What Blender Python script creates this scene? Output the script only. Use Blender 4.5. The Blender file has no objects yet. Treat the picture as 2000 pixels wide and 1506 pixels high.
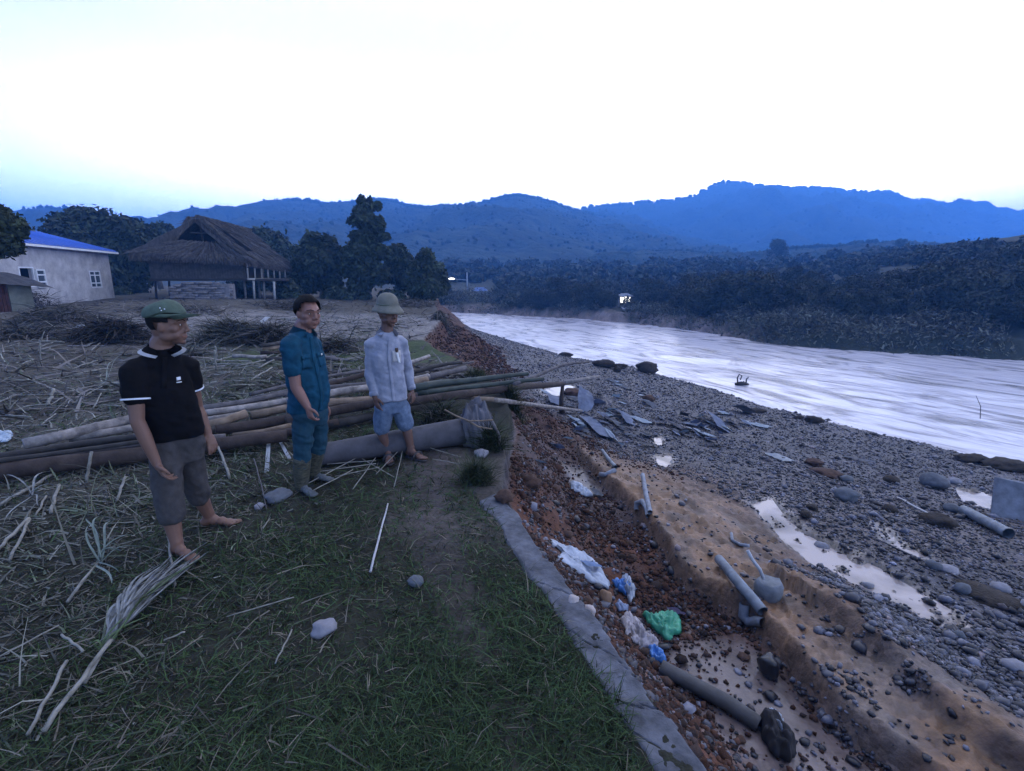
import bpy, bmesh, math, random
import numpy as np
from mathutils import Vector, Matrix, Euler

random.seed(7)
RNG = np.random.default_rng(11)
scn = bpy.context.scene
COL = scn.collection
R = math.radians

# ------------------------------------------------------------------ camera
CAM_H = 1.80
PITCH = R(12.1)
F_PX = 985.0
cam_d = bpy.data.cameras.new('camera')
cam_d.sensor_fit = 'HORIZONTAL'
cam_d.sensor_width = 36.0
cam_d.lens = 36.0 * F_PX / 2000.0
cam_d.clip_start = 0.05
cam_d.clip_end = 4000.0
cam = bpy.data.objects.new('camera', cam_d)
cam.location = (0, 0, CAM_H)
cam.rotation_euler = (R(90) - PITCH, 0, 0)
COL.objects.link(cam)
scn.camera = cam

# ------------------------------------------------------------------ world: dusk sky, bright thin cloud over the afterglow
SUN_EL, SUN_ROT = R(4.0), R(24.0)
world = bpy.data.worlds.new('World')
scn.world = world
world.use_nodes = True
wn = world.node_tree
wn.nodes.clear()
w_out = wn.nodes.new('ShaderNodeOutputWorld')
w_bg = wn.nodes.new('ShaderNodeBackground')
w_sky = wn.nodes.new('ShaderNodeTexSky')
w_sky.sky_type = 'NISHITA'
w_sky.sun_disc = False
w_sky.sun_elevation = SUN_EL
w_sky.sun_rotation = SUN_ROT
w_sky.air_density = 1.0
w_sky.dust_density = 1.2
w_sky.ozone_density = 3.0
w_hsv = wn.nodes.new('ShaderNodeHueSaturation')
w_hsv.inputs['Saturation'].default_value = 0.45
wn.links.new(w_sky.outputs[0], w_hsv.inputs['Color'])
# high thin cloud veil: soft blue-white, brighter towards the afterglow side
w_tc = wn.nodes.new('ShaderNodeTexCoord')
w_dot = wn.nodes.new('ShaderNodeVectorMath'); w_dot.operation = 'DOT_PRODUCT'
w_dot.inputs[1].default_value = Vector((math.sin(R(34)) * math.cos(R(26)), math.cos(R(34)) * math.cos(R(26)), math.sin(R(26))))
wn.links.new(w_tc.outputs['Generated'], w_dot.inputs[0])
w_map = wn.nodes.new('ShaderNodeMapRange'); w_map.interpolation_type = 'SMOOTHSTEP'
w_map.inputs['From Min'].default_value = -0.60; w_map.inputs['From Max'].default_value = 0.95
w_map.inputs['To Min'].default_value = 0.0; w_map.inputs['To Max'].default_value = 1.0
wn.links.new(w_dot.outputs['Value'], w_map.inputs['Value'])
w_noise = wn.nodes.new('ShaderNodeTexNoise')
w_noise.inputs['Scale'].default_value = 1.6; w_noise.inputs['Detail'].default_value = 5
w_mp = wn.nodes.new('ShaderNodeMapping'); w_mp.inputs['Scale'].default_value = (1, 1, 2.6)
wn.links.new(w_tc.outputs['Generated'], w_mp.inputs[0]); wn.links.new(w_mp.outputs[0], w_noise.inputs['Vector'])
w_add0 = wn.nodes.new('ShaderNodeMath'); w_add0.operation = 'MULTIPLY_ADD'
w_add0.inputs[1].default_value = 0.16; 
wn.links.new(w_noise.outputs[0], w_add0.inputs[0]); wn.links.new(w_map.outputs[0], w_add0.inputs[2])
w_ramp = wn.nodes.new('ShaderNodeValToRGB')
w_ramp.color_ramp.elements[0].position = 0.05
w_ramp.color_ramp.elements[0].color = (0.9, 1.7, 3.9, 1)
w_ramp.color_ramp.elements[1].position = 0.92
w_ramp.color_ramp.elements[1].color = (13.0, 13.3, 14.6, 1)
e = w_ramp.color_ramp.elements.new(0.40); e.color = (2.5, 3.3, 6.0, 1)
e = w_ramp.color_ramp.elements.new(0.62); e.color = (6.9, 7.6, 9.6, 1)
wn.links.new(w_add0.outputs[0], w_ramp.inputs[0])
w_mix = wn.nodes.new('ShaderNodeMixRGB'); w_mix.blend_type = 'ADD'; w_mix.inputs[0].default_value = 1.0
wn.links.new(w_hsv.outputs[0], w_mix.inputs[1]); wn.links.new(w_ramp.outputs[0], w_mix.inputs[2])
# the afterglow thickens towards the horizon
w_sep = wn.nodes.new('ShaderNodeSeparateXYZ'); wn.links.new(w_tc.outputs['Generated'], w_sep.inputs[0])
w_hm = wn.nodes.new('ShaderNodeMapRange'); w_hm.interpolation_type = 'SMOOTHERSTEP'
w_hm.inputs['From Min'].default_value = 0.0; w_hm.inputs['From Max'].default_value = 0.42
w_hm.inputs['To Min'].default_value = 1.0; w_hm.inputs['To Max'].default_value = 0.0
wn.links.new(w_sep.outputs['Z'], w_hm.inputs['Value'])
w_pw = wn.nodes.new('ShaderNodeMath'); w_pw.operation = 'MULTIPLY_ADD'; w_pw.inputs[1].default_value = 3.8; w_pw.inputs[2].default_value = 1.0
wn.links.new(w_hm.outputs[0], w_pw.inputs[0])
w_sc = wn.nodes.new('ShaderNodeVectorMath'); w_sc.operation = 'SCALE'
wn.links.new(w_mix.outputs[0], w_sc.inputs[0]); wn.links.new(w_pw.outputs[0], w_sc.inputs['Scale'])
wn.links.new(w_sc.outputs[0], w_bg.inputs[0])
w_bg.inputs[1].default_value = 0.10
wn.links.new(w_bg.outputs[0], w_out.inputs[0])

sun_d = bpy.data.lights.new('sun', 'SUN')
sun_d.energy = 0.12
sun_d.angle = R(20)
sun_d.color = (1.0, 0.93, 0.86)
sun = bpy.data.objects.new('sun', sun_d)
sun.rotation_euler = (R(90) - R(14), 0, math.pi - SUN_ROT)   # the last glow, just over the hills
COL.objects.link(sun)

scn.view_settings.view_transform = 'Standard'
scn.view_settings.look = 'None'
scn.view_settings.exposure = 0.45
scn.view_settings.gamma = 1.0
scn.view_settings.use_curve_mapping = False
scn.render.engine = 'CYCLES'
scn.cycles.use_denoising = True
try:
    scn.cycles.denoiser = 'OPENIMAGEDENOISE'
except Exception:
    pass
scn.cycles.max_bounces = 6
scn.cycles.diffuse_bounces = 2
scn.cycles.glossy_bounces = 3
scn.cycles.transparent_max_bounces = 8
scn.cycles.volume_bounces = 1
scn.cycles.volume_step_rate = 4.0

# ------------------------------------------------------------------ maths helpers
CP, SP = math.cos(PITCH), math.sin(PITCH)

def ray(px, py):
    u = (px - 1000.0) / F_PX; v = (py - 753.0) / F_PX
    return np.array((u, CP - v * SP, -SP - v * CP))

def on_z(px, py, z):
    d = ray(px, py); t = (z - CAM_H) / d[2]
    return np.array((d[0] * t, d[1] * t, z))

def on_y(px, py, Y):
    d = ray(px, py); t = Y / d[1]
    return Vector((d[0] * t, Y, CAM_H + d[2] * t))

def poly_z(pts, z):
    return np.array([on_z(a, b, z)[:2] for a, b in pts])

def _hash(ix, iy, seed):
    h = (ix.astype(np.int64) * 374761393 + iy.astype(np.int64) * 668265263 + seed * 1442695041) & 0xffffffff
    h = ((h ^ (h >> 13)) * 1274126177) & 0xffffffff
    h = (h ^ (h >> 16)) & 0xffffffff
    return h.astype(np.float64) / 4294967295.0

def vn(x, y, seed=0):
    ix = np.floor(x); iy = np.floor(y); fx = x - ix; fy = y - iy
    fx = fx * fx * (3 - 2 * fx); fy = fy * fy * (3 - 2 * fy)
    a = _hash(ix, iy, seed); b = _hash(ix + 1, iy, seed); c = _hash(ix, iy + 1, seed); d = _hash(ix + 1, iy + 1, seed)
    return (a + (b - a) * fx) * (1 - fy) + (c + (d - c) * fx) * fy

def fbm(x, y, seed=0, oct=4, gain=0.5):
    s = 0; amp = 1.0; tot = 0
    for o in range(oct):
        s = s + amp * vn(x, y, seed + o * 17); tot += amp
        x = x * 2.03 + 13.1; y = y * 2.03 + 7.7; amp *= gain
    return s / tot * 2 - 1

def sstep(a, b, x):
    t = np.clip((x - a) / (b - a), 0, 1)
    return t * t * (3 - 2 * t)

def pdist(x, y, P):
    """distance to an open polyline, signed: positive on the right of its direction of travel"""
    best = np.full(x.shape, 1e18); sg = np.ones(x.shape)
    for i in range(len(P) - 1):
        ax, ay = P[i]; bx, by = P[i + 1]
        dx, dy = bx - ax, by - ay; L = dx * dx + dy * dy + 1e-12
        t = np.clip(((x - ax) * dx + (y - ay) * dy) / L, 0, 1)
        qx = x - (ax + t * dx); qy = y - (ay + t * dy)
        d = qx * qx + qy * qy
        m = d < best - 1e-12
        best = np.where(m, d, best)
        sg = np.where(m, np.where(dx * qy - dy * qx < 0, 1.0, -1.0), sg)
    return np.sqrt(best) * sg

def inpoly(x, y, P):
    """signed distance to a closed polygon, negative inside"""
    inside = np.zeros(x.shape, bool); n = len(P); best = np.full(x.shape, 1e18)
    for i in range(n):
        ax, ay = P[i]; bx, by = P[(i + 1) % n]
        c = ((ay > y) != (by > y)) & (x < (bx - ax) * (y - ay) / ((by - ay) + 1e-12) + ax)
        inside ^= c
        dx, dy = bx - ax, by - ay; L = dx * dx + dy * dy + 1e-12
        t = np.clip(((x - ax) * dx + (y - ay) * dy) / L, 0, 1)
        best = np.minimum(best, (x - ax - t * dx) ** 2 + (y - ay - t * dy) ** 2)
    return np.sqrt(best) * np.where(inside, -1, 1)

# ------------------------------------------------------------------ plan of the place
WATER_Z = -3.0
EDGE = np.vstack([[(60, -160), (9, -16), (3.2, -3.0), (1.5, 0.0)],
    poly_z([(1420, 1600), (1355, 1490), (1275, 1375), (1175, 1240), (1105, 1150), (1055, 1085), (1005, 1005), (978, 940), (985, 868),
            (1000, 812), (985, 762), (930, 722), (887, 697), (845, 678), (828, 662), (846, 640), (858, 628), (876, 615)], 0.0),
    [(-4.1, 28), (-5.4, 36), (-6.6, 45), (-10, 60), (-20, 90), (-50, 130), (-400, 230)]])
SHORE = np.vstack([[(400, -330), (60, -34), (24, 0)],
    poly_z([(2000, 912), (1880, 885), (1750, 855), (1600, 818), (1500, 795), (1400, 762), (1300, 735), (1230, 715), (1120, 700), (1020, 672), (960, 655), (900, 640)], WATER_Z),
    [(-6, 60), (-12, 80), (-30, 110), (-400, 215)]])
FAR = np.vstack([[(600, -380), (90, -20), (60, 8)],
    poly_z([(2150, 718), (2000, 706), (1850, 698), (1700, 688), (1600, 682), (1480, 672), (1400, 655), (1300, 640), (1200, 630), (1100, 622), (1000, 616), (880, 611), (760, 609)], WATER_Z),
    [(-60, 90), (-120, 110), (-400, 180)]])
LEDGE = poly_z([(1120, 852), (1150, 895), (1175, 925), (1215, 955), (1260, 1000), (1295, 1045), (1312, 1085), (1350, 1115), (1400, 1135), (1470, 1175), (1520, 1225), (1570, 1290), (1640, 1370), (1740, 1440), (1850, 1515), (1980, 1600)], -0.85)
LEDGE2 = poly_z([(1600, 1190), (1700, 1285), (1760, 1345), (1850, 1425), (1960, 1500), (2100, 1600)], -0.95)
PUD = {  # name: (polygon in the photograph's plan, assumed level)
    'main': ([(1466, 978), (1510, 975), (1545, 1010), (1590, 1045), (1640, 1070), (1700, 1095), (1745, 1120), (1790, 1150), (1850, 1185), (1890, 1225), (1830, 1215), (1770, 1180), (1700, 1150), (1620, 1110), (1560, 1075), (1525, 1045)], -1.50),
    'back': ([(1050, 756), (1100, 750), (1122, 756), (1112, 768), (1070, 772)], -1.25),
    'small': ([(1284, 890), (1308, 889), (1312, 902), (1296, 908), (1286, 902)], -0.98),
    'mid': ([(1278, 855), (1290, 855), (1292, 868), (1282, 868)], -0.98),
    'right': ([(1870, 955), (1915, 962), (1950, 975), (1925, 990), (1890, 980)], -2.22),
    'sliver': ([(1712, 1025), (1745, 1045), (1800, 1080), (1790, 1085), (1735, 1055)], -1.75),
}
PUDW = {}

def fields(x, y):
    s = pdist(x, y, EDGE)            # >0 on the river side of the broken bank
    sh = pdist(x, y, SHORE)          # >0 in the water
    fr = pdist(x, y, FAR)            # >0 on the river side of the far shore?
    return s, sh, fr

FAR_SIGN = None
def H(x, y, full=False):
    x = np.asarray(x, float); y = np.asarray(y, float)
    s = pdist(x, y, EDGE); sh = pdist(x, y, SHORE); fr = -pdist(x, y, FAR) * FAR_SIGN   # fr>0: beyond the far shore
    n1 = fbm(x * 0.9, y * 0.9, 1, 4); n2 = fbm(x * 4.5, y * 4.5, 5, 4); n3 = fbm(x * 17, y * 17, 9, 3)
    sj = s + 0.10 * n1 * sstep(5, 9, y) + 0.035 * n2 + 0.012 * n3
    # top of the bank
    dist = np.hypot(x, y)
    top = 0.05 * n1 * sstep(2.5, 6, dist) + 0.018 * n2 + 0.25 * fbm(x * 0.16, y * 0.16, 3, 3) * sstep(9, 16, dist) * sstep(-2.0, -6, -np.abs(s)) 
    top = top + 0.35 * sstep(-9.0, -16.0, x) * sstep(9, 20, y) + 0.010 * n3
    # flats below the bank
    r = np.clip(s / (s + np.maximum(-sh, 0) + 1e-6), 0, 1)
    cliff = sstep(6.0, 10.5, y)                     # the tall raw face beyond the log pile
    near = 1 - cliff
    zb = -0.95 - 0.45 * cliff + (WATER_Z + 0.95 + 0.45 * cliff) * r ** 1.15
    d1 = pdist(x, y, LEDGE); d2 = pdist(x, y, LEDGE2)
    dj = -d1 if LSIGN < 0 else d1
    d2j = -d2 if LSIGN2 < 0 else d2
    dj = dj + 0.07 * n1 + 0.035 * n2
    lm = near * sstep(2.2, 2.9, y + 1.2) * sstep(7.6, 6.6, y)
    ledge = 0.24 * sstep(0.0, 0.09, dj) * (1 - sstep(0.5, 1.9, dj)) * near
    ledge = ledge + 0.15 * sstep(0.0, 0.10, d2j + 0.05 * n2) * (1 - sstep(0.3, 1.0, d2j)) * near * sstep(-0.1, .3, dj)
    sand = near * sstep(-0.05, 0.1, dj) * (1 - sstep(0.55, 1.35, (dj + 0.6 * n1 + 0.5 * n2) / (1 + 1.3 * sstep(3.8, 5.6, y))))
    silt = near * (1 - sstep(-0.10, 0.0, dj)) * np.maximum(sstep(0.75, 1.15, s + 0.35 * n1 + 0.35 * n2) * sstep(3.9, 3.2, y + .4 * n1 + .35 * n2),
                                                          sstep(.6, .9, s + .3 * n2) * sstep(6.0, 6.4, y + .3 * n2) * sstep(7.6, 7.0, y + .2 * n1))
    # the face
    f_near = 0.26 * sstep(0.0, 0.05, sj) + 0.20 * sstep(0.04, 0.45, sj) + 0.54 * sstep(0.15, 1.0, s + 0.1 * n1)
    f_far = 0.45 * sstep(0.0, 0.28, sj + .15 * n2) + 0.55 * sstep(0.2, 2.3, sj + 0.45 * n2)
    chan = np.abs(fbm(dj * 4.2 + 0.5 * n2, y * 1.1 + 0.4 * dj, 35, 4)) * sand
    face = f_near * near + f_far * cliff
    clod = near * sstep(0.02, 0.12, s) * (1 - silt) * (1 - sstep(-0.05, 0.05, dj))
    rough = 0.045 * n2 + 0.03 * n3
    low = zb + ledge + rough * (clod * 1.3 + 0.30 * silt * 0.4 + 1.1 * sand + 0.55 * (1 - clod - silt - sand).clip(0, 1)) \
        + 0.05 * n1
    ridg = np.abs(fbm(x * 2.2, y * 0.9, 31, 3)) * 0.28 * cliff * sstep(0.1, .5, s) * (1 - sstep(1.8, 3.0, s))
    low = low + ridg - 0.11 * chan * sstep(.05, .3, dj)
    z = top * (1 - sstep(0, 0.1, s)) + low * face
    # under water
    bed = WATER_Z - 0.05 - 0.12 * np.clip(sh, 0, 8) + 0.06 * n2
    z = np.where(sh > 0, np.minimum(z, bed), z)
    # puddles: level basins
    for P, zp in PUDW.values():
        d = inpoly(x, y, P)
        big = 0.10 + 0.35 * (P[:, 0].max() - P[:, 0].min() > 1.2)
        m = 1 - sstep(0.0, big, d)
        flat = zp - 0.020 - 0.035 * (1 - sstep(-0.12, 0.03, d)) + 0.115 * n2 + 0.05 * n3 + 0.09 * sstep(0.0, big, d)
        z = z * (1 - m) + flat * m
    # beyond the river
    up = WATER_Z - 0.3 + 1.2 * sstep(-0.2, 2.4, fr + 0.6 * n1) + 0.055 * np.clip(fr, 0, 400) + 0.35 * n1 + 0.10 * n2
    up = up + sstep(0, 60, fr) * 7.0 * sstep(0.45, 1.1, x / np.maximum(y, 1))
    up = np.where(y < 0, np.minimum(up, 3), up)
    z = np.where(fr > -0.8, np.maximum(z * (fr < 0) + (-9) * (fr >= 0), up), z)
    if not full:
        return z
    return z, dict(s=s, sh=sh, fr=fr, cliff=cliff, near=near, sand=sand, silt=silt, clod=clod, dj=dj, d2j=d2j, n1=n1, n2=n2, n3=n3, r=r)

FAR_SIGN = 1.0
_t = pdist(np.array([20.0]), np.array([20.0]), FAR)[0]     # a point in the river
FAR_SIGN = 1.0 if _t > 0 else -1.0
LSIGN = 1.0 if pdist(np.array([3.0]), np.array([4.5]), LEDGE)[0] > 0 else -1.0
LSIGN2 = 1.0 if pdist(np.array([4.0]), np.array([3.0]), LEDGE2)[0] > 0 else -1.0

GRID = {}
def HG(x, y):
    """height of the built ground sheet (bilinear in its own polar grid); the formula itself outside it"""
    if not GRID: return H(x, y)
    r = np.hypot(x, y); an = np.arctan2(x, y)
    fi = np.interp(r, GRID['rad'], np.arange(len(GRID['rad']))); fj = (an - GRID['a0']) / GRID['da']
    bad = (fj < 0) | (fj > GRID['n'] - 1.001)
    fj = np.clip(fj, 0, GRID['n'] - 1.001); fi = np.clip(fi, 0, len(GRID['rad']) - 1.001)
    i = fi.astype(int); j = fj.astype(int); u = fi - i; v = fj - j; Z = GRID['Z']
    z = (Z[i, j] * (1 - u) + Z[i + 1, j] * u) * (1 - v) + (Z[i, j + 1] * (1 - u) + Z[i + 1, j + 1] * u) * v
    if bad.any(): z = np.where(bad, H(x, y), z)
    return z
_TS = np.geomspace(0.8, 330, 900)
def ground(px, py, dz=0.0):
    """where the sight line meets the terrain"""
    d = ray(px, py)
    P = np.array((0, 0, CAM_H))[None, :] + _TS[:, None] * d[None, :]
    h = HG(P[:, 0], P[:, 1]) + dz
    below = np.nonzero(P[:, 2] < h)[0]
    if len(below) == 0:
        return Vector(P[-1])
    k = below[0]
    if k == 0: return Vector(P[0])
    a = P[k - 1, 2] - h[k - 1]; b = h[k] - P[k, 2]; t = a / (a + b + 1e-9)
    return Vector(P[k - 1] * (1 - t) + P[k] * t)

for _k, (_p, _z) in PUD.items():          # each puddle lies in a basin dug at the lowest rim of its outline
    _q = [ground(a, b) for a, b in _p]
    _zz = sorted(v.z for v in _q)
    _w = dict(_k=1)
    PUD[_k] = (np.array([(v.x, v.y) for v in _q]), _zz[0] + .35 * (_zz[-1] - _zz[0]) * 0 + .0)
PUDW.update(PUD)

def hz(x, y):
    return float(HG(np.array([float(x)]), np.array([float(y)]))[0])

# ------------------------------------------------------------------ object helpers
def tag(o, label=None, cat=None, group=None, kind=None):
    if label: o['label'] = label
    if cat: o['category'] = cat
    if group: o['group'] = group
    if kind: o['kind'] = kind
    return o

def empty(name, loc, label=None, cat=None, group=None):
    o = bpy.data.objects.new(name, None); COL.objects.link(o)
    o.empty_display_size = 0.1
    o.location = loc
    return tag(o, label, cat, group)

def link(name, me, mat=None, parent=None, loc=None):
    o = bpy.data.objects.new(name, me); COL.objects.link(o)
    if mat is not None:
        for m in (mat if isinstance(mat, (list, tuple)) else [mat]):
            me.materials.append(m)
    if parent is not None:
        o.parent = parent
        o.matrix_parent_inverse = Matrix.Translation(-parent.location) if parent.type == 'EMPTY' else parent.matrix_world.inverted()
        o.matrix_parent_inverse = Matrix.Identity(4)
        # geometry is given in world space: shift it into the parent's frame
        p = parent; off = Vector((0, 0, 0))
        while p is not None:
            off += p.location; p = p.parent
        if off.length > 0:
            me.transform(Matrix.Translation(-off))
    elif loc is not None:
        me.transform(Matrix.Translation(-Vector(loc))); o.location = loc
    return o

def np_mesh(name, V, Fc, smooth=False, attrs=None):
    """V (n,3), Fc (m,k)"""
    me = bpy.data.meshes.new(name)
    V = np.ascontiguousarray(V, dtype=np.float32); Fc = np.ascontiguousarray(Fc, dtype=np.int32)
    k = Fc.shape[1]
    me.vertices.add(len(V)); me.vertices.foreach_set('co', V.ravel())
    me.loops.add(Fc.size); me.loops.foreach_set('vertex_index', Fc.ravel())
    me.polygons.add(len(Fc))
    me.polygons.foreach_set('loop_start', np.arange(0, Fc.size, k, dtype=np.int32))
    me.polygons.foreach_set('loop_total', np.full(len(Fc), k, dtype=np.int32))
    if smooth: me.polygons.foreach_set('use_smooth', np.ones(len(Fc), bool))
    me.update(calc_edges=True)
    for nme, arr in (attrs or {}).items():
        arr = np.asarray(arr, np.float32)
        if arr.ndim == 1:
            at = me.attributes.new(nme, 'FLOAT', 'POINT'); at.data.foreach_set('value', arr)
        else:
            at = me.attributes.new(nme, 'FLOAT_COLOR', 'POINT')
            at.data.foreach_set('color', np.concatenate([arr, np.ones((len(arr), 1), np.float32)], 1).ravel())
    return me

def bm_mesh(name, bm, smooth=False):
    me = bpy.data.meshes.new(name); bm.normal_update(); bm.to_mesh(me); bm.free()
    if smooth:
        me.polygons.foreach_set('use_smooth', np.ones(len(me.polygons), bool))
    return me

def frame_of(d, up=(0, 0, 1)):
    d = Vector(d).normalized(); up = Vector(up)
    if abs(d.dot(up)) > 0.98: up = Vector((1, 0, 0)) if abs(d.x) < .9 else Vector((0, 1, 0))
    a = d.cross(up).normalized(); b = a.cross(d).normalized()
    return a, b, d

def tube(bm, pts, rad, seg=8, cap=True, ell=1.0, up=(0, 0, 1), jit=0.0):
    """swept tube through pts, rad a number or list; ell squashes it along its second axis"""
    pts = [Vector(p) for p in pts]; n = len(pts)
    if not isinstance(rad, (list, tuple)): rad = [rad] * n
    rings = []; pa = None
    for i, p in enumerate(pts):
        d = (pts[min(i + 1, n - 1)] - pts[max(i - 1, 0)])
        if pa is None: a, b, _ = frame_of(d, up)
        else:
            d = d.normalized(); a = (pa - d * pa.dot(d))
            a = a.normalized() if a.length > 1e-6 else frame_of(d, up)[0]
            b = a.cross(d).normalized()
        pa = a
        ring = []
        for k in range(seg):
            t = 2 * math.pi * k / seg
            rr = rad[i] * (1 + jit * (random.random() - .5))
            ring.append(bm.verts.new(p + a * math.cos(t) * rr + b * math.sin(t) * rr * ell))
        rings.append(ring)
    for i in range(n - 1):
        for k in range(seg):
            bm.faces.new((rings[i][k], rings[i][(k + 1) % seg], rings[i + 1][(k + 1) % seg], rings[i + 1][k]))
    if cap:
        bm.faces.new(rings[0][::-1]); bm.faces.new(rings[-1])
    return rings

def box(bm, c, size, rot=None, jit=0.0, bev=0.0):
    M = Matrix.Translation(Vector(c)) @ (rot.to_matrix().to_4x4() if isinstance(rot, Euler) else (rot or Matrix.Identity(4))) @ Matrix.Diagonal((*size, 1))
    r = bmesh.ops.create_cube(bm, size=1.0, matrix=M)
    if jit:
        for v in r['verts']:
            v.co += Vector([(random.random() - .5) * jit for _ in range(3)])
    if bev:
        es = list({e for v in r['verts'] for e in v.link_edges})
        bmesh.ops.bevel(bm, geom=es, offset=bev, segments=2, affect='EDGES', profile=.6)
    return r

def quad(bm, a, b, c, d):
    return bm.faces.new([bm.verts.new(Vector(p)) for p in (a, b, c, d)])

# ------------------------------------------------------------------ materials
def nn(nt, t, **kw):
    n = nt.nodes.new(t)
    for k, v in kw.items():
        if k.startswith('i_'):
            n.inputs[k[2:].replace('_', ' ')].default_value = v
        else: setattr(n, k, v)
    return n

MATS = {}
def mat(name, col, rough=0.8, var=0.25, scale=6.0, bump=0.2, bdist=0.01, detail=4, spec=0.3, col2=None, stretch=None, metal=0.0, sheen=0.0, coords='Object', emis=None, estr=0.0, attr=None, trans=0.0):
    if name in MATS: return MATS[name]
    m = bpy.data.materials.new(name); m.use_nodes = True; nt = m.node_tree; nt.nodes.clear()
    out = nn(nt, 'ShaderNodeOutputMaterial'); b = nn(nt, 'ShaderNodeBsdfPrincipled')
    nt.links.new(b.outputs[0], out.inputs[0])
    tc = nn(nt, 'ShaderNodeTexCoord'); mp = nn(nt, 'ShaderNodeMapping')
    nt.links.new(tc.outputs[coords], mp.inputs[0])
    if stretch: mp.inputs['Scale'].default_value = stretch
    n1 = nn(nt, 'ShaderNodeTexNoise'); n1.inputs['Scale'].default_value = scale; n1.inputs['Detail'].default_value = detail; n1.inputs['Roughness'].default_value = 0.62
    nt.links.new(mp.outputs[0], n1.inputs['Vector'])
    rp = nn(nt, 'ShaderNodeValToRGB')
    c2 = col2 or tuple(min(1, c * (1 + var * 1.6)) for c in col)
    c1 = tuple(c * (1 - var) for c in col)
    rp.color_ramp.elements[0].position = 0.3; rp.color_ramp.elements[0].color = (*c1, 1)
    rp.color_ramp.elements[1].position = 0.72; rp.color_ramp.elements[1].color = (*c2, 1)
    nt.links.new(n1.outputs[0], rp.inputs[0])
    csrc = rp.outputs[0]
    if attr:
        at = nn(nt, 'ShaderNodeAttribute', attribute_name=attr)
        mx = nn(nt, 'ShaderNodeMixRGB', blend_type='MULTIPLY'); mx.inputs[0].default_value = 1
        nt.links.new(csrc, mx.inputs[1]); nt.links.new(at.outputs['Color'], mx.inputs[2]); csrc = mx.outputs[0]
    nt.links.new(csrc, b.inputs['Base Color'])
    b.inputs['Roughness'].default_value = rough
    b.inputs['Specular IOR Level'].default_value = spec
    b.inputs['Metallic'].default_value = metal
    if sheen: b.inputs['Sheen Weight'].default_value = sheen
    if emis: b.inputs['Emission Color'].default_value = (*emis, 1); b.inputs['Emission Strength'].default_value = estr
    if bump:
        n2 = nn(nt, 'ShaderNodeTexNoise'); n2.inputs['Scale'].default_value = scale * 4; n2.inputs['Detail'].default_value = 5
        nt.links.new(mp.outputs[0], n2.inputs['Vector'])
        bp = nn(nt, 'ShaderNodeBump'); bp.inputs['Strength'].default_value = bump; bp.inputs['Distance'].default_value = bdist
        nt.links.new(n2.outputs[0], bp.inputs['Height']); nt.links.new(bp.outputs[0], b.inputs['Normal'])
    MATS[name] = m
    return m
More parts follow.
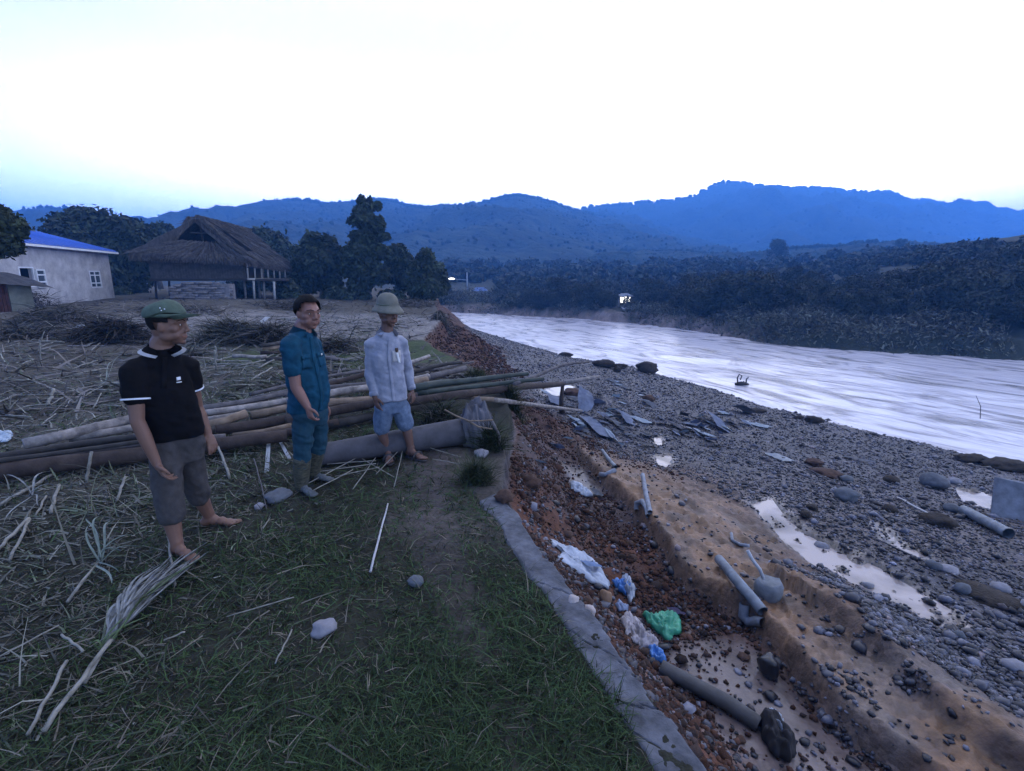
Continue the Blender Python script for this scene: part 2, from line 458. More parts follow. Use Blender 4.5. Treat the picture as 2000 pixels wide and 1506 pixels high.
# ------------------------------------------------------------------ terrain sheet
def terrain_material():
    m = bpy.data.materials.new('terrain_soil'); m.use_nodes = True; nt = m.node_tree; nt.nodes.clear()
    out = nn(nt, 'ShaderNodeOutputMaterial'); b = nn(nt, 'ShaderNodeBsdfPrincipled'); nt.links.new(b.outputs[0], out.inputs[0])
    geo = nn(nt, 'ShaderNodeNewGeometry')
    at = nn(nt, 'ShaderNodeAttribute', attribute_name='soil')
    wt = nn(nt, 'ShaderNodeAttribute', attribute_name='wet')
    pb = nn(nt, 'ShaderNodeAttribute', attribute_name='pebbly')
    n1 = nn(nt, 'ShaderNodeTexNoise'); n1.inputs['Scale'].default_value = 9; n1.inputs['Detail'].default_value = 8; n1.inputs['Roughness'].default_value = .7
    n2 = nn(nt, 'ShaderNodeTexNoise'); n2.inputs['Scale'].default_value = 1.1; n2.inputs['Detail'].default_value = 5
    vo = nn(nt, 'ShaderNodeTexVoronoi'); vo.inputs['Scale'].default_value = 22
    for n in (n1, n2, vo): nt.links.new(geo.outputs['Position'], n.inputs['Vector'])
    r1 = nn(nt, 'ShaderNodeMapRange', i_From_Min=.3, i_From_Max=.7, i_To_Min=.55, i_To_Max=1.5); nt.links.new(n1.outputs[0], r1.inputs[0])
    r2 = nn(nt, 'ShaderNodeMapRange', i_From_Min=.3, i_From_Max=.7, i_To_Min=.75, i_To_Max=1.25); nt.links.new(n2.outputs[0], r2.inputs[0])
    mu = nn(nt, 'ShaderNodeMath', operation='MULTIPLY'); nt.links.new(r1.outputs[0], mu.inputs[0]); nt.links.new(r2.outputs[0], mu.inputs[1])
    # stones too small to model: every cell of the voronoi its own grey
    sx = nn(nt, 'ShaderNodeSeparateColor'); nt.links.new(vo.outputs['Color'], sx.inputs[0])
    r3 = nn(nt, 'ShaderNodeMapRange', i_From_Min=0., i_From_Max=1., i_To_Min=.35, i_To_Max=2.0); nt.links.new(sx.outputs[0], r3.inputs[0])
    mx0 = nn(nt, 'ShaderNodeMix', data_type='FLOAT'); nt.links.new(pb.outputs['Fac'], mx0.inputs[0]); mx0.inputs[2].default_value = 1.0
    nt.links.new(r3.outputs[0], mx0.inputs[3])
    mu2 = nn(nt, 'ShaderNodeMath', operation='MULTIPLY'); nt.links.new(mu.outputs[0], mu2.inputs[0]); nt.links.new(mx0.outputs[0], mu2.inputs[1])
    vm = nn(nt, 'ShaderNodeVectorMath', operation='SCALE'); nt.links.new(at.outputs['Color'], vm.inputs[0]); nt.links.new(mu2.outputs[0], vm.inputs['Scale'])
    nt.links.new(vm.outputs[0], b.inputs['Base Color'])
    rr = nn(nt, 'ShaderNodeMapRange', i_To_Min=.88, i_To_Max=.30); nt.links.new(wt.outputs['Fac'], rr.inputs[0]); nt.links.new(rr.outputs[0], b.inputs['Roughness'])
    rs = nn(nt, 'ShaderNodeMapRange', i_To_Min=.15, i_To_Max=.6); nt.links.new(wt.outputs['Fac'], rs.inputs[0]); nt.links.new(rs.outputs[0], b.inputs['Specular IOR Level'])
    n3 = nn(nt, 'ShaderNodeTexNoise'); n3.inputs['Scale'].default_value = 42; n3.inputs['Detail'].default_value = 6; nt.links.new(geo.outputs['Position'], n3.inputs['Vector'])
    iv = nn(nt, 'ShaderNodeMath', operation='SUBTRACT'); iv.inputs[0].default_value = 1; nt.links.new(vo.outputs['Distance'], iv.inputs[1])
    im = nn(nt, 'ShaderNodeMath', operation='MULTIPLY'); nt.links.new(iv.outputs[0], im.inputs[0]); nt.links.new(pb.outputs['Fac'], im.inputs[1])
    ad = nn(nt, 'ShaderNodeMath', operation='ADD'); nt.links.new(n3.outputs[0], ad.inputs[0]); nt.links.new(im.outputs[0], ad.inputs[1])
    bp = nn(nt, 'ShaderNodeBump', i_Distance=.02); nt.links.new(ad.outputs[0], bp.inputs['Height'])
    bs = nn(nt, 'ShaderNodeMapRange', i_To_Min=.7, i_To_Max=.15); nt.links.new(wt.outputs['Fac'], bs.inputs[0]); nt.links.new(bs.outputs[0], bp.inputs['Strength'])
    nt.links.new(bp.outputs[0], b.inputs['Normal'])
    return m

def soil_colour(x, y):
    z, f = H(x, y, True)
    n = fbm(x * 0.7, y * 0.7, 51, 4); m = fbm(x * 3.1, y * 3.1, 57, 4)
    N = len(x); C = np.zeros((N, 3)); wet = np.zeros(N); peb = np.zeros(N)
    def put(c, w):
        nonlocal C
        w = np.clip(w, 0, 1)[:, None]; C = C * (1 - w) + np.array(c)[None, :] * w
    put((.022, .023, .017), np.ones(N))                       # turf soil
    dist = np.hypot(x, y)
    put((.070, .066, .058), sstep(-2.2, -3.6, x + .3 * y - .8 + .5 * n) * sstep(3.4, 4.6, y) * .85)  # flattened stalk field
    put((.085, .075, .070), sstep(-1.6, -.9, x + 0.9 * n) * sstep(.3, -.1, x) * sstep(2.9, 3.6, y) * sstep(6, 5, y) * .7)
    # beaten path beside the concrete strip
    pth = np.abs(f['s'] + 0.62 + 0.10 * m)
    put((.075, .064, .064), (1 - sstep(.02, .20, pth + .14 * n)) * sstep(6.2, 5.0, y) * (.7 + .5 * n))
    # far field: pale rubble band, dark green band
    fld = sstep(8.5, 10, y) * (f['s'] < 0)
    put((.070, .062, .050), fld * .8)
    put((.17, .16, .155), fld * sstep(13.5, 15.5, y + 2 * n) * sstep(27, 23, y + 2 * n) * sstep(-17, -12, x + 2 * n))
    put((.040, .060, .022), fld * sstep(10.0, 11.2, y + n) * sstep(15.2, 13.6, y + n) * sstep(-8, -5.5, x + 1.5 * n))
    put((.060, .055, .045), fld * sstep(26, 30, y))
    down = sstep(0.0, 0.06, f['s'])
    put((.046, .044, .052), down)                             # gravel bed
    peb = down * 1.0
    red = f['cliff'] * sstep(-.02, .04, f['s']) * (1 - sstep(1.9, 3.0, f['s'] + .9 * f['n1'] + .5 * f['n2']))
    put((.082, .048, .039), red); peb *= 1 - red
    cl = f['clod']; put((.100, .046, .030), cl * .95); put((.055, .036, .032), cl * sstep(0, .5, m)); put((.135, .095, .085), cl * sstep(.05, .35, n) * sstep(.1, .4, f['s'])); peb *= 1 - cl
    put((.17, .11, .09), f['near'] * (f['s'] > .02) * sstep(.12, .02, np.abs(f['s'] - .42 + .12 * m)) * sstep(-.1, .3, n) * sstep(4.9, 3.9, y))
    put((.120, .092, .088), f['silt']); wet = np.maximum(wet, f['silt']); peb *= 1 - f['silt']
    put((.160, .091, .050), f['sand']); put((.066, .044, .035), f['sand'] * sstep(-.1, .3, m + .3 * n) * .8); put((.15, .13, .12), f['sand'] * sstep(.1, .4, n) * .6)
    wet = wet * (1 - f['sand']) + .60 * f['sand']; peb *= 1 - f['sand'] * .92
    gw = down * (1 - red) * (1 - cl) * (1 - f['silt']) * (1 - f['sand'])
    put((.072, .066, .074), gw * sstep(.15, .5, n) * .6)
    wet = np.maximum(wet, gw * .45)
    # dark rubble fan above the ledge
    put((.070, .058, .058), f['near'] * sstep(5.0, 5.8, y) * (f['s'] > .1) * (1 - f['sand']) * .8)
    for P, zp in PUDW.values():
        d = inpoly(x, y, P); put((.12, .10, .09), 1 - sstep(.0, .12, d)); wet = np.maximum(wet, 1 - sstep(.05, .25, d))
    far = f['fr'] > -.6
    put((.026, .032, .024), far); put((.17, .14, .135), far * (1 - sstep(.5, 4.5, f['fr'] + 3.5 * n + 1.5 * m)) * sstep(15, 11, x - y * .15) * .9)
    peb *= 1 - far; wet = wet * (1 - far)
    return z, C, wet, peb

na_f = 600
ang = np.concatenate([np.linspace(R(-64), R(64), na_f), np.linspace(R(64), R(296), 70)[1:-1]])
rad = np.concatenate([np.geomspace(.35, 60, 580), np.geomspace(60, 430, 70)[1:]])
AA, RR = np.meshgrid(ang, rad, indexing='xy')
tx = (RR * np.sin(AA)).ravel(); ty = (RR * np.cos(AA)).ravel()
tz, tc_, tw_, tp_ = soil_colour(tx, ty)
na, nr = len(ang), len(rad)
ii, jj = np.meshgrid(np.arange(nr - 1), np.arange(na), indexing='ij')
a0 = ii * na + jj; a1 = ii * na + (jj + 1) % na; b0 = a0 + na; b1 = a1 + na
quads = np.stack([a0.ravel(), b0.ravel(), b1.ravel(), a1.ravel()], 1)
V = np.stack([tx, ty, tz], 1)
GRID.update(rad=rad, a0=float(ang[0]), da=float(ang[1] - ang[0]), n=na_f, Z=tz.reshape(nr, na)[:, :na_f])
# close the small hole under the camera
V = np.vstack([V, [[0, 0, hz(0, 0)]]])
tri_c = len(V) - 1
me = np_mesh('ground', V, quads, smooth=True, attrs={'soil': np.vstack([tc_, tc_[:1]]), 'wet': np.append(tw_, 0), 'pebbly': np.append(tp_, 0)})
ground_o = link('ground', me, terrain_material())
tag(ground_o, 'torn river bank with turf on top and a stony bed below', None, None, 'structure')

# ------------------------------------------------------------------ river and puddles
def water_material(name, base, rough, sc, bump, flow=True):
    m = bpy.data.materials.new(name); m.use_nodes = True; nt = m.node_tree; nt.nodes.clear()
    out = nn(nt, 'ShaderNodeOutputMaterial'); b = nn(nt, 'ShaderNodeBsdfPrincipled'); nt.links.new(b.outputs[0], out.inputs[0])
    geo = nn(nt, 'ShaderNodeNewGeometry'); mp = nn(nt, 'ShaderNodeMapping')
    mp.inputs['Rotation'].default_value = (0, 0, R(-30)); mp.inputs['Scale'].default_value = (1.0, .36, 1) if flow else (1, 1, 1)
    mp0 = nn(nt, 'ShaderNodeMapping'); mp0.inputs['Rotation'].default_value = (0, 0, R(-25.5)); mp.inputs['Rotation'].default_value = (0, 0, 0)
    nt.links.new(geo.outputs['Position'], mp0.inputs[0]); nt.links.new(mp0.outputs[0], mp.inputs[0])
    n0 = nn(nt, 'ShaderNodeTexNoise'); n0.inputs['Scale'].default_value = .55; n0.inputs['Detail'].default_value = 5; n0.inputs['Distortion'].default_value = 2.2
    nt.links.new(mp.outputs[0], n0.inputs['Vector'])
    rp = nn(nt, 'ShaderNodeValToRGB'); rp.color_ramp.elements[0].position = .34; rp.color_ramp.elements[1].position = .54
    rp.color_ramp.elements[0].color = (*[c * .36 for c in base], 1); rp.color_ramp.elements[1].color = (*base, 1)
    nt.links.new(n0.outputs[0], rp.inputs[0]); nt.links.new(rp.outputs[0], b.inputs['Base Color'])
    b.inputs['Roughness'].default_value = rough; b.inputs['IOR'].default_value = 1.36
    b.inputs['Specular IOR Level'].default_value = .9
    n1 = nn(nt, 'ShaderNodeTexNoise'); n1.inputs['Scale'].default_value = sc; n1.inputs['Detail'].default_value = 6; n1.inputs['Distortion'].default_value = .6
    nt.links.new(mp.outputs[0], n1.inputs['Vector'])
    # rough current in some reaches, smoother in others
    mr = nn(nt, 'ShaderNodeMapRange', i_From_Min=.42, i_From_Max=.56, i_To_Min=bump * 1.7, i_To_Max=bump * .5); nt.links.new(n0.outputs[0], mr.inputs[0])
    bp = nn(nt, 'ShaderNodeBump', i_Distance=.25); nt.links.new(n1.outputs[0], bp.inputs['Height']); nt.links.new(mr.outputs[0], bp.inputs['Strength'])
    nt.links.new(bp.outputs[0], b.inputs['Normal'])
    return m

W_RIVER = water_material('muddy_river_water', (.62, .60, .67), .22, 1.4, .5)
W_PUD = water_material('still_muddy_water', (.42, .36, .34), .06, 2.0, .02, False)
# the river: a sheet with low standing waves, following the view out to the bend
wang = np.linspace(R(-50), R(78), 330); wrad = np.geomspace(6, 170, 300)
A2, R2 = np.meshgrid(wang, wrad); wx = (R2 * np.sin(A2)).ravel(); wy = (R2 * np.cos(A2)).ravel()
ca, sa = math.cos(R(30)), math.sin(R(30))
fu = wx * ca + wy * sa; fv = -wx * sa + wy * ca       # fv runs along the current
chop = .35 + .9 * sstep(-.1, .35, fbm(fu * .10, fv * .05, 71, 3))
wz = WATER_Z + .075 * chop * fbm(fu * .75, fv * .26, 73, 4)
na2, nr2 = len(wang), len(wrad)
ii, jj = np.meshgrid(np.arange(nr2 - 1), np.arange(na2 - 1), indexing='ij')
a0 = ii * na2 + jj
q2 = np.stack([a0.ravel(), (a0 + na2).ravel(), (a0 + na2 + 1).ravel(), (a0 + 1).ravel()], 1)
river = link('river', np_mesh('river', np.stack([wx, wy, wz], 1), q2, smooth=True), W_RIVER)
tag(river, 'wide muddy river in spate bending away to the left', None, None, 'structure')
for k, (P, zp) in PUDW.items():
    c = P.mean(0); bm = bmesh.new()
    vs = []
    for q in P:
        d = q - c; L = np.hypot(*d); q2_ = c + d * (1 + .07 / max(L, .1))
        vs.append(bm.verts.new((q2_[0], q2_[1], zp)))
    bm.faces.new(vs); bmesh.ops.triangulate(bm, faces=bm.faces[:])
    o = link('puddle', bm_mesh('puddle', bm), W_PUD); tag(o, None, None, None, 'structure')
    o['label'] = {'main': 'long pale puddle dotted with dark pebbles on the gravel', 'back': 'bright puddle under the tip of the long log', 'small': 'small bright puddle in the middle of the sand ledge',
                  'mid': 'tiny bright puddle beside the dark block on the sand', 'right': 'bright puddle beside the grey concrete slab at the right', 'sliver': 'thin sliver of water on the dark gravel'}[k]

# ------------------------------------------------------------------ hills
def hill_mat(name, col):
    return mat(name, col, rough=.95, var=.5, scale=.05, bump=1.0, bdist=6.0, detail=9, spec=.05, coords='Object')

def tree_fuzz(px, n, lo, hi, seed):
    rg = np.random.default_rng(seed); return rg.uniform(lo, hi, n)

def ridge(prof, D, base_z, depth, name, label, colr, seed, rough_amp, crowns=700, nrow=70, lift=0.0):
    """prof: skyline pixels of one hill; built as a real slope rising from base_z to the crest at distance D"""
    xs = np.array([p[0] for p in prof], float); ys = np.array([p[1] for p in prof], float)
    px = np.linspace(xs[0], xs[-1], 460)
    py = np.interp(px, xs, ys)
    Dn = D * (1 + .10 * np.sin(px * .004 + seed))
    u = (px - 1000) / F_PX; v = (py - 753) / F_PX
    dy = CP - v * SP; dz = -SP - v * CP; t = Dn / dy
    X = u * t; Y = Dn; Z = CAM_H + dz * t + lift
    rows = []
    vv = np.linspace(0, 1, nrow)
    for k, q in enumerate(vv):
        fy = Y - depth * (1 - q); sc = fy / Y
        x = X * (1 - .25 * (1 - sc)); 
        prof_h = q ** .85
        g = fbm(x * 6.0 / D * 3, fy * 5.0 / D * 3, seed, 5)
        gul = 1 - np.abs(fbm(x * 9 / D, fy * 4 / D, seed + 5, 4)) * 2
        z = base_z + (Z - base_z) * prof_h * (1 - .30 * (1 - q) * (1 - gul) ) + rough_amp * g * q * (1 - q) * 2.2
        z = z + rough_amp * .05 * fbm(x * .12, fy * .12, seed + 9, 3)
        rows.append(np.stack([x, fy, z], 1))
    for q in np.linspace(0, 1, 8)[1:]:       # the back of the hill
        rows.append(np.stack([X, Y + depth * .4 * q, Z - (Z - base_z) * q ** 1.6], 1))
    Vh = np.concatenate(rows); nc = len(px); nrw = len(rows)
    ii, jj = np.meshgrid(np.arange(nrw - 1), np.arange(nc - 1), indexing='ij'); a0 = ii * nc + jj
    q = np.stack([a0.ravel(), (a0 + 1).ravel(), (a0 + nc + 1).ravel(), (a0 + nc).ravel()], 1)
    o = link(name, np_mesh(name, Vh, q, smooth=True), hill_mat(name + '_slope', colr)); tag(o, label, None, None, 'structure')
    # woodland covering the slope: crowns standing proud of it, dense along the crest
    rg = np.random.default_rng(seed + 100)
    top = rows[nrow - 1]
    P = []
    for _ in range(crowns):
        if rg.random() < .38:
            k = rg.integers(0, nc); p = top[k] + np.array((rg.normal(0, .4), rg.uniform(-3, 2), 0)); s = rg.uniform(.8, 2.3) * (1 if rg.random() < .95 else 1.3)
        else:
            r_ = rg.integers(int(nrow * .15), nrow - 1); k = rg.integers(0, nc); p = rows[r_][k].copy(); s = rg.uniform(.6, 1.2)
        P.append((p, s))
    size = D / 985 * 2.7
    bmt = bmesh.new(); bmesh.ops.create_icosphere(bmt, subdivisions=0 + 1, radius=1.0); bmesh.ops.triangulate(bmt, faces=bmt.faces[:])
    tv = np.array([v.co[:] for v in bmt.verts]); tf = np.array([[v.index for v in f.verts] for f in bmt.faces]); bmt.free()
    Vs = []; Fs = []
    for i, (p, s) in enumerate(P):
        w = tv * (1 + rg.uniform(-.3, .3, (len(tv), 1))) * np.array((1, 1, rg.uniform(.8, 1.5))) * size * s * .62
        Vs.append(w + p + np.array((0, 0, size * s * .25))); Fs.append(tf + i * len(tv))
    w = link(name.replace('hill', 'hill_woodland'), np_mesh('woodland', np.concatenate(Vs), np.concatenate(Fs)), hill_mat(name + '_wood', tuple(c * .9 for c in colr)))
    tag(w, 'far woodland over the ' + label.split(' ', 1)[1] if False else 'distant tree cover standing on the ' + label, 'woodland', None, 'stuff')
    return rows

ridge([(-420, 470), (-200, 440), (-60, 425), (30, 412), (90, 406), (150, 409), (220, 424), (300, 446), (360, 452), (420, 460), (560, 500), (700, 530)], 480, -1, 250, 'hill', 'low blue hill behind the white house', (.035, .045, .035), 3, 26, 900)
ridge([(300, 520), (360, 470), (405, 434), (440, 421), (480, 410), (520, 398), (560, 393), (600, 392), (640, 401), (690, 396), (750, 392), (775, 396), (800, 406), (830, 407), (870, 404), (905, 402), (940, 398), (965, 391), (1010, 383), (1050, 388), (1090, 402), (1130, 413), (1180, 425), (1260, 450), (1350, 480), (1450, 520)], 690, -2, 450, 'hill', 'blue hill with two humps behind the tall tree', (.030, .040, .034), 8, 26, 3200)
ridge([(900, 470), (1000, 440), (1080, 420), (1130, 412), (1150, 407), (1200, 402), (1250, 397), (1280, 395), (1330, 390), (1350, 385), (1370, 374), (1400, 360), (1420, 357), (1450, 358), (1480, 363), (1540, 367), (1600, 367), (1640, 372), (1690, 377), (1735, 375), (1755, 385), (1770, 393), (1820, 392), (1845, 402), (1870, 420), (1905, 436), (1950, 440), (2000, 446), (2120, 462), (2300, 480), (2500, 500)], 1080, -2, 700, 'hill', 'highest blue mountain with a flat crest on the right', (.035, .045, .035), 14, 60, 2600)
ridge([(760, 545), (860, 528), (900, 520), (960, 508), (1060, 502), (1150, 492), (1250, 490), (1340, 492), (1450, 500), (1500, 492), (1560, 485), (1640, 480), (1700, 474), (1800, 478), (1900, 488), (2000, 492), (2150, 488), (2400, 480)], 300, -2, 170, 'hill', 'dark wooded spur rising behind the far bank', (.030, .038, .028), 23, 14, 2600)

# ------------------------------------------------------------------ haze
HAZE_DENS = .00140
hz_m = bpy.data.materials.new('evening_haze'); hz_m.use_nodes = True; nt = hz_m.node_tree; nt.nodes.clear()
ho = nn(nt, 'ShaderNodeOutputMaterial'); hv = nn(nt, 'ShaderNodeVolumePrincipled')
hv.inputs['Color'].default_value = (.12, .39, 1.0, 1); hv.inputs['Density'].default_value = HAZE_DENS; hv.inputs['Anisotropy'].default_value = .1
nt.links.new(hv.outputs[0], ho.inputs['Volume'])
bm = bmesh.new(); box(bm, (300, 900, 101), (4200, 2000, 228))
haze = link('haze', bm_mesh('haze', bm), hz_m); tag(haze, 'thin blue evening haze over the valley', None, None, 'stuff')
# ------------------------------------------------------------------ people
M_SKIN = mat('tanned_skin', (.150, .082, .060), rough=.55, var=.07, scale=9, bump=.12, bdist=.004, spec=.4)
M_HAIR = mat('black_hair', (.006, .006, .007), rough=.9, spec=.15, var=.3, scale=60, bump=.6, bdist=.004, stretch=(1, 1, .3))
M_EYEW = mat('eye_white', (.45, .42, .40), rough=.3, var=.05, bump=0)
M_EYED = mat('eye_dark', (.012, .010, .010), rough=.2, var=.05, bump=0)
M_LIP = mat('lips', (.20, .085, .07), rough=.5, var=.1, bump=0)

def remesh(bm, vox, smooth=4, fac=.5, disp=None, seed=0):
    bmesh.ops.recalc_face_normals(bm, faces=bm.faces[:])
    me = bpy.data.meshes.new('tmp'); bm.to_mesh(me); bm.free()
    o = bpy.data.objects.new('tmp', me); COL.objects.link(o)
    r = o.modifiers.new('r', 'REMESH'); r.mode = 'VOXEL'; r.voxel_size = vox; r.use_smooth_shade = True
    s = o.modifiers.new('s', 'SMOOTH'); s.factor = fac; s.iterations = smooth
    dg = bpy.context.evaluated_depsgraph_get(); dg.update()
    out = bpy.data.meshes.new_from_object(o.evaluated_get(dg))
    bpy.data.objects.remove(o); bpy.data.meshes.remove(me)
    if disp:
        amp, sx, sz = disp
        n = len(out.vertices); co = np.empty(n * 3, np.float32); out.vertices.foreach_get('co', co); co = co.reshape(-1, 3)
        no = np.empty(n * 3, np.float32); out.vertices.foreach_get('normal', no); no = no.reshape(-1, 3)
        a = fbm(co[:, 0] * sx + co[:, 2] * 5 + 3, co[:, 1] * sx + co[:, 2] * sz, seed, 3)
        b = np.abs(fbm(co[:, 0] * sx * .8 + co[:, 1] * 6, co[:, 2] * sz * 1.6 + co[:, 0] * 4, seed + 4, 3))
        co = co + no * (amp * (a * .7 + (.35 - b) * .9))[:, None]
        out.vertices.foreach_set('co', co.astype(np.float32).ravel())
    out.polygons.foreach_set('use_smooth', np.ones(len(out.polygons), bool)); out.update()
    return out

def ball(bm, c, r, axes=None, sub=2):
    """ellipsoid; r scalar or (rx,ry,rz) along axes"""
    rr = (r, r, r) if not isinstance(r, (tuple, list)) else r
    M = Matrix.Identity(3)
    if axes: M = Matrix(axes).transposed()
    T = Matrix.Translation(Vector(c)) @ M.to_4x4() @ Matrix.Diagonal((*rr, 1))
    bmesh.ops.create_icosphere(bm, subdivisions=sub, radius=1.0, matrix=T)

def limb(bm, pts, rad, seg=12, ell=1.0, up=(0, 0, 1)):
    """tapered limb with round ends and interpolated radii"""
    P = []; Q = []
    for i in range(len(pts) - 1):
        for k in range(4):
            t = k / 4; P.append(Vector(pts[i]).lerp(Vector(pts[i + 1]), t)); Q.append(rad[i] * (1 - t) + rad[i + 1] * t)
    P.append(Vector(pts[-1])); Q.append(rad[-1])
    tube(bm, P, Q, seg, ell=ell, up=up)
    ball(bm, P[0], Q[0] * .99); ball(bm, P[-1], Q[-1] * .99)

def rings(bm, secs, fwd, seg=20, grow=0.0, p=2.3):
    """torso: (centre, half width, half depth) sections stacked upward; superellipse outline"""
    f = Vector((fwd[0], fwd[1], 0)).normalized(); r = Vector((f.y, -f.x, 0))
    rs = []
    for c, a, b in secs:
        ring = []
        for k in range(seg):
            t = 2 * math.pi * k / seg; ct, st = math.cos(t), math.sin(t)
            x = math.copysign(abs(ct) ** (2 / p), ct) * (a + grow); y = math.copysign(abs(st) ** (2 / p), st) * (b + grow)
            ring.append(bm.verts.new(Vector(c) + r * x + f * y))
        rs.append(ring)
    for i in range(len(rs) - 1):
        for k in range(seg):
            bm.faces.new((rs[i][k], rs[i][(k + 1) % seg], rs[i + 1][(k + 1) % seg], rs[i + 1][k]))
    bm.faces.new(rs[0][::-1]); bm.faces.new(rs[-1])

def interp_secs(S, n=5):
    out = []
    for i in range(len(S) - 1):
        for k in range(n):
            t = k / n; t2 = t
            c = Vector(S[i][0]).lerp(Vector(S[i + 1][0]), t2)
            out.append((c, S[i][1] * (1 - t2) + S[i + 1][1] * t2, S[i][2] * (1 - t2) + S[i + 1][2] * t2))
    out.append((Vector(S[-1][0]), S[-1][1], S[-1][2])); return out

def hand(bm, wrist, d, n, thumb, sc=1.0, curl=.5, spread=.14):
    """d: direction the hand points, n: back-of-hand normal, thumb: side the thumb leaves from"""
    d = Vector(d).normalized(); n = Vector(n); n = (n - d * n.dot(d)).normalized(); s = d.cross(n).normalized()
    if s.dot(Vector(thumb)) < 0: s = -s
    w = Vector(wrist)
    pc = w + d * .050 * sc
    ball(bm, pc, (.050 * sc, .037 * sc, .0165 * sc), (d, s, n))
    ball(bm, w + d * .078 * sc, (.018 * sc, .037 * sc, .014 * sc), (d, s, n))
    limb(bm, [w - d * .02, w + d * .03 * sc], [.025 * sc, .023 * sc])
    for i, (off, L) in enumerate(((.028, .070), (.0095, .078), (-.0095, .073), (-.027, .058))):
        base = w + d * (.088 - .006 * (i == 3)) * sc + s * off * sc
        dd = (d + s * spread * (1.2 - i * .8) * .35).normalized()
        c1, c2, c3 = curl * (.55 + .12 * i), curl * (1.25 + .15 * i), curl * (1.9 + .15 * i)
        p = base; pts = [w + d * .05 * sc + s * off * sc * .8, p]
        for c, fr in ((c1, .45), (c2, .30), (c3, .25)):
            p = p + (dd * math.cos(c) - n * math.sin(c)) * L * fr * sc; pts.append(p)
        limb(bm, pts, [.0085 * sc, .0095 * sc, .0088 * sc, .0080 * sc, .0068 * sc], seg=8)
    tb = w + d * .022 * sc + s * .022 * sc
    p1 = tb + (d * .55 + s * .80 - n * .25).normalized() * .034 * sc
    p2 = p1 + (d * .88 + s * .30 - n * .35).normalized() * .030 * sc
    p3 = p2 + (d * .95 + s * .02 - n * .35).normalized() * .024 * sc
    limb(bm, [tb, p1, p2, p3], [.015 * sc, .0125 * sc, .0105 * sc, .008 * sc], seg=8)

def foot(bm, ankle, toe, groundz, sc=1.0, toes=True):
    a = Vector(ankle); t = Vector(toe); f = Vector((t.x - a.x, t.y - a.y, 0)).normalized(); s = Vector((f.y, -f.x, 0)); z = groundz
    heel = Vector((a.x, a.y, z + .034)) - f * .03
    ball(bm, heel, (.042 * sc, .032 * sc, .034), (f, s, (0, 0, 1)))
    P = [(-.02, .055, .036, .042), (.03, .050, .034, .040), (.08, .038, .036, .030), (.125, .026, .042, .021), (.155, .020, .044, .016)]
    pts = []
    for q, h, wd, ht in P:
        ball(bm, Vector((a.x, a.y, z + h * .92)) + f * q * sc, (.036 * sc, wd * sc, ht), (f, s, (0, 0, 1)))
    limb(bm, [a + Vector((0, 0, .03)), Vector((a.x, a.y, z + .06)) - f * .005], [.038, .040])
    if toes:
        for i, off in enumerate((.030, .013, -.002, -.017, -.031)):
            L = (.042, .040, .034, .029, .022)[i]; r = (.0135, .0095, .009, .0085, .008)[i]
            b = Vector((a.x, a.y, z + r * 1.1)) + f * (.160 - .004 * i * i * .6) * sc + s * off * sc * (-1 if toes == 'L' else 1)
            limb(bm, [b, b + f * L * .5, b + f * L * .95 - Vector((0, 0, r * .2))], [r * 1.05, r, r * .9], seg=8)

def head(bm, c, fdir, pitch=0.0, sc=1.0, lean=(0, 0, 1)):
    """skull, jaw, nose, brow, lips and ears as one surface; returns the local frame"""
    f = Vector((fdir[0], fdir[1], 0)).normalized(); u = Vector(lean).normalized(); f = (f - u * f.dot(u)).normalized()
    r = f.cross(u).normalized()
    f2 = (f * math.cos(pitch) + u * math.sin(pitch)).normalized(); u2 = r.cross(f2).normalized(); f, u = f2, u2
    def P(x, y, z): return Vector(c) + (r * x + f * y + u * z) * sc
    ax = (r, f, u)
    def B(x, y, z, a, b, d): ball(bm, P(x, y, z), (a * sc, b * sc, d * sc), ax)
    B(0, -.014, .034, .076, .096, .088)
    B(0, -.030, -.020, .066, .066, .060)   # back of the skull over the nape
    B(0, .020, .022, .070, .076, .080)      # forehead
    B(0, .036, -.040, .056, .056, .056)     # mid face
    B(0, .040, -.072, .044, .046, .036)     # jaw
    B(0, .068, -.092, .023, .019, .017)     # chin
    for q in (-1, 1):
        B(q * .046, .044, -.012, .026, .032, .024)    # cheekbones
        B(q * .036, .050, -.050, .026, .030, .030)
        B(q * .047, .008, -.056, .024, .042, .030)    # jaw corner
        B(q * .056, .008, -.010, .016, .036, .045)
        limb(bm, [P(q * .010, .090, .034), P(q * .034, .084, .038), P(q * .055, .060, .030)], [.011 * sc, .0115 * sc, .010 * sc], 8)
        ball(bm, P(q * .077, -.008, -.002), (.009 * sc, .019 * sc, .031 * sc), ((r * q * .9 + f * .35).normalized(), (f - r * q * .35).normalized(), u))
        ball(bm, P(q * .014, .097, -.027), .0095 * sc)   # nostrils
        B(q * .031, .074, .012, .015, .012, .009)      # lids
    limb(bm, [P(0, .088, .026), P(0, .097, .002), P(0, .104, -.020)], [.0095 * sc, .0100 * sc, .0125 * sc], 10)
    limb(bm, [P(-.022, .079, -.054), P(0, .091, -.052), P(.022, .079, -.054)], [.006 * sc, .0088 * sc, .006 * sc], 8)
    limb(bm, [P(-.018, .078, -.065), P(0, .089, -.066), P(.018, .078, -.065)], [.006 * sc, .0095 * sc, .006 * sc], 8)
    return P, r, f, u

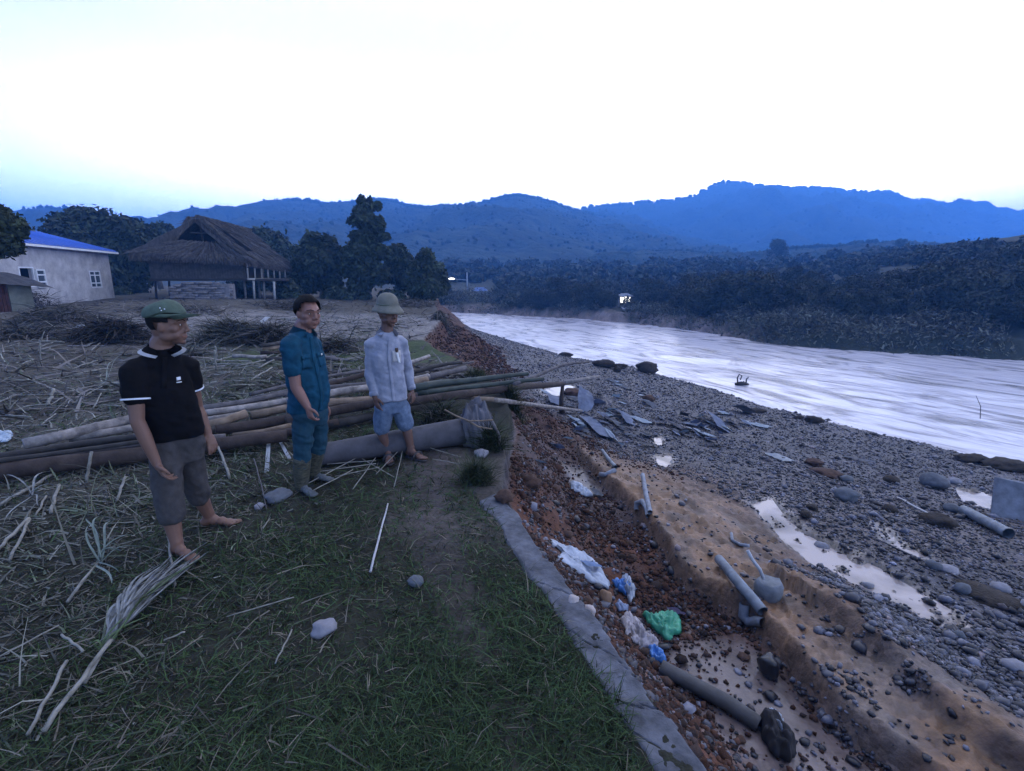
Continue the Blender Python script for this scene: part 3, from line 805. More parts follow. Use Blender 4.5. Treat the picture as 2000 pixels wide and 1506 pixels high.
def face_parts(P, r, f, u, root, sc=1.0):
    for q in (-1, 1):
        bm = bmesh.new(); ball(bm, P(q * .0315, .0800, .0125), (.0125 * sc, .0075 * sc, .0055 * sc), (r, f, u), 2)
        e = link('eye', bm_mesh('eye', bm, True), M_EYEW, root)
        bm = bmesh.new(); ball(bm, P(q * .0315 + .001, .0850, .0125), (.0060 * sc, .0035 * sc, .0052 * sc), (r, f, u), 2)
        link('iris', bm_mesh('iris', bm, True), M_EYED, e)
        bm = bmesh.new(); limb(bm, [P(q * .014, .0985, .036), P(q * .034, .0935, .043), P(q * .056, .072, .036)], [.0030 * sc, .0042 * sc, .0025 * sc], 6)
        link('eyebrow', bm_mesh('eyebrow', bm, True), M_HAIR, root)
    bm = bmesh.new(); limb(bm, [P(-.023, .082, -.0595), P(0, .0955, -.0585), P(.023, .082, -.0595)], [.0030 * sc, .0042 * sc, .0030 * sc], 6)
    link('mouth', bm_mesh('mouth', bm, True), M_LIP, root)

def hair_cap(P, r, f, u, root, sc=1.0, front=.055, fringe=True, nape=-.06, mt=None, vol=.0):
    """scalp hair: a shell that leaves the face and ears free"""
    bm = bmesh.new()
    bmesh.ops.create_uvsphere(bm, u_segments=40, v_segments=26, radius=1.0)
    out = bmesh.new(); 
    rm = []
    for v in bm.verts:
        x, y, z = v.co
        rad = 1.0 + .05 * (vn(np.array([x * 7]), np.array([y * 7 + z * 5]), 3)[0] - .3)
        v.co = Vector((x * (.0845 + vol) * rad, -.012 + y * (.102 + vol) * rad, .040 + z * (.096 + vol * 1.4) * rad))
    for v in bm.verts:
        x, y, z = v.co
        line = front if y > .052 else (-.005 if y > .018 else (.026 if y > -.028 and abs(x) > .05 else nape))
        if .018 < y <= .052: line = -.005 + (front + .005) * (y - .018) / .034
        if z < line: rm.append(v)
        else:
            k_ = 1 - .075 * (1 - min(1, (z - line) / .035)); v.co.x *= k_; v.co.y = (v.co.y + .012) * k_ - .012
    bmesh.ops.delete(bm, geom=rm, context='VERTS')
    out.free()
    for v in bm.verts: v.co = P(*[v.co.x / 1, v.co.y / 1, v.co.z / 1])
    r_ = bmesh.ops.solidify(bm, geom=bm.faces[:], thickness=.006)
    bmesh.ops.recalc_face_normals(bm, faces=bm.faces[:])
    return link('hair', bm_mesh('hair', bm, True), mt or M_HAIR, root)

def band(bm, c, axis, rx, ry, h, seg=24, th=.006, fdir=(0, 1, 0)):
    """a ring strip (cuff, hem, collar stand) round an axis"""
    a = Vector(axis).normalized(); x = Vector(fdir); x = (x - a * x.dot(a)).normalized(); y = a.cross(x)
    R_ = []
    for k in range(seg):
        t = 2 * math.pi * k / seg; o = x * math.cos(t) * rx + y * math.sin(t) * ry; on = o.normalized()
        c_ = Vector(c) + o
        R_.append([bm.verts.new(p) for p in (c_ - a * h / 2, c_ + a * h / 2, c_ + a * h / 2 + on * th, c_ - a * h / 2 + on * th)])
    for k in range(seg):
        A, B = R_[k], R_[(k + 1) % seg]
        for i in range(4): bm.faces.new((A[i], A[(i + 1) % 4], B[(i + 1) % 4], B[i]))

def patch(bm, surf_pts, th=.004):
    """thin cloth panel through given corner points"""
    vs = [bm.verts.new(Vector(p)) for p in surf_pts]; f = bm.faces.new(vs)
    r_ = bmesh.ops.extrude_face_region(bm, geom=[f]); nrm = f.normal.copy() if f.normal.length else Vector((0, -1, 0)); f.normal_update(); nrm = f.normal
    for v in [g for g in r_['geom'] if isinstance(g, bmesh.types.BMVert)]: v.co += nrm * th

from mathutils.bvhtree import BVHTree
def decal(sh, name, c, fwd, w, h, mt, off=.003, th=.003, nx=6, nz=6, roll=0.0, parent=None, path=None):
    """a cloth piece laid on the garment: a grid of points dropped onto its surface along -fwd"""
    offv = Vector((0, 0, 0)); p = sh
    while p is not None: offv += p.location; p = p.parent
    me = sh.data
    bv = BVHTree.FromPolygons([v.co + offv for v in me.vertices], [tuple(q.vertices) for q in me.polygons])
    f = Vector(fwd).normalized(); r = Vector((f.y, -f.x, 0)).normalized(); u = Vector((0, 0, 1))
    if roll: r, u = r * math.cos(roll) + u * math.sin(roll), u * math.cos(roll) - r * math.sin(roll)
    bm = bmesh.new(); G = []
    for j in range(nz + 1):
        row = []
        if path: 
            t = j / nz * (len(path) - 1); i0 = min(int(t), len(path) - 2); cc = Vector(path[i0]).lerp(Vector(path[i0 + 1]), t - i0); zz = 0
        else: cc = Vector(c); zz = (j / nz - .5) * h
        for i in range(nx + 1):
            q = cc + r * (i / nx - .5) * w + u * zz
            loc, no, _, _ = bv.ray_cast(q + f * .6, -f)
            row.append(bm.verts.new((loc + no * off) if loc else q))
        G.append(row)
    for j in range(nz):
        for i in range(nx): bm.faces.new((G[j][i], G[j][i + 1], G[j + 1][i + 1], G[j + 1][i]))
    bmesh.ops.recalc_face_normals(bm, faces=bm.faces[:]); bmesh.ops.solidify(bm, geom=bm.faces[:], thickness=th)
    return link(name, bm_mesh(name, bm, True), mt, parent or sh)

VOX = .0062
def J(px, py, Y): return on_y(px, py, Y)

# ---- man in black polo -------------------------------------------------------------------------------------
def man_black():
    base = ground(400, 1062); root = empty('person', base, 'man in a black polo shirt, grey shorts and green cap, barefoot', 'person')
    g = base.z
    fd = Vector((.62, -.78, 0)).normalized(); hd = Vector((.985, .17, 0))
    neck = J(316, 676, 3.17); pelv = J(347, 872, 3.20); waist = J(342, 838, 3.18); chest = J(316, 752, 3.15); shl = J(311, 708, 3.16)
    Rs, Re, Rw = J(262, 726, 3.02), J(268, 822, 2.96), J(306, 905, 2.97)
    Ls, Le, Lw = J(366, 716, 3.28), J(384, 795, 3.34), J(406, 846, 3.33)
    Rhip, Rk, Ra = J(326, 880, 3.12), J(328, 985, 3.05), J(346, 1062, 3.02)
    Lhip, Lk, La = J(364, 880, 3.27), J(383, 955, 3.32), J(411, 1023, 3.42)
    zr, zl = hz(Ra.x, Ra.y), hz(La.x, La.y)
    Ra.z = zr + .075; La.z = zl + .075
    bm = bmesh.new()
    trunk = interp_secs([(pelv - Vector((0, 0, .06)), .135, .095), (pelv, .135, .09), (waist, .125, .085), (waist.lerp(chest, .5), .130, .088), (chest, .142, .092), (shl, .100, .075), (neck + Vector((0, 0, -.02)), .06, .055)])
    rings(bm, trunk, fd)
    hc = J(329, 637, 3.17)
    P, r, f, u = head(bm, hc, hd, R(-2), 1.05)
    limb(bm, [neck - Vector((0, 0, .04)), neck + Vector((0, 0, .02)), hc + Vector((0, 0, -.05)) - f * .01], [.074, .064, .062])
    limb(bm, [Rs, Rs.lerp(Re, .5), Re, Re.lerp(Rw, .35), Rw], [.052, .048, .040, .041, .027])
    limb(bm, [Ls, Ls.lerp(Le, .5), Le, Le.lerp(Lw, .35), Lw], [.054, .049, .040, .041, .027])
    hand(bm, Rw, J(328, 942, 2.97) - Rw, (-.75, -.55, .2), (.6, -.7, .2), 1.0, .72)
    hand(bm, Lw, J(417, 874, 3.30) - Lw, (.75, -.5, .2), (.3, -.9, .0), .98, .55)
    limb(bm, [Rhip, Rk, Rk.lerp(Ra, .3), Ra], [.085, .056, .057, .036]); limb(bm, [Lhip, Lk, Lk.lerp(La, .3), La], [.085, .056, .056, .036])
    foot(bm, Ra, Ra + Vector((.20, -.10, 0)), zr, 1.0, 'R'); foot(bm, La, La + Vector((.25, .03, 0)), zl, 1.0, 'L')
    link('body', remesh(bm, VOX, 3), M_SKIN, root)
    face_parts(P, r, f, u, root)
    hair_cap(P, r, f, u, root, nape=-.055, front=.05)
    # polo shirt
    blk = mat('black_pique', (.005, .005, .0065), rough=.9, var=.2, scale=30, bump=.35, bdist=.002, spec=.1)
    wht = mat('white_ribbing', (.62, .66, .74), rough=.8, var=.08, scale=40, bump=.1)
    bm = bmesh.new()
    hem = J(345, 846, 3.18)
    secs = interp_secs([(hem + Vector((0, 0, -.03)), .156, .116), (hem + Vector((0, 0, .03)), .162, .122), (waist.lerp(chest, .5) + fd * .012, .164, .120), (chest, .170, .120), (shl, .125, .090), (neck + Vector((0, 0, -.015)), .080, .070)])
    rings(bm, secs, fd)
    limb(bm, [neck.lerp(Rs, .25) + Vector((0, 0, -.035)), shl.lerp(Rs, .6), Rs, Rs.lerp(Re, .48)], [.055, .068, .077, .073]); limb(bm, [neck.lerp(Ls, .25) + Vector((0, 0, -.035)), shl.lerp(Ls, .6), Ls, Ls.lerp(Le, .45)], [.055, .066, .072, .066])
    sh = link('shirt', remesh(bm, .009, 5, disp=(.014, 6, 8), seed=4), blk, root)
    for A, B, t, rr in ((Rs, Re, .585, .0745), (Ls, Le, .55, .066)):
        bm = bmesh.new(); d = (B - A); band(bm, A.lerp(B, t - .03), d, rr, rr, .010, th=.003)
        link('sleeve_trim', bm_mesh('trim', bm), wht, sh)
    # turned collar with pale edge: two leaves meeting at the throat
    rv = Vector((fd.y, -fd.x, 0))
    throat = neck + fd * .088 + Vector((0, 0, -.062))
    for q in (1, -1):
        top = [neck + (rv * q * math.sin(t) - fd * math.cos(t)) * .072 + Vector((0, 0, .022 - .05 * (t / math.pi) ** 2)) for t in np.linspace(0, math.pi * .93, 9)]
        bot = [neck + (rv * q * math.sin(t) * 1.28 - fd * math.cos(t) * 1.22) * .084 + Vector((0, 0, -.004 - .055 * (t / math.pi) ** 2)) for t in np.linspace(0, math.pi * .90, 9)]
        edg = [neck + (rv * q * math.sin(t) * 1.50 - fd * math.cos(t) * 1.42) * .087 + Vector((0, 0, -.014 - .060 * (t / math.pi) ** 2)) for t in np.linspace(0, math.pi * .88, 9)]
        for a, b, mt, nm in ((top, bot, blk, 'collar'), (bot, edg, wht, 'collar_edge')):
            bm = bmesh.new()
            va = [bm.verts.new(p) for p in a]; vb = [bm.verts.new(p) for p in b]
            for k in range(8): bm.faces.new((va[k], va[k + 1], vb[k + 1], vb[k]))
            bmesh.ops.solidify(bm, geom=bm.faces[:], thickness=.004)
            link(nm, bm_mesh(nm, bm, True), mt, sh)
    decal(sh, 'placket', 0, fd, .030, 0, blk, path=[neck + Vector((0, 0, -.06)), chest + Vector((0, 0, .0))], nz=8, nx=2)
    # small chest badge on his left breast
    bc = chest - rv * .085 + Vector((0, 0, .045))
    decal(sh, 'badge', bc, fd, .022, .020, wht, nx=3, nz=3); decal(sh, 'badge_text', bc + Vector((0, 0, -.022)), fd, .028, .006, wht, nx=3, nz=1)
    # shorts
    gry = mat('grey_cotton_shorts', (.042, .040, .042), rough=.9, var=.25, scale=16, bump=.4, bdist=.003)
    bm = bmesh.new()
    rings(bm, interp_secs([(pelv + Vector((0, 0, -.10)), .140, .105), (pelv, .160, .118), (hem + Vector((0, 0, .02)), .148, .108)]), fd)
    Rh, Lh = J(336, 1004, 3.04), J(390, 974, 3.34)
    limb(bm, [Rhip + Vector((0, 0, .02)), Rk.lerp(Rhip, .25), Rh], [.094, .086, .078]); limb(bm, [Lhip + Vector((0, 0, .02)), Lk.lerp(Lhip, .25), Lh + Vector((0, 0, .02))], [.094, .085, .076])
    so = link('shorts', remesh(bm, .009, 5, disp=(.017, 8, 6), seed=9), gry, root)
    bm = bmesh.new(); limb(bm, [Rhip + Vector((-.095, -.02, -.02)), Rhip + Vector((-.075, -.065, -.14))], [.006, .006], 6); link('pocket_seam', bm_mesh('seam', bm, True), gry, so)
    # army-style cap
    grn = mat('green_cap_cloth', (.055, .085, .068), rough=.85, var=.18, scale=30, bump=.3, bdist=.002)
    c = root.location
    bm = bmesh.new()
    bmesh.ops.create_uvsphere(bm, u_segments=36, v_segments=20, radius=1)
    bmesh.ops.delete(bm, geom=[v for v in bm.verts if v.co.z < -.05], context='VERTS')
    for v in bm.verts:
        x, y, z = v.co
        zz = .064 + z * .074 * (1 + .22 * max(0, y)) - .018 * max(0, -y) * (1 - z)
        v.co = P(x * .092, -.014 + y * .116 - .02 * z, zz + .010 + .012 * math.sin(y * 3))
    bmesh.ops.solidify(bm, geom=bm.faces[:], thickness=.004)
    cap = link('cap', bm_mesh('cap', bm, True), grn, root)
    bm = bmesh.new(); band(bm, P(0, -.012, .068), u, .112, .091, .022, th=.004, fdir=f); link('cap_band', bm_mesh('cap_band', bm, True), grn, cap)
    bm = bmesh.new(); n = 14
    A = []; B = []
    for k in range(n + 1):
        t = -1.15 + 2.3 * k / n
        A.append(bm.verts.new(P(.090 * math.sin(t), .100 * math.cos(t) + .004, .078 - .018 * math.sin(t) ** 2)))
        B.append(bm.verts.new(P(.086 * math.sin(t), .100 * math.cos(t) + .088 * math.cos(t * 1.25) ** .6 if math.cos(t * 1.25) > 0 else .100 * math.cos(t), .074 - .034 * math.sin(t) ** 2)))
    for k in range(n): bm.faces.new((A[k], A[k + 1], B[k + 1], B[k]))
    bmesh.ops.solidify(bm, geom=bm.faces[:], thickness=.009)
    link('visor', bm_mesh('visor', bm, True), mat('green_visor', (.10, .155, .125), rough=.6, var=.1, scale=30, bump=.1), cap)
    bm = bmesh.new()
    for dy, dz in ((.020, .098), (.036, .106), (.012, .112)): ball(bm, P(.088 - .3 * (dz - .09), dy - .01, dz), .0038)
    link('eyelet', bm_mesh('eyelet', bm, True), wht, cap)

# ---- man in teal uniform -----------------------------------------------------------------------------------
def man_teal():
    base = ground(608, 952); root = empty('person', base, 'bare-headed man in a teal uniform shirt and trousers with dark boots', 'person')
    fd = Vector((.88, -.47, 0)).normalized(); hd = Vector((.80, -.60, 0)); rv = Vector((fd.y, -fd.x, 0))
    neck = J(592, 641, 4.16); pelv = J(606, 808, 4.16); waist = J(603, 765, 4.16); chest = J(592, 700, 4.14); shl = J(588, 660, 4.15)
    Rs, Re, Rw = J(567, 674, 3.99), J(578, 757, 3.95), J(601, 795, 3.93)
    Ls, Le, Lw = J(611, 672, 4.32), J(626, 742, 4.36), J(634, 790, 4.33)
    Rhip, Rk, Ra = J(594, 812, 4.08), J(591, 872, 4.06), J(589, 950, 4.04)
    Lhip, Lk, La = J(617, 812, 4.25), J(622, 858, 4.27), J(612, 925, 4.28)
    zr, zl = hz(Ra.x, Ra.y), hz(La.x, La.y); Ra.z = zr + .09; La.z = zl + .09
    bm = bmesh.new()
    rings(bm, interp_secs([(pelv, .13, .09), (waist, .125, .095), (chest, .14, .092), (shl, .100, .075), (neck + Vector((0, 0, -.02)), .06, .055)]), fd)
    hc = J(602, 613, 4.15)
    P, r, f, u = head(bm, hc, hd, R(-5), 1.07)
    limb(bm, [neck - Vector((0, 0, .05)), neck + Vector((0, 0, .02)), hc + Vector((0, 0, -.05)) - f * .01], [.074, .068, .066])
    limb(bm, [Rs, Rs.lerp(Re, .5), Re, Re.lerp(Rw, .35), Rw], [.056, .050, .043, .043, .029])
    limb(bm, [Ls, Le, Rw.lerp(Lw, 1.0)], [.05, .040, .028])
    hand(bm, Rw, J(607, 815, 3.92) - Rw, (-.5, -.8, .2), (.8, -.3, .3), 1.0, .95)
    hand(bm, Lw, Vector((.05, .0, -1)), (.3, .9, .2), (.9, -.2, 0), 1.0, .5)
    limb(bm, [Rhip, Rk, Ra], [.08, .055, .04]); limb(bm, [Lhip, Lk, La], [.08, .055, .04])
    link('body', remesh(bm, VOX, 3), mat('reddish_tan_skin', (.19, .095, .075), rough=.5, var=.07, scale=9, bump=.1, bdist=.004, spec=.45), root)
    face_parts(P, r, f, u, root)
    hair_cap(P, r, f, u, root, nape=-.03, front=.090, vol=.007)
    tl = mat('teal_uniform_cloth', (.005, .046, .086), rough=.85, var=.25, scale=14, bump=.25, bdist=.003, spec=.15)
    tl2 = mat('teal_trouser_cloth', (.006, .036, .060), rough=.85, var=.25, scale=14, bump=.35, bdist=.004)
    bm = bmesh.new()
    hemc = J(601, 800, 4.16)
    rings(bm, interp_secs([(hemc, .168, .142), (waist + fd * .01, .168, .146), (waist.lerp(chest, .5) + fd * .012, .166, .138), (chest, .170, .124), (shl + Vector((0, 0, -.005)), .128, .092), (neck + Vector((0, 0, -.015)), .084, .074)]), fd)
    limb(bm, [neck.lerp(Rs, .25) + Vector((0, 0, -.035)), shl.lerp(Rs, .6), Rs, Rs.lerp(Re, .56)], [.056, .066, .076, .076]); limb(bm, [neck.lerp(Ls, .25) + Vector((0, 0, -.035)), shl.lerp(Ls, .6), Ls, Ls.lerp(Le, .5)], [.056, .064, .074, .074])
    sh = link('shirt', remesh(bm, .009, 5, disp=(.018, 6, 8), seed=14), tl, root)
    for q in (1, -1):
        top = [neck + (rv * q * math.sin(t) - fd * math.cos(t)) * .070 + Vector((0, 0, .030 - .05 * (t / math.pi) ** 2)) for t in np.linspace(0, math.pi * .88, 8)]
        bot = [neck + (rv * q * math.sin(t) * 1.32 - fd * math.cos(t) * 1.28) * .082 + Vector((0, 0, -.022 - .07 * (t / math.pi) ** 2)) for t in np.linspace(0, math.pi * .86, 8)]
        bm = bmesh.new(); va = [bm.verts.new(p) for p in top]; vb = [bm.verts.new(p) for p in bot]
        for k in range(7): bm.faces.new((va[k], va[k + 1], vb[k + 1], vb[k]))
        bmesh.ops.solidify(bm, geom=bm.faces[:], thickness=.005); link('collar', bm_mesh('collar', bm, True), tl, sh)
    decal(sh, 'placket', 0, fd, .034, 0, tl, path=[neck + Vector((0, 0, -.07)), chest, waist, hemc + Vector((0, 0, .01))], nz=22, nx=2, th=.004)
    for q in (1, -1):
        pk = decal(sh, 'pocket', chest + rv * q * .085 + Vector((0, 0, -.015)), fd, .092, .10, tl)
        decal(sh, 'pocket_flap', chest + rv * q * .085 + Vector((0, 0, .030)), fd, .098, .034, tl, off=.009, nz=2)
    bm = bmesh.new(); bm.free(); decal(sh, 'button', chest - rv * .085 + Vector((0, 0, .028)), fd, .012, .012, mat('pale_button', (.6, .6, .6), var=.05, bump=0), off=.013, nx=2, nz=2)
    bm = bmesh.new()
    rings(bm, interp_secs([(pelv + Vector((0, 0, -.09)), .135, .110), (pelv, .156, .128), (pelv + Vector((0, 0, .08)), .145, .122)]), fd)
    limb(bm, [Rhip, Rk, Rk.lerp(Ra, .25), Ra.lerp(Rk, .52)], [.094, .078, .074, .070]); limb(bm, [Lhip, Lk, Lk.lerp(La, .25), La.lerp(Lk, .52)], [.092, .076, .072, .068])
    link('trousers', remesh(bm, .009, 4, disp=(.020, 7, 10), seed=19), tl2, root)
    bt = mat('muddy_camo_boot', (.030, .036, .028), rough=.7, var=.6, scale=26, bump=.3, bdist=.004, col2=(.085, .085, .060), stretch=(1, 1, 3))
    sole = mat('muddy_pale_shoe', (.070, .082, .095), rough=.7, var=.3, scale=20, bump=.3)
    for A, K, z, td in ((Ra, Rk, zr, Vector((.20, -.14, 0))), (La, Lk, zl, Vector((.26, -.05, 0)))):
        bm = bmesh.new(); limb(bm, [A.lerp(K, .62), A.lerp(K, .3), Vector((A.x, A.y, z + .06))], [.074, .066, .052])
        b = link('boot', remesh(bm, .009, 3, disp=(.006, 9, 14), seed=3), bt, root)
        bm = bmesh.new(); foot(bm, Vector((A.x, A.y, z + .08)), A + td, z + .002, 1.06, False)
        link('shoe', remesh(bm, .008, 4), sole, b)

# ---- man in pale shirt and sun helmet ---------------------------------------------------------------------
def man_pale():
    base = ground(790, 900); root = empty('person', base, 'man in a pale long-sleeved shirt, blue shorts, sandals and green sun helmet', 'person')
    fd = Vector((.42, -.90, 0)).normalized(); hd = Vector((.74, -.67, 0)); rv = Vector((fd.y, -fd.x, 0))
    neck = J(756, 643, 4.86); pelv = J(764, 790, 4.88); waist = J(761, 750, 4.86); chest = J(754, 694, 4.84); shl = J(753, 660, 4.86)
    Rs, Re, Rw = J(725, 672, 4.80), J(724, 728, 4.80), J(732, 776, 4.74)
    Ls, Le, Lw = J(783, 670, 4.95), J(796, 722, 5.02), J(804, 762, 4.98)
    Rhip, Rk, Ra = J(750, 796, 4.82), J(745, 842, 4.82), J(758, 890, 4.86)
    Lhip, Lk, La = J(782, 796, 4.92), J(793, 832, 4.90), J(803, 887, 4.90)
    zr, zl = hz(Ra.x, Ra.y), hz(La.x, La.y); Ra.z = zr + .085; La.z = zl + .085
    bm = bmesh.new()
    rings(bm, interp_secs([(pelv - Vector((0, 0, .06)), .13, .09), (pelv, .125, .085), (waist, .11, .078), (chest, .13, .08), (shl, .095, .07), (neck + Vector((0, 0, -.02)), .055, .05)]), fd)
    hc = J(758, 613, 4.85)
    P, r, f, u = head(bm, hc, hd, R(-4), 1.04)
    limb(bm, [neck - Vector((0, 0, .05)), neck + Vector((0, 0, .01)), hc + Vector((0, 0, -.05)) - f * .01], [.066, .058, .057])
    limb(bm, [Rs, Re, Rw], [.048, .037, .026]); limb(bm, [Ls, Le, Lw], [.048, .037, .026])
    hand(bm, Rw, J(739, 800, 4.73) - Rw, (-.6, -.7, .2), (.7, -.6, .2), 1.0, .40)
    hand(bm, Lw, J(809, 782, 4.96) - Lw, (.8, -.3, .2), (.2, -.9, .1), 1.0, .80)
    limb(bm, [Rhip, Rk, Rk.lerp(Ra, .3), Ra], [.078, .052, .050, .033]); limb(bm, [Lhip, Lk, Lk.lerp(La, .3), La], [.078, .052, .050, .033])
    dR, dL = Vector((.08, -.24, 0)), Vector((.22, -.16, 0))
    foot(bm, Ra, Ra + dR, zr + .014, 1.0, 'R'); foot(bm, La, La + dL, zl + .014, 1.0, 'L')
    link('body', remesh(bm, VOX, 3), mat('dark_tanned_skin', (.115, .062, .048), rough=.55, var=.07, scale=9, bump=.1, bdist=.004, spec=.4), root)
    face_parts(P, r, f, u, root, .99)
    hair_cap(P, r, f, u, root, nape=-.035, front=.06)
    pl = mat('pale_blue_shirt_cloth', (.20, .23, .31), rough=.85, var=.22, scale=9, bump=.3, bdist=.004, sheen=.08, col2=(.32, .34, .42))
    bm = bmesh.new(); hemc = J(764, 781, 4.86)
    rings(bm, interp_secs([(hemc, .158, .118), (waist, .154, .116), (waist.lerp(chest, .5), .156, .114), (chest, .162, .112), (shl + Vector((0, 0, -.005)), .125, .086), (neck + Vector((0, 0, -.018)), .076, .066)]), fd)
    limb(bm, [neck.lerp(Rs, .25) + Vector((0, 0, -.035)), shl.lerp(Rs, .6), Rs, Re, Re.lerp(Rw, .82)], [.052, .062, .066, .056, .043]); limb(bm, [neck.lerp(Ls, .25) + Vector((0, 0, -.035)), shl.lerp(Ls, .6), Ls, Le, Le.lerp(Lw, .82)], [.052, .062, .066, .056, .043])
    sh = link('shirt', remesh(bm, .009, 4, disp=(.018, 7, 8), seed=24), pl, root)
    for A, B in ((Re, Rw), (Le, Lw)):
        bm = bmesh.new(); band(bm, A.lerp(B, .86), B - A, .041, .041, .045, th=.005); link('cuff', bm_mesh('cuff', bm, True), pl, sh)
    for q in (1, -1):
        top = [neck + (rv * q * math.sin(t) - fd * math.cos(t)) * .066 + Vector((0, 0, .026 - .07 * (t / math.pi) ** 2)) for t in np.linspace(0, math.pi * .80, 8)]
        bot = [neck + (rv * q * math.sin(t) * 1.36 - fd * math.cos(t) * 1.3) * .080 + Vector((0, 0, -.020 - .08 * (t / math.pi) ** 2)) for t in np.linspace(0, math.pi * .78, 8)]
        bm = bmesh.new(); va = [bm.verts.new(p) for p in top]; vb = [bm.verts.new(p) for p in bot]
        for k in range(7): bm.faces.new((va[k], va[k + 1], vb[k + 1], vb[k]))
        bmesh.ops.solidify(bm, geom=bm.faces[:], thickness=.005); link('collar', bm_mesh('collar', bm, True), pl, sh)
    bm = bmesh.new(); ball(bm, neck + fd * .050 + Vector((0, 0, -.062)), (.034, .020, .040), (rv, fd, (0, 0, 1))); link('undershirt', bm_mesh('undershirt', bm, True), mat('black_undershirt', (.012, .012, .014), rough=.9), root)
    decal(sh, 'placket', 0, fd, .030, 0, pl, path=[neck + Vector((0, 0, -.09)), chest, waist, hemc + Vector((0, 0, .01))], nz=22, nx=2, th=.004)
    pc = chest - rv * .080
    pk = decal(sh, 'pocket', pc, fd, .088, .105, mat('yellowed_pocket_cloth', (.36, .36, .38), rough=.85, var=.12, scale=12))
    decal(sh, 'paper_slip', pc - rv * .012 + Vector((0, 0, -.02)), fd, .022, .10, mat('white_paper', (.60, .63, .68), var=.04, bump=0), off=.010, roll=R(-12), nx=2)
    decal(sh, 'pouch', pc + Vector((0, 0, .055)), fd, .026, .040, mat('brown_leather', (.05, .03, .02)), off=.012, th=.008, nx=2, nz=3)
    dn = mat('faded_denim', (.070, .110, .185), rough=.85, var=.25, scale=22, bump=.35, bdist=.003, col2=(.13, .18, .27))
    bm = bmesh.new()
    rings(bm, interp_secs([(pelv + Vector((0, 0, -.07)), .150, .110), (pelv, .160, .120), (pelv + Vector((0, 0, .08)), .145, .108)]), fd)
    limb(bm, [Rhip, Rk.lerp(Rhip, .45), Rk.lerp(Rhip, .14)], [.098, .090, .082]); limb(bm, [Lhip, Lk.lerp(Lhip, .45), Lk.lerp(Lhip, .14)], [.098, .090, .086])
    link('shorts', remesh(bm, .009, 4, disp=(.011, 9, 8), seed=29), dn, root)
    # sun helmet: domed crown over a sloping brim
    hm = mat('olive_helmet_cloth', (.125, .128, .112), rough=.8, var=.12, scale=18, bump=.2)
    prof = [(.000, .172), (.030, .170), (.060, .158), (.085, .132), (.098, .100), (.103, .072), (.104, .060), (.118, .046), (.138, .026), (.150, .010), (.146, .006), (.100, .052), (.096, .068)]
    bm = bmesh.new(); seg = 36; RG = []
    for pr, pz in prof:
        ring = []
        for k in range(seg):
            t = 2 * math.pi * k / seg; st, ct = math.sin(t), math.cos(t)
            ex = 1.0 + (.10 * abs(ct) if pr > .1 else .10 * abs(ct))
            drop = -.020 * (1 if ct < 0 else .55) * abs(ct) * max(0, (pr - .104) / .046)
            ring.append(bm.verts.new(P(st * pr * .96, ct * pr * ex - .008, pz + drop + .020)))
        RG.append(ring)
    for i in range(len(RG) - 1):
        for k in range(seg): bm.faces.new((RG[i][k], RG[i][(k + 1) % seg], RG[i + 1][(k + 1) % seg], RG[i + 1][k]))
    bmesh.ops.remove_doubles(bm, verts=bm.verts[:], dist=.0005); bmesh.ops.recalc_face_normals(bm, faces=bm.faces[:])
    hl = link('sun_helmet', bm_mesh('sun_helmet', bm, True), hm, root)
    bm = bmesh.new(); band(bm, P(0, -.008, .088), u, .113, .100, .018, th=.004, fdir=f); link('helmet_band', bm_mesh('band', bm, True), mat('dark_olive_band', (.10, .115, .09)), hl)
    rub = mat('dark_rubber_sandal', (.035, .035, .04), rough=.7, var=.2, bump=.1)
    for A, dv, z in ((Ra, dR, zr), (La, dL, zl)):
        ff = dv.normalized(); s = Vector((ff.y, -ff.x, 0)); bm = bmesh.new()
        c = Vector((A.x, A.y, z + .008)) + ff * .075
        ball(bm, c, (.145, .052, .011), (ff, s, (0, 0, 1)), 3); sd = link('sandal', bm_mesh('sandal', bm, True), rub, root)
        bm = bmesh.new(); q0 = c + ff * .02
        tube(bm, [q0 + s * math.cos(t) * .054 + Vector((0, 0, math.sin(t) * .062 + .004)) for t in np.linspace(0, math.pi, 9)], [.016] * 9, 6, ell=.35, up=tuple(ff)); link('strap', bm_mesh('strap', bm, True), rub, sd)

man_black(); man_teal(); man_pale()
# ------------------------------------------------------------------ white house with a blue roof
WOOD_DK = mat('dark_weathered_wood', (.036, .032, .030), rough=.9, var=.35, scale=8, bump=.4, bdist=.01, stretch=(1, 1, 6))
def wall_frame(A, B):
    """local frame along a wall foot A->B (2D): returns fn(s, out, z) -> world"""
    A = Vector((A[0], A[1])); B = Vector((B[0], B[1])); d = (B - A).normalized(); n = Vector((d.y, -d.x))
    return (lambda s, o, z: Vector((A.x + d.x * s + n.x * o, A.y + d.y * s + n.y * o, z))), (B - A).length, math.atan2(d.y, d.x)

def fbox(bm, F, yaw, s0, s1, o0, o1, z0, z1, jit=0.0):
    c = F((s0 + s1) / 2, (o0 + o1) / 2, (z0 + z1) / 2)
    return box(bm, c, (s1 - s0, abs(o1 - o0), z1 - z0), Matrix.Rotation(yaw, 4, 'Z'), jit=jit)

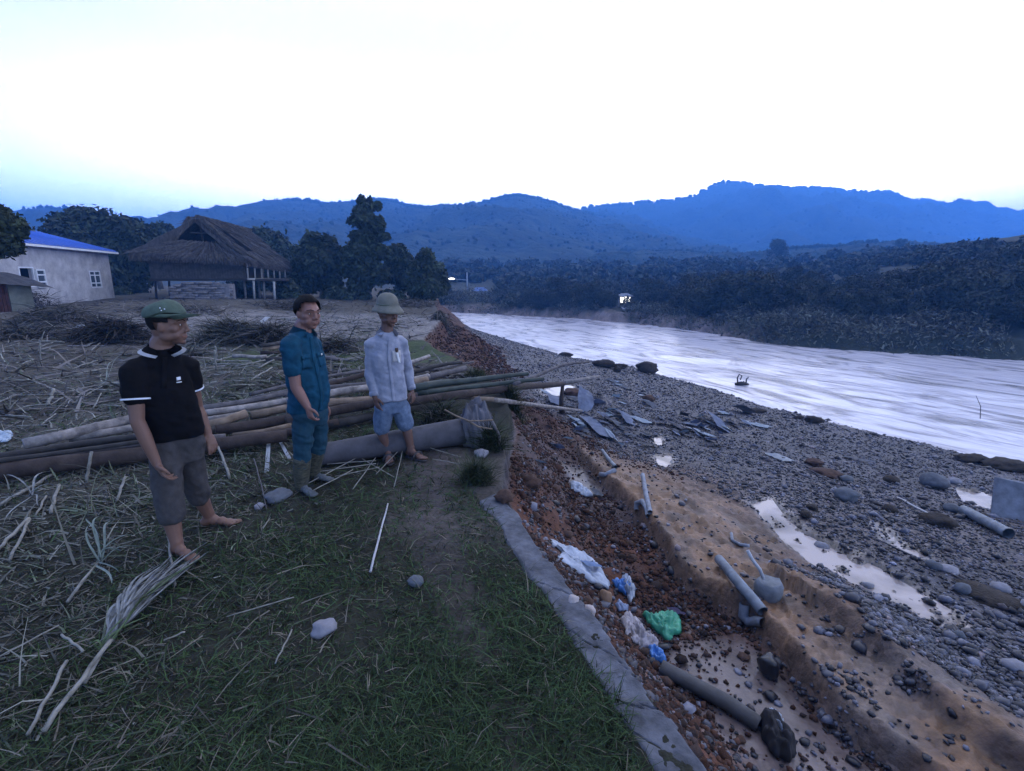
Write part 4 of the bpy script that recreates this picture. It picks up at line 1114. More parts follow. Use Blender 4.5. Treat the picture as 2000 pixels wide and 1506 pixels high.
def white_house():
    plaster = mat('mottled_white_plaster', (.33, .33, .355), rough=.9, var=.20, scale=1.6, bump=.2, bdist=.02, detail=9, col2=(.52, .515, .54))
    blue = mat('blue_roof_sheet', (.045, .15, .58), rough=.55, var=.12, scale=3, bump=.1)
    white = mat('white_window_paint', (.62, .65, .70), rough=.6, var=.05, bump=0)
    glass = mat('dark_window_glass', (.05, .07, .10), rough=.15, var=.2, scale=2, bump=0, spec=.8)
    dark = mat('painted_room_shade', (.008, .008, .010), var=.2, bump=0)  # near-black colour stands in for the shade inside the rooms
    Rc = on_y(221, 560, 35.5); Lc = on_y(-60, 560, 22.6)
    A = (Lc.x, Lc.y); B = (Rc.x, Rc.y)
    root = empty('house', (Rc.x, Rc.y, 0), 'white plastered house with a blue sheet roof at the left edge', 'house')
    F, L, yaw = wall_frame(A, B)
    # openings found on the wall from their place in the photograph
    def s_at(px):
        d = ray(px, 540); dx, dy = B[0] - A[0], B[1] - A[1]
        t = (A[0] * dy - A[1] * dx) / (d[0] * dy - d[1] * dx); X, Y = d[0] * t, d[1] * t
        return math.hypot(X - A[0], Y - A[1]), Y
    def z_at(px, py):
        s, Y = s_at(px); return on_y(px, py, Y).z
    ops = [(s_at(38)[0], s_at(67)[0], z_at(52, 561), z_at(52, 521)), (s_at(175)[0], s_at(196)[0], z_at(186, 562), z_at(186, 529))]
    z0, z1 = -.6, z_at(205, 491)
    bm = bmesh.new(); T = .22
    xs = [0, ops[0][0], ops[0][1], ops[1][0], ops[1][1], L]
    for i in range(5):
        if i in (1, 3):
            o = ops[0] if i == 1 else ops[1]
            fbox(bm, F, yaw, xs[i], xs[i + 1], -T, 0, z0, o[2]); fbox(bm, F, yaw, xs[i], xs[i + 1], -T, 0, o[3], z1)
        else: fbox(bm, F, yaw, xs[i], xs[i + 1], -T, 0, z0, z1)
    D = 7.0
    fbox(bm, F, yaw, L - T, L, -D, -T - .002, z0, z1); fbox(bm, F, yaw, 0, T, -D, -T - .002, z0, z1); fbox(bm, F, yaw, 0, L, -D - T, -D - .002, z0, z1)
    w = link('wall', bm_mesh('wall', bm), plaster, root)
    bm = bmesh.new(); fbox(bm, F, yaw, -.02, L + .02, 0.003, .03, z0, .35); link('plinth', bm_mesh('plinth', bm), plaster, root)
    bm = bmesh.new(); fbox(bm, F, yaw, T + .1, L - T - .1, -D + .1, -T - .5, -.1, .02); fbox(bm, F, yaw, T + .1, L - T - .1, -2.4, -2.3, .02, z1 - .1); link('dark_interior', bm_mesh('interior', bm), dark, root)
    # hipped roof
    ov = .45; zr = on_y(100, 451, 34).z; h = z1 + .02
    c = [F(-ov, ov, h), F(L + ov, ov, h), F(L + ov, -D - ov, h), F(-ov, -D - ov, h)]
    r0 = F(3.2, -D / 2, zr + .1); r1 = F(L - 3.0, -D / 2, zr + .1)
    bm = bmesh.new(); vs = [bm.verts.new(p) for p in c + [r0, r1]]
    for f in ((0, 1, 5, 4), (1, 2, 5), (2, 3, 4, 5), (3, 0, 4)): bm.faces.new([vs[k] for k in f])
    bmesh.ops.solidify(bm, geom=bm.faces[:], thickness=.06)
    # standing ribs
    for k in range(22):
        t = (k + .5) / 22; a = c[0].lerp(c[1], t); b = r0.lerp(r1, t)
        tube(bm, [a + Vector((0, 0, .05)), b + Vector((0, 0, .05))], .022, 5)
    link('roof', bm_mesh('roof', bm), blue, root)
    bm = bmesh.new(); fbox(bm, F, yaw, -ov, L + ov, ov - .05, ov + .01, h - .14, h - .02); link('eaves_board', bm_mesh('fascia', bm), white, root)
    # far window: frame, mullions, panes
    def window(o, nv, nh, name='window', out=-.06, s0=None, s1=None, F=F, yaw=yaw):
        s0 = o[0] if s0 is None else s0; s1 = o[1] if s1 is None else s1; z0_, z1_ = o[2], o[3]; t = .07
        bm = bmesh.new()
        fbox(bm, F, yaw, s0, s1, out, out + .09, z0_, z0_ + t); fbox(bm, F, yaw, s0, s1, out, out + .09, z1_ - t, z1_)
        fbox(bm, F, yaw, s0, s0 + t, out + .002, out + .088, z0_ + t, z1_ - t); fbox(bm, F, yaw, s1 - t, s1, out + .002, out + .088, z0_ + t, z1_ - t)
        zs = [z0_ + (z1_ - z0_) * f for f in nh]
        for zz in zs: fbox(bm, F, yaw, s0 + t, s1 - t, out + .01, out + .08, zz - t / 2, zz + t / 2)
        for f in nv: q = s0 + (s1 - s0) * f; fbox(bm, F, yaw, q - t / 2, q + t / 2, out + .013, out + .077, z0_ + t, z1_ - t)
        wnd = link(name, bm_mesh(name, bm), white, root)
        zz = [z0_ + t] + [q for q in zs] + [z1_ - t]; ss = [s0 + t] + [s0 + (s1 - s0) * f for f in nv] + [s1 - t]
        for i in range(len(zz) - 1):
            for j in range(len(ss) - 1):
                bm = bmesh.new(); fbox(bm, F, yaw, ss[j] + .005, ss[j + 1] - .005, out + .03, out + .04, zz[i] + .005, zz[i + 1] - .005); link('pane', bm_mesh('pane', bm), glass, wnd)
    window(ops[1], [.5], [.28, .74])
    # near window: the left half gapes, its right shutter stands open against the wall
    window((ops[0][0], ops[0][1], ops[0][2], ops[0][3]), [], [], 'window_frame')
    link_last = [o for o in root.children if o.name.startswith('window_frame')]
    for o in link_last:
        for p in [q for q in o.children]: bpy.data.objects.remove(p)
    w_ = s_at(85)[0] - ops[0][1]
    window((ops[0][1] + .03, ops[0][1] + w_, z_at(75, 562), z_at(75, 526)), [], [.32, .70], 'window_shutter', out=.03)
white_house()

def small_shed():
    red = mat('dark_red_boards', (.055, .022, .018), rough=.9, var=.4, scale=5, bump=.3)
    cem = mat('grey_cement_render', (.13, .14, .12), rough=.9, var=.3, scale=3, bump=.3, detail=8)
    rf = mat('old_fibre_cement', (.085, .085, .095), rough=.9, var=.3, scale=3, bump=.3)
    root = empty('shed', tuple(on_y(20, 585, 22)), 'low red-walled shed with a sagging grey roof below the white house', 'shed')
    A = on_y(-70, 560, 20.5); B = on_y(60, 560, 22.5)
    F, L, yaw = wall_frame((A.x, A.y), (B.x, B.y)); zt = on_y(20, 549, 21.5).z
    bm = bmesh.new(); s = L * .62
    n = 11
    for k in range(n): 
        b2 = bmesh.new(); fbox(b2, F, yaw, s * k / n + .01, s * (k + 1) / n - .01, -.04, 0 + .01 * (k % 2), -.4, zt); link('board', bm_mesh('board', b2), red, root)
    bm.free()
    bm = bmesh.new(); fbox(bm, F, yaw, s + .01, L, -.15, .02, -.4, zt - .05); fbox(bm, F, yaw, L - .15, L, -3.0, -.16, -.4, zt - .05); fbox(bm, F, yaw, 0, L, -3.1, -3.0, -.4, zt); link('wall', bm_mesh('wall', bm), cem, root)
    bm = bmesh.new(); vs = []
    G = []
    for j in range(5):
        row = []
        for i in range(13):
            p = F(-.3 + (L + .9) * i / 12, .6 - 3.9 * j / 4, zt - .10 + .70 * math.sin(math.pi * min(1, j / 4 + .0) * .5) - .25 * (i / 12) ** 2 + (.03 if i % 2 else 0) )
            row.append(bm.verts.new(p))
        G.append(row)
    for j in range(4):
        for i in range(12): bm.faces.new((G[j][i], G[j][i + 1], G[j + 1][i + 1], G[j + 1][i]))
    bmesh.ops.solidify(bm, geom=bm.faces[:], thickness=.05); link('roof', bm_mesh('roof', bm), rf, root)
small_shed()

# ------------------------------------------------------------------ thatched stilt house
def stilt_house():
    th = mat('grey_palm_thatch', (.056, .051, .050), rough=.95, var=.45, scale=5, bump=.8, bdist=.05, detail=9, stretch=(1, 1, .35), spec=.05)
    th2 = mat('pale_straw_thatch', (.098, .089, .085), rough=.95, var=.35, scale=7, bump=.6, bdist=.03, spec=.05)
    wl = mat('woven_bamboo_wall', (.060, .056, .056), rough=.9, var=.35, scale=4, bump=.4)
    po = mat('pale_bamboo_posts', (.30, .30, .30), rough=.8, var=.2, scale=6, bump=.2)
    dk = mat('painted_room_shade', (.008, .008, .010))
    FL = on_y(255, 493, 32.5); FR = on_y(482, 506, 34.5); BR = on_y(579, 524, 44.5); BL = Vector((FL.x - 6, 44.5, FL.z))
    GA = on_y(350, 474, 33.6); GB = on_y(440, 476, 34.8)           # foot of the open gable, on the front skirt
    AP = on_y(383, 426, 34.2); RB = on_y(486, 452, 43.0)
    root = empty('stilt_house', (-19, 36, 0), 'large thatched stilt house with an open gable and a railed gallery', 'house')
    def sheet(bm, P, th_=.28, n=14, m=8, rough=.06):
        """bilinear thatch slope between P = [a,b,c,d] with a ragged surface"""
        a, b, c, d = [Vector(p) for p in P]; G = []
        for j in range(m + 1):
            row = []
            for i in range(n + 1):
                s, t = i / n, j / m; p = a.lerp(b, s).lerp(d.lerp(c, s), t)
                p = p + Vector((0, 0, -.35 * math.sin(math.pi * t) * .5 + rough * (random.random() - .5) * 2)); row.append(bm.verts.new(p))
            G.append(row)
        for j in range(m):
            for i in range(n): bm.faces.new((G[j][i], G[j][i + 1], G[j + 1][i + 1], G[j + 1][i]))
    slopes = [((FL, FR, GB, GA)), ((FR, BR, RB, AP)), ((BL, FL, AP + Vector((-.3, .3, 0)), RB + Vector((-.4, 0, 0)))), ((BR, BL, RB, RB))]
    bm = bmesh.new()
    for P in slopes: sheet(bm, P)
    # cheeks closing the skirt to the gable
    bmesh.ops.remove_doubles(bm, verts=bm.verts[:], dist=.002)
    bmesh.ops.solidify(bm, geom=bm.faces[:], thickness=.22)
    for tr in ((FR, AP, GB.lerp(FR, .12)), (FL, GA.lerp(FL, .1), AP)):
        f = bm.faces.new([bm.verts.new(p + Vector((0, -.02, .02))) for p in tr])
    roof = link('roof', bm_mesh('roof', bm), th, root)
    # loose straw over slopes and hanging from the eaves: thin blades
    Vv = []; Ff = []
    rg = np.random.default_rng(5)
    def blade(p, d, w, L):
        d = Vector(d).normalized(); s = d.cross(Vector((rg.normal(), rg.normal(), .3))).normalized() * w
        n0 = len(Vv); q = p + d * L
        for v in (p - s, p + s, q + s * .4, q - s * .4): Vv.append(tuple(v))
        Ff.append((n0, n0 + 1, n0 + 2, n0 + 3))
    for P, cnt in zip(slopes[:3], (1500, 2300, 900)):
        a, b, c, d = [Vector(p) for p in P]
        for _ in range(cnt):
            s, t = rg.random(), rg.random(); p = a.lerp(b, s).lerp(d.lerp(c, s), t); dn = (a.lerp(b, s) - d.lerp(c, s)).normalized()
            p = p + Vector((0, 0, .10 + .10 * rg.random() - .35 * math.sin(math.pi * t) * .5))
            blade(p, dn + Vector((rg.normal() * .12, rg.normal() * .12, .10 + rg.normal() * .06)), .025, .35 + .5 * rg.random())
        for _ in range(cnt // 2):
            s = rg.random(); p = a.lerp(b, s) + Vector((0, 0, .06)); dn = (a.lerp(b, s) - d.lerp(c, s)).normalized()
            blade(p, dn * .35 + Vector((rg.normal() * .15, rg.normal() * .15, -1)), .03, .25 + .35 * rg.random())
    for _ in range(600):
        t = rg.random(); q = 1 if rg.random() < .5 else -1; p = AP.lerp(GB if q > 0 else GA, t) + Vector((q * (.15 + .3 * rg.random()), -.1, .12)); blade(p, (q * .5 + rg.normal() * .2, -.3, -.8), .025, .2 + .3 * rg.random())
    for _ in range(700):
        t = rg.random(); p = AP.lerp(RB, t) + Vector((rg.normal() * .1, 0, .2)); blade(p, (rg.normal() * .6, rg.normal() * .5, -.3), .03, .3 + .4 * rg.random())
    straw = link('thatch_straw', np_mesh('straw', np.array(Vv), np.array(Ff)), th2, roof); straw['kind'] = 'stuff'
    # gable frame
    bm = bmesh.new(); m_ = GA.lerp(GB, .42)
    tube(bm, [m_ + Vector((0, .5, -.1)), AP + Vector((-.1, .5, -.3))], .06, 6); tube(bm, [GA.lerp(AP, .42) + Vector((0, .4, 0)), GB.lerp(AP, .42) + Vector((0, .4, 0))], .06, 6)
    link('gable_post', bm_mesh('gable', bm, True), WOOD_DK, root)
    bm = bmesh.new(); vs = [bm.verts.new(p + Vector((0, 1.6, 0))) for p in (GA + Vector((-1, 0, -.4)), GB + Vector((1, 0, -.4)), AP)]; bm.faces.new(vs); link('gable_shade_sheet', bm_mesh('gw', bm), dk, root)  # near-black sheet, painted shade behind the open gable
    # floor and walls
    fz = on_y(470, 544, 35.3).z
    WL = on_y(291, 520, 34.0); WR = on_y(478, 520, 35.8); G0 = on_y(482, 520, 35.0); G1 = on_y(556, 530, 41.5)
    F, L, yaw = wall_frame((WL.x, WL.y), (WR.x, WR.y))
    n = 34
    for k in range(n):
        b2 = bmesh.new(); z_top = 3.3 - .006 * k; fbox(b2, F, yaw, L * k / n + .004, L * (k + 1) / n - .004, -.05, .012 * random.random(), fz + .02 * random.random(), z_top)
        link('plank', bm_mesh('plank', b2), wl, root)
    bm = bmesh.new(); fbox(bm, F, yaw, -.1, L + 2.6, -9.5, .12, fz - .16, fz - .003); fbox(bm, F, yaw, L - .1, L, -9.3, -.06, fz, 3.0); fbox(bm, F, yaw, 0, .1, -9.3, -.06, fz, 3.1); link('floor_deck', bm_mesh('deck', bm), WOOD_DK, root)
    # gallery posts and rail on the river side
    Fg, Lg, yg = wall_frame((G0.x, G0.y), (G1.x, G1.y))
    gz = fz - .02; ov = 2.5
    for k in range(7):
        s = Lg * k / 6; b2 = bmesh.new(); p = Fg(s, 0, 0); tube(b2, [Vector((p.x, p.y, gz)), Vector((p.x + .03, p.y, 2.75 - .04 * k))], .055, 7); link('gallery_post', bm_mesh('gp', b2, True), po, root)
    bm = bmesh.new()
    tube(bm, [Fg(-.1, .02, gz - .02), Fg(Lg + .1, .02, gz - .05)], .075, 6); link('rail', bm_mesh('rail', bm, True), po, root)
    bm = bmesh.new(); tube(bm, [Fg(-.1, .06, gz + .75), Fg(Lg + .1, .06, gz + .70)], .03, 6); link('rail', bm_mesh('rail', bm, True), WOOD_DK, root)
    # stilts
    for (px, py0, py1, Y) in ((477, 546, 572, 38), (495, 548, 585, 35.8), (515, 549, 584, 38), (535, 550, 592, 36.2), (460, 546, 570, 40), (548, 552, 580, 41), (303, 545, 580, 35), (330, 545, 582, 36), (505, 550, 576, 41)):
        a = on_y(px, py0, Y); b = on_y(px + 2, py1, Y); b.z = min(b.z, hz(b.x, b.y) - .05); b2 = bmesh.new(); tube(b2, [a, b], .075, 7); link('stilt', bm_mesh('stilt', b2, True), po if px > 470 else WOOD_DK, root)
    # woven store under the floor: courses of bundled canes
    st = empty('cane_stack', tuple(on_y(395, 588, 33.5)), 'grey stack of cane bundles under the thatched house', 'stack')
    a = on_y(333, 587, 33.2); b = on_y(458, 587, 33.8); cz = on_y(395, 551, 33.5).z
    cm = mat('grey_cane_bundles', (.17, .16, .165), rough=.9, var=.35, scale=7, bump=.4)
    rws = 8; h0 = a.z - .05
    for j in range(rws):
        z = h0 + (cz - h0) * (j + .5) / rws; x = 0
        inset = .08 * (j >= rws - 2) + .12 * (j == rws - 1)
        k = -.1 * random.random()
        while k < 1:
            Lk = .16 + .14 * random.random(); p = a.lerp(b, max(k, inset)); q = a.lerp(b, min(k + Lk, 1 - inset)); p.z = q.z = z
            if q.x - p.x > .1:
                b2 = bmesh.new(); o = Vector((0, random.uniform(-.06, .06), random.uniform(-.02, .02)))
                tube(b2, [p + o + Vector((.02, 0, 0)), p.lerp(q, .5) + o, q + o - Vector((.02, 0, 0))], [(cz - h0) / rws * .55] * 3, 7, jit=.2); link('bundle', bm_mesh('bundle', b2, True), cm, st)
            k += Lk
    b2 = bmesh.new(); box(b2, a.lerp(b, .5) + Vector((0, .5, (cz - h0) * .45)), ((b - a).length * .9, .7, (cz - h0) * .85)); link('core', bm_mesh('core', b2), cm, st)
stilt_house()

# ------------------------------------------------------------------ trees
LEAF = [mat('dark_foliage', (.020, .029, .016), rough=.8, var=.5, scale=.8, bump=0, attr='leafc'),
        mat('blue_green_foliage', (.020, .032, .022), rough=.8, var=.5, scale=.8, bump=0, attr='leafc'),
        mat('far_foliage', (.022, .027, .020), rough=.8, var=.5, scale=.25, bump=0, attr='leafc')]
BARK = mat('grey_bark', (.085, .078, .070), rough=.95, var=.3, scale=5, bump=.5, stretch=(1, 1, .2))

def crown_mesh(blobs, n, leaf, seed, flat=.55):
    """leaf quads spread through the outer parts of the blobs (cx,cy,cz,rx,ry,rz)"""
    rg = np.random.default_rng(seed); bl = np.array(blobs, float)
    w = (bl[:, 3] * bl[:, 5]); w /= w.sum(); k = rg.choice(len(bl), n, p=w)
    d = rg.normal(size=(n, 3)); d /= np.linalg.norm(d, axis=1)[:, None]
    lump = .72 + .40 * (vn(d[:, 0] * 3 + k * 7.1 + 50, d[:, 2] * 3 + d[:, 1] * 2 + 50, seed))
    r = (rg.random(n) ** .28) * lump * np.where(rg.random(n) < .10, rg.uniform(1.0, 1.32, n), 1)
    c = bl[k, :3] + d * bl[k, 3:] * r[:, None]
    nrm = d * .6 + rg.normal(size=(n, 3)) * .6 + np.array((0, 0, .35)); nrm /= np.linalg.norm(nrm, axis=1)[:, None]
    a = np.cross(nrm, rg.normal(size=(n, 3))); a /= np.linalg.norm(a, axis=1)[:, None]; b = np.cross(nrm, a)
    s = leaf * rg.uniform(.55, 1.35, n)[:, None]
    a = a * s; b = b * s * flat
    V = np.stack([c - a, c - b + a * .1, c + a, c + b + a * .1], 1).reshape(-1, 3)
    q = np.arange(n * 4).reshape(-1, 4)
    col = np.repeat(rg.uniform(.4, 1.9, n)[:, None] * np.array((1, 1, 1))[None], 4, 0)
    col *= np.repeat((.7 + .6 * vn(c[:, 0] * .9 + 40, c[:, 2] * .9 + 40, seed + 3))[:, None], 4, 0)
    return np_mesh('crown', V, q, attrs={'leafc': col})

def tree_at(name, X, Y, zb, blobs, trunk, leaf, n, label, cat, group=None, m=0, seed=0, limbs=3):
    root = empty(name, (X, Y, zb), label, cat, group)
    cr = crown_mesh(blobs, n, leaf, seed); o = bpy.data.objects.new('crown', cr); COL.objects.link(o); cr.materials.append(LEAF[m]); o.parent = root
    rg = random.Random(seed); bm = bmesh.new()
    hgt, rr = trunk
    P = [Vector((0, 0, -.3))]; 
    for k in range(1, 6): P.append(Vector((rg.uniform(-.03, .03) * hgt, rg.uniform(-.03, .03) * hgt, hgt * k / 5)))
    tube(bm, P, [rr * (1.25 - .17 * k) for k in range(6)], 8)
    for k in range(limbs):
        b = blobs[k % len(blobs)]; s = P[2 + k % 3]; e = Vector((b[0], b[1], b[2])); tube(bm, [s, s.lerp(e, .5) + Vector((0, 0, .2)), e], [rr * .45, rr * .3, rr * .12], 6)
    t = bpy.data.objects.new('trunk', bm_mesh('trunk', bm, True)); COL.objects.link(t); t.data.materials.append(BARK); t.parent = root
    return root

def blobs_px(spec, Y, X0, zb):
    """crown lobes read off the photograph at depth Y: (px, py, radius in px[, vertical px])"""
    out = []
    for sp in spec:
        px, py, r = sp[:3]; rz = sp[3] if len(sp) > 3 else r
        p = on_y(px, py, Y); k = Y / F_PX * 1.04
        out.append((p.x - X0, random.uniform(-.4, .4) * r * k, p.z - zb, r * k, r * k * .9, rz * k))
    return out

def px_tree(name, px, pb, Y, spec, trunk_r, leaf, n, label, cat='tree', group=None, m=0, seed=0, limbs=3):
    b = on_y(px, pb, Y); zb = hz(b.x, b.y)
    bl = blobs_px(spec, Y, b.x, zb); top = max(q[2] + q[5] * .3 for q in bl)
    return tree_at(name, b.x, Y, zb, bl, (top, trunk_r), leaf, n, label, cat, group, m, seed, limbs)

px_tree('tree', -18, 600, 15.5, [(2, 430, 26), (22, 445, 22), (-20, 450, 40), (18, 480, 18), (0, 470, 30)], .16, .075, 11000, 'dark leafy tree cut by the left edge in front of the white house', seed=1)
px_tree('tree', 165, 585, 45, [(150, 430, 30, 26), (130, 445, 28), (185, 440, 34), (215, 455, 36), (165, 480, 55, 50), (230, 490, 45), (250, 450, 26, 24), (200, 540, 60, 45), (120, 500, 40)], .35, .24, 15000, 'broad dark tree rising behind the blue roof', seed=2)
px_tree('tree', 268, 585, 48, [(262, 455, 26), (285, 465, 24), (275, 500, 40, 50), (300, 490, 30), (262, 540, 40)], .3, .25, 6500, 'dark tree tucked against the left end of the thatched roof', seed=3)
px_tree('tree', 318, 580, 60, [(312, 445, 16, 8), (325, 455, 20), (300, 452, 12, 8), (322, 480, 24)], .25, .22, 3200, 'small feathery tree top showing left of the thatched gable', seed=4)
px_tree('tree', 525, 585, 56, [(515, 468, 28, 24), (540, 485, 30), (500, 470, 22), (555, 510, 26), (530, 520, 40), (505, 545, 60, 40)], .3, .25, 8500, 'round dark tree behind the right slope of the thatched roof', seed=5)
px_tree('tree', 628, 585, 43, [(612, 474, 24, 20), (638, 478, 20), (590, 498, 18), (652, 500, 22), (620, 512, 38, 30), (600, 548, 26), (642, 552, 26)], .16, .20, 12000, 'rounded dark tree left of the tall tree', seed=6)
px_tree('tree', 722, 590, 42, [(706, 392, 8, 10), (718, 404, 15), (738, 402, 8), (700, 410, 9), (713, 430, 24, 18), (740, 438, 14), (690, 432, 12, 7), (716, 462, 28, 20), (748, 462, 14, 8), (695, 462, 14, 10), (700, 492, 27, 20), (737, 492, 24, 18), (757, 500, 10), (680, 520, 24), (715, 528, 28), (742, 535, 22), (706, 556, 26, 16)], .17, .19, 20000, 'tallest dark tree with a ragged pointed crown', seed=7, limbs=5)
px_tree('tree', 780, 585, 46, [(776, 498, 20), (796, 508, 12), (775, 532, 24), (788, 555, 17)], .2, .2, 6000, 'low dark tree between the tallest tree and the last bushy one', seed=8)
px_tree('tree', 830, 588, 41, [(832, 500, 15), (828, 520, 26, 22), (850, 535, 22), (812, 545, 20), (838, 560, 34, 26), (862, 560, 16), (815, 570, 18)], .14, .18, 9000, 'bushy dark tree at the brink of the river bank', seed=9)
px_tree('tree', 426, 430, 640, [(424, 418, 7), (432, 420, 5), (428, 426, 6)], 1.2, 1.4, 500, 'lone round tree on the crest above the thatched roof', seed=10)
for i, (px, pb, top, w) in enumerate(((565, 588, 545, 26), (660, 590, 560, 26), (765, 588, 565, 20), (700, 590, 572, 18), (480, 588, 565, 20), (240, 590, 560, 22))):
    px_tree('bush', px, pb, 39 + i * .7, [(px, (top + pb) / 2, w, (pb - top) / 2), (px + 12, pb - 8, w * .7, 12), (px - 14, pb - 10, w * .7, 12)], .05, .2, 1400,
            ['dark bush beside the right corner of the thatched house', 'dark bush under the rounded tree left of the tall one', 'low bush right of the foot of the tallest tree', 'low bush at the foot of the tallest tree', 'low bush below the railed gallery', 'dark bush in the gap between white house and thatched house'][i], 'bush', seed=20 + i)

# far bank: individual trees from a few shapes, near ones taller
protos = []
for k in range(5):
    rg = random.Random(40 + k); bl = []
    H_ = 6.5
    for q in range(8):
        bl.append((rg.uniform(-2.2, 2.2), rg.uniform(-1.6, 1.6), rg.uniform(2.0, 5.2), rg.uniform(1.0, 1.9), rg.uniform(1.0, 1.8), rg.uniform(.8, 1.6)))
    bl.append((0, 0, 1.6, 2.4, 2.0, 1.5))
    cm_ = crown_mesh(bl, 5200, .19, 60 + k); cm_.materials.append(LEAF[2])
    bm = bmesh.new(); P = [Vector((0, 0, -1)), Vector((.1, 0, 2)), Vector((0, .2, 4.5))]; tube(bm, P, [.16, .13, .05], 6)
    for q in range(3): b = bl[q]; tube(bm, [P[1], Vector(b[:3])], [.08, .03], 5)
    tm_ = bm_mesh('trunk', bm, True); tm_.materials.append(BARK); protos.append((cm_, tm_))
FARL = ['dark tree standing in the belt of woodland on the far bank', 'tree of the wooded slope above the far bank']
def far_tree(X, Y, s, k, label, group='trees along the far bank', sz=1.0):
    r = empty('tree', (X, Y, hz(X, Y)), label, 'tree', group); r.scale = (s, s, s * sz); r.rotation_euler.z = random.uniform(0, 6.28)
    for nme, me_ in zip(('crown', 'trunk'), protos[k]):
        o = bpy.data.objects.new(nme, me_); COL.objects.link(o); o.parent = r
rg = random.Random(77)
placed = []
SKY_X = [880, 1000, 1060, 1200, 1300, 1400, 1500, 1560, 1650, 1750, 1850, 1920, 2000, 2200]
SKY_Y = [575, 562, 548, 556, 548, 530, 522, 528, 540, 530, 516, 500, 484, 470]
def try_far(px, row0, row1, s0, s1, n, lab, sep=2.0, slack=35):
    c = 0; tries = 0
    while c < n and tries < n * 12:
        tries += 1; a = rg.uniform(*px); b = rg.uniform(row0, row1); g = ground(a, b)
        if g.y > 260 or g.z < WATER_Z + .25: continue
        lim = np.interp(a, SKY_X, SKY_Y) + rg.uniform(0, slack) ** 1.0
        hmax = (b - lim) * g.y / F_PX * 1.03
        if hmax < 1.2: continue
        s = min(rg.uniform(s0, s1), hmax / 5.6)
        if any((g.x - p[0]) ** 2 + (g.y - p[1]) ** 2 < (sep * s) ** 2 for p in placed): continue
        if any(abs(a - q[0]) < q[2] and b > q[1] and b - s * 5.6 * F_PX / g.y < q[1] for q in KEEP): continue
        placed.append((g.x, g.y))
        sz_ = 'tall' if s > .85 else ('middling' if s > .6 else 'low')
        wh = 'between the street lamp and the lit doorway' if a < 1190 else 'behind and above the lit doorway' if a < 1330 else 'right of the lit doorway' if a < 1480 else 'below the round tree on the spur' if a < 1640 else 'before the slope with the pale house' if a < 1830 else 'near the right edge'
        rw = 'by the water' if b > 620 else 'on the far bank' if b > 592 else 'on the lower slope' if b > 568 else 'high on the slope'
        lab = f'{sz_} dark tree {rw} {wh}'
        far_tree(g.x, g.y, s, rg.randrange(5), lab, sz=rg.uniform(.8, 1.15)); c += 1
KEEP = [(937, 576, 26), (1221, 585, 22), (1255, 606, 46), (1917, 588, 16), (1537, 583, 20), (1607, 573, 20), (1748, 530, 38), (912, 560, 36)]
try_far((1800, 2120), 615, 642, .45, .8, 24, FARL[0])
try_far((1540, 1850), 608, 634, .35, .65, 24, FARL[0])
try_far((1330, 2100), 595, 622, .5, .95, 50, FARL[0])
try_far((1000, 1500), 592, 604, .6, 1.0, 34, FARL[0])
try_far((1150, 2150), 560, 592, .7, 1.2, 70, FARL[1])
try_far((1050, 2150), 540, 572, .9, 1.6, 50, FARL[1])
# closed canopy of the slope beyond: crowns merging into one wood
bl = []
for _ in range(1100):
    a = rg.uniform(860, 2200); b_ = rg.uniform(np.interp(a, [860, 1500, 1700, 2200], [528, 520, 500, 468]), 598); g = ground(a, b_)
    if g.y < 45 or g.y > 300 or any(abs(a - q[0]) < q[2] + 6 and b_ > q[1] - 8 for q in KEEP): continue
    s = g.y / F_PX * rg.uniform(9, 20); bl.append((g.x, g.y, g.z + s * .5, s, s, s * rg.uniform(.55, .9)))
for nb, (lo, hi, cnt, lf, lb) in enumerate(((0, 95, 75000, .26, 'dark closed woodland on the slope across the river'), (95, 999, 45000, .75, 'blue-dark closed woodland further up the slope'))):
    wc = crown_mesh([q for q in bl if lo <= q[1] < hi], cnt, lf, 300 + nb); o = link('woodland', wc, LEAF[2]); tag(o, lb, None, None, 'stuff')
# singular trees on the far side
def single(px, py_top, Y, s, k, lab, sz=1.0):
    p = on_y(px, py_top, Y); z = hz(p.x, Y); r = (p.z - z) / (6.2 * sz); far_tree(p.x, Y, r, k, lab, None, sz)
single(1521, 459, 175, 1, 1, 'big round tree standing above the wooded spur across the river', 1.1)
single(1757, 463, 190, 1, 2, 'twin-lobed tree on the skyline of the spur above the lit house')
single(1395, 512, 110, 1, 3, 'pointed tree over the far bank woodland left of the round tree')
single(935, 508, 150, 1, 0, 'pale tree beside the street lamp across the river', 1.1)

# brush mass along the far shore (countless stems and leaves)
rgn = np.random.default_rng(91); Vs = []
N = 90000
t = rgn.random(N); seg = FAR; pts = []
cum = np.concatenate([[0], np.cumsum(np.hypot(*(np.diff(FAR, axis=0).T)))])
u = rgn.uniform(cum[2], cum[-4], N); ix = np.clip(np.searchsorted(cum, u) - 1, 0, len(FAR) - 2); f = (u - cum[ix]) / (cum[ix + 1] - cum[ix])
base = FAR[ix] * (1 - f[:, None]) + FAR[ix + 1] * f[:, None]
dirn = FAR[ix + 1] - FAR[ix]; nrm = np.stack([-dirn[:, 1], dirn[:, 0]], 1); nrm /= np.linalg.norm(nrm, axis=1)[:, None]
if pdist(np.array([base[100, 0] + nrm[100, 0]]), np.array([base[100, 1] + nrm[100, 1]]), FAR)[0] * FAR_SIGN > 0: nrm = -nrm
off = rgn.gamma(2.0, 3.0, N) + .4; q = base + nrm * off[:, None] + rgn.normal(size=(N, 2)) * .5
zq = H(q[:, 0], q[:, 1]); hgt = (.35 + 1.5 * vn(q[:, 0] * .3 + 99, q[:, 1] * .3 + 99, 5)) * sstep(.3, 4, off)
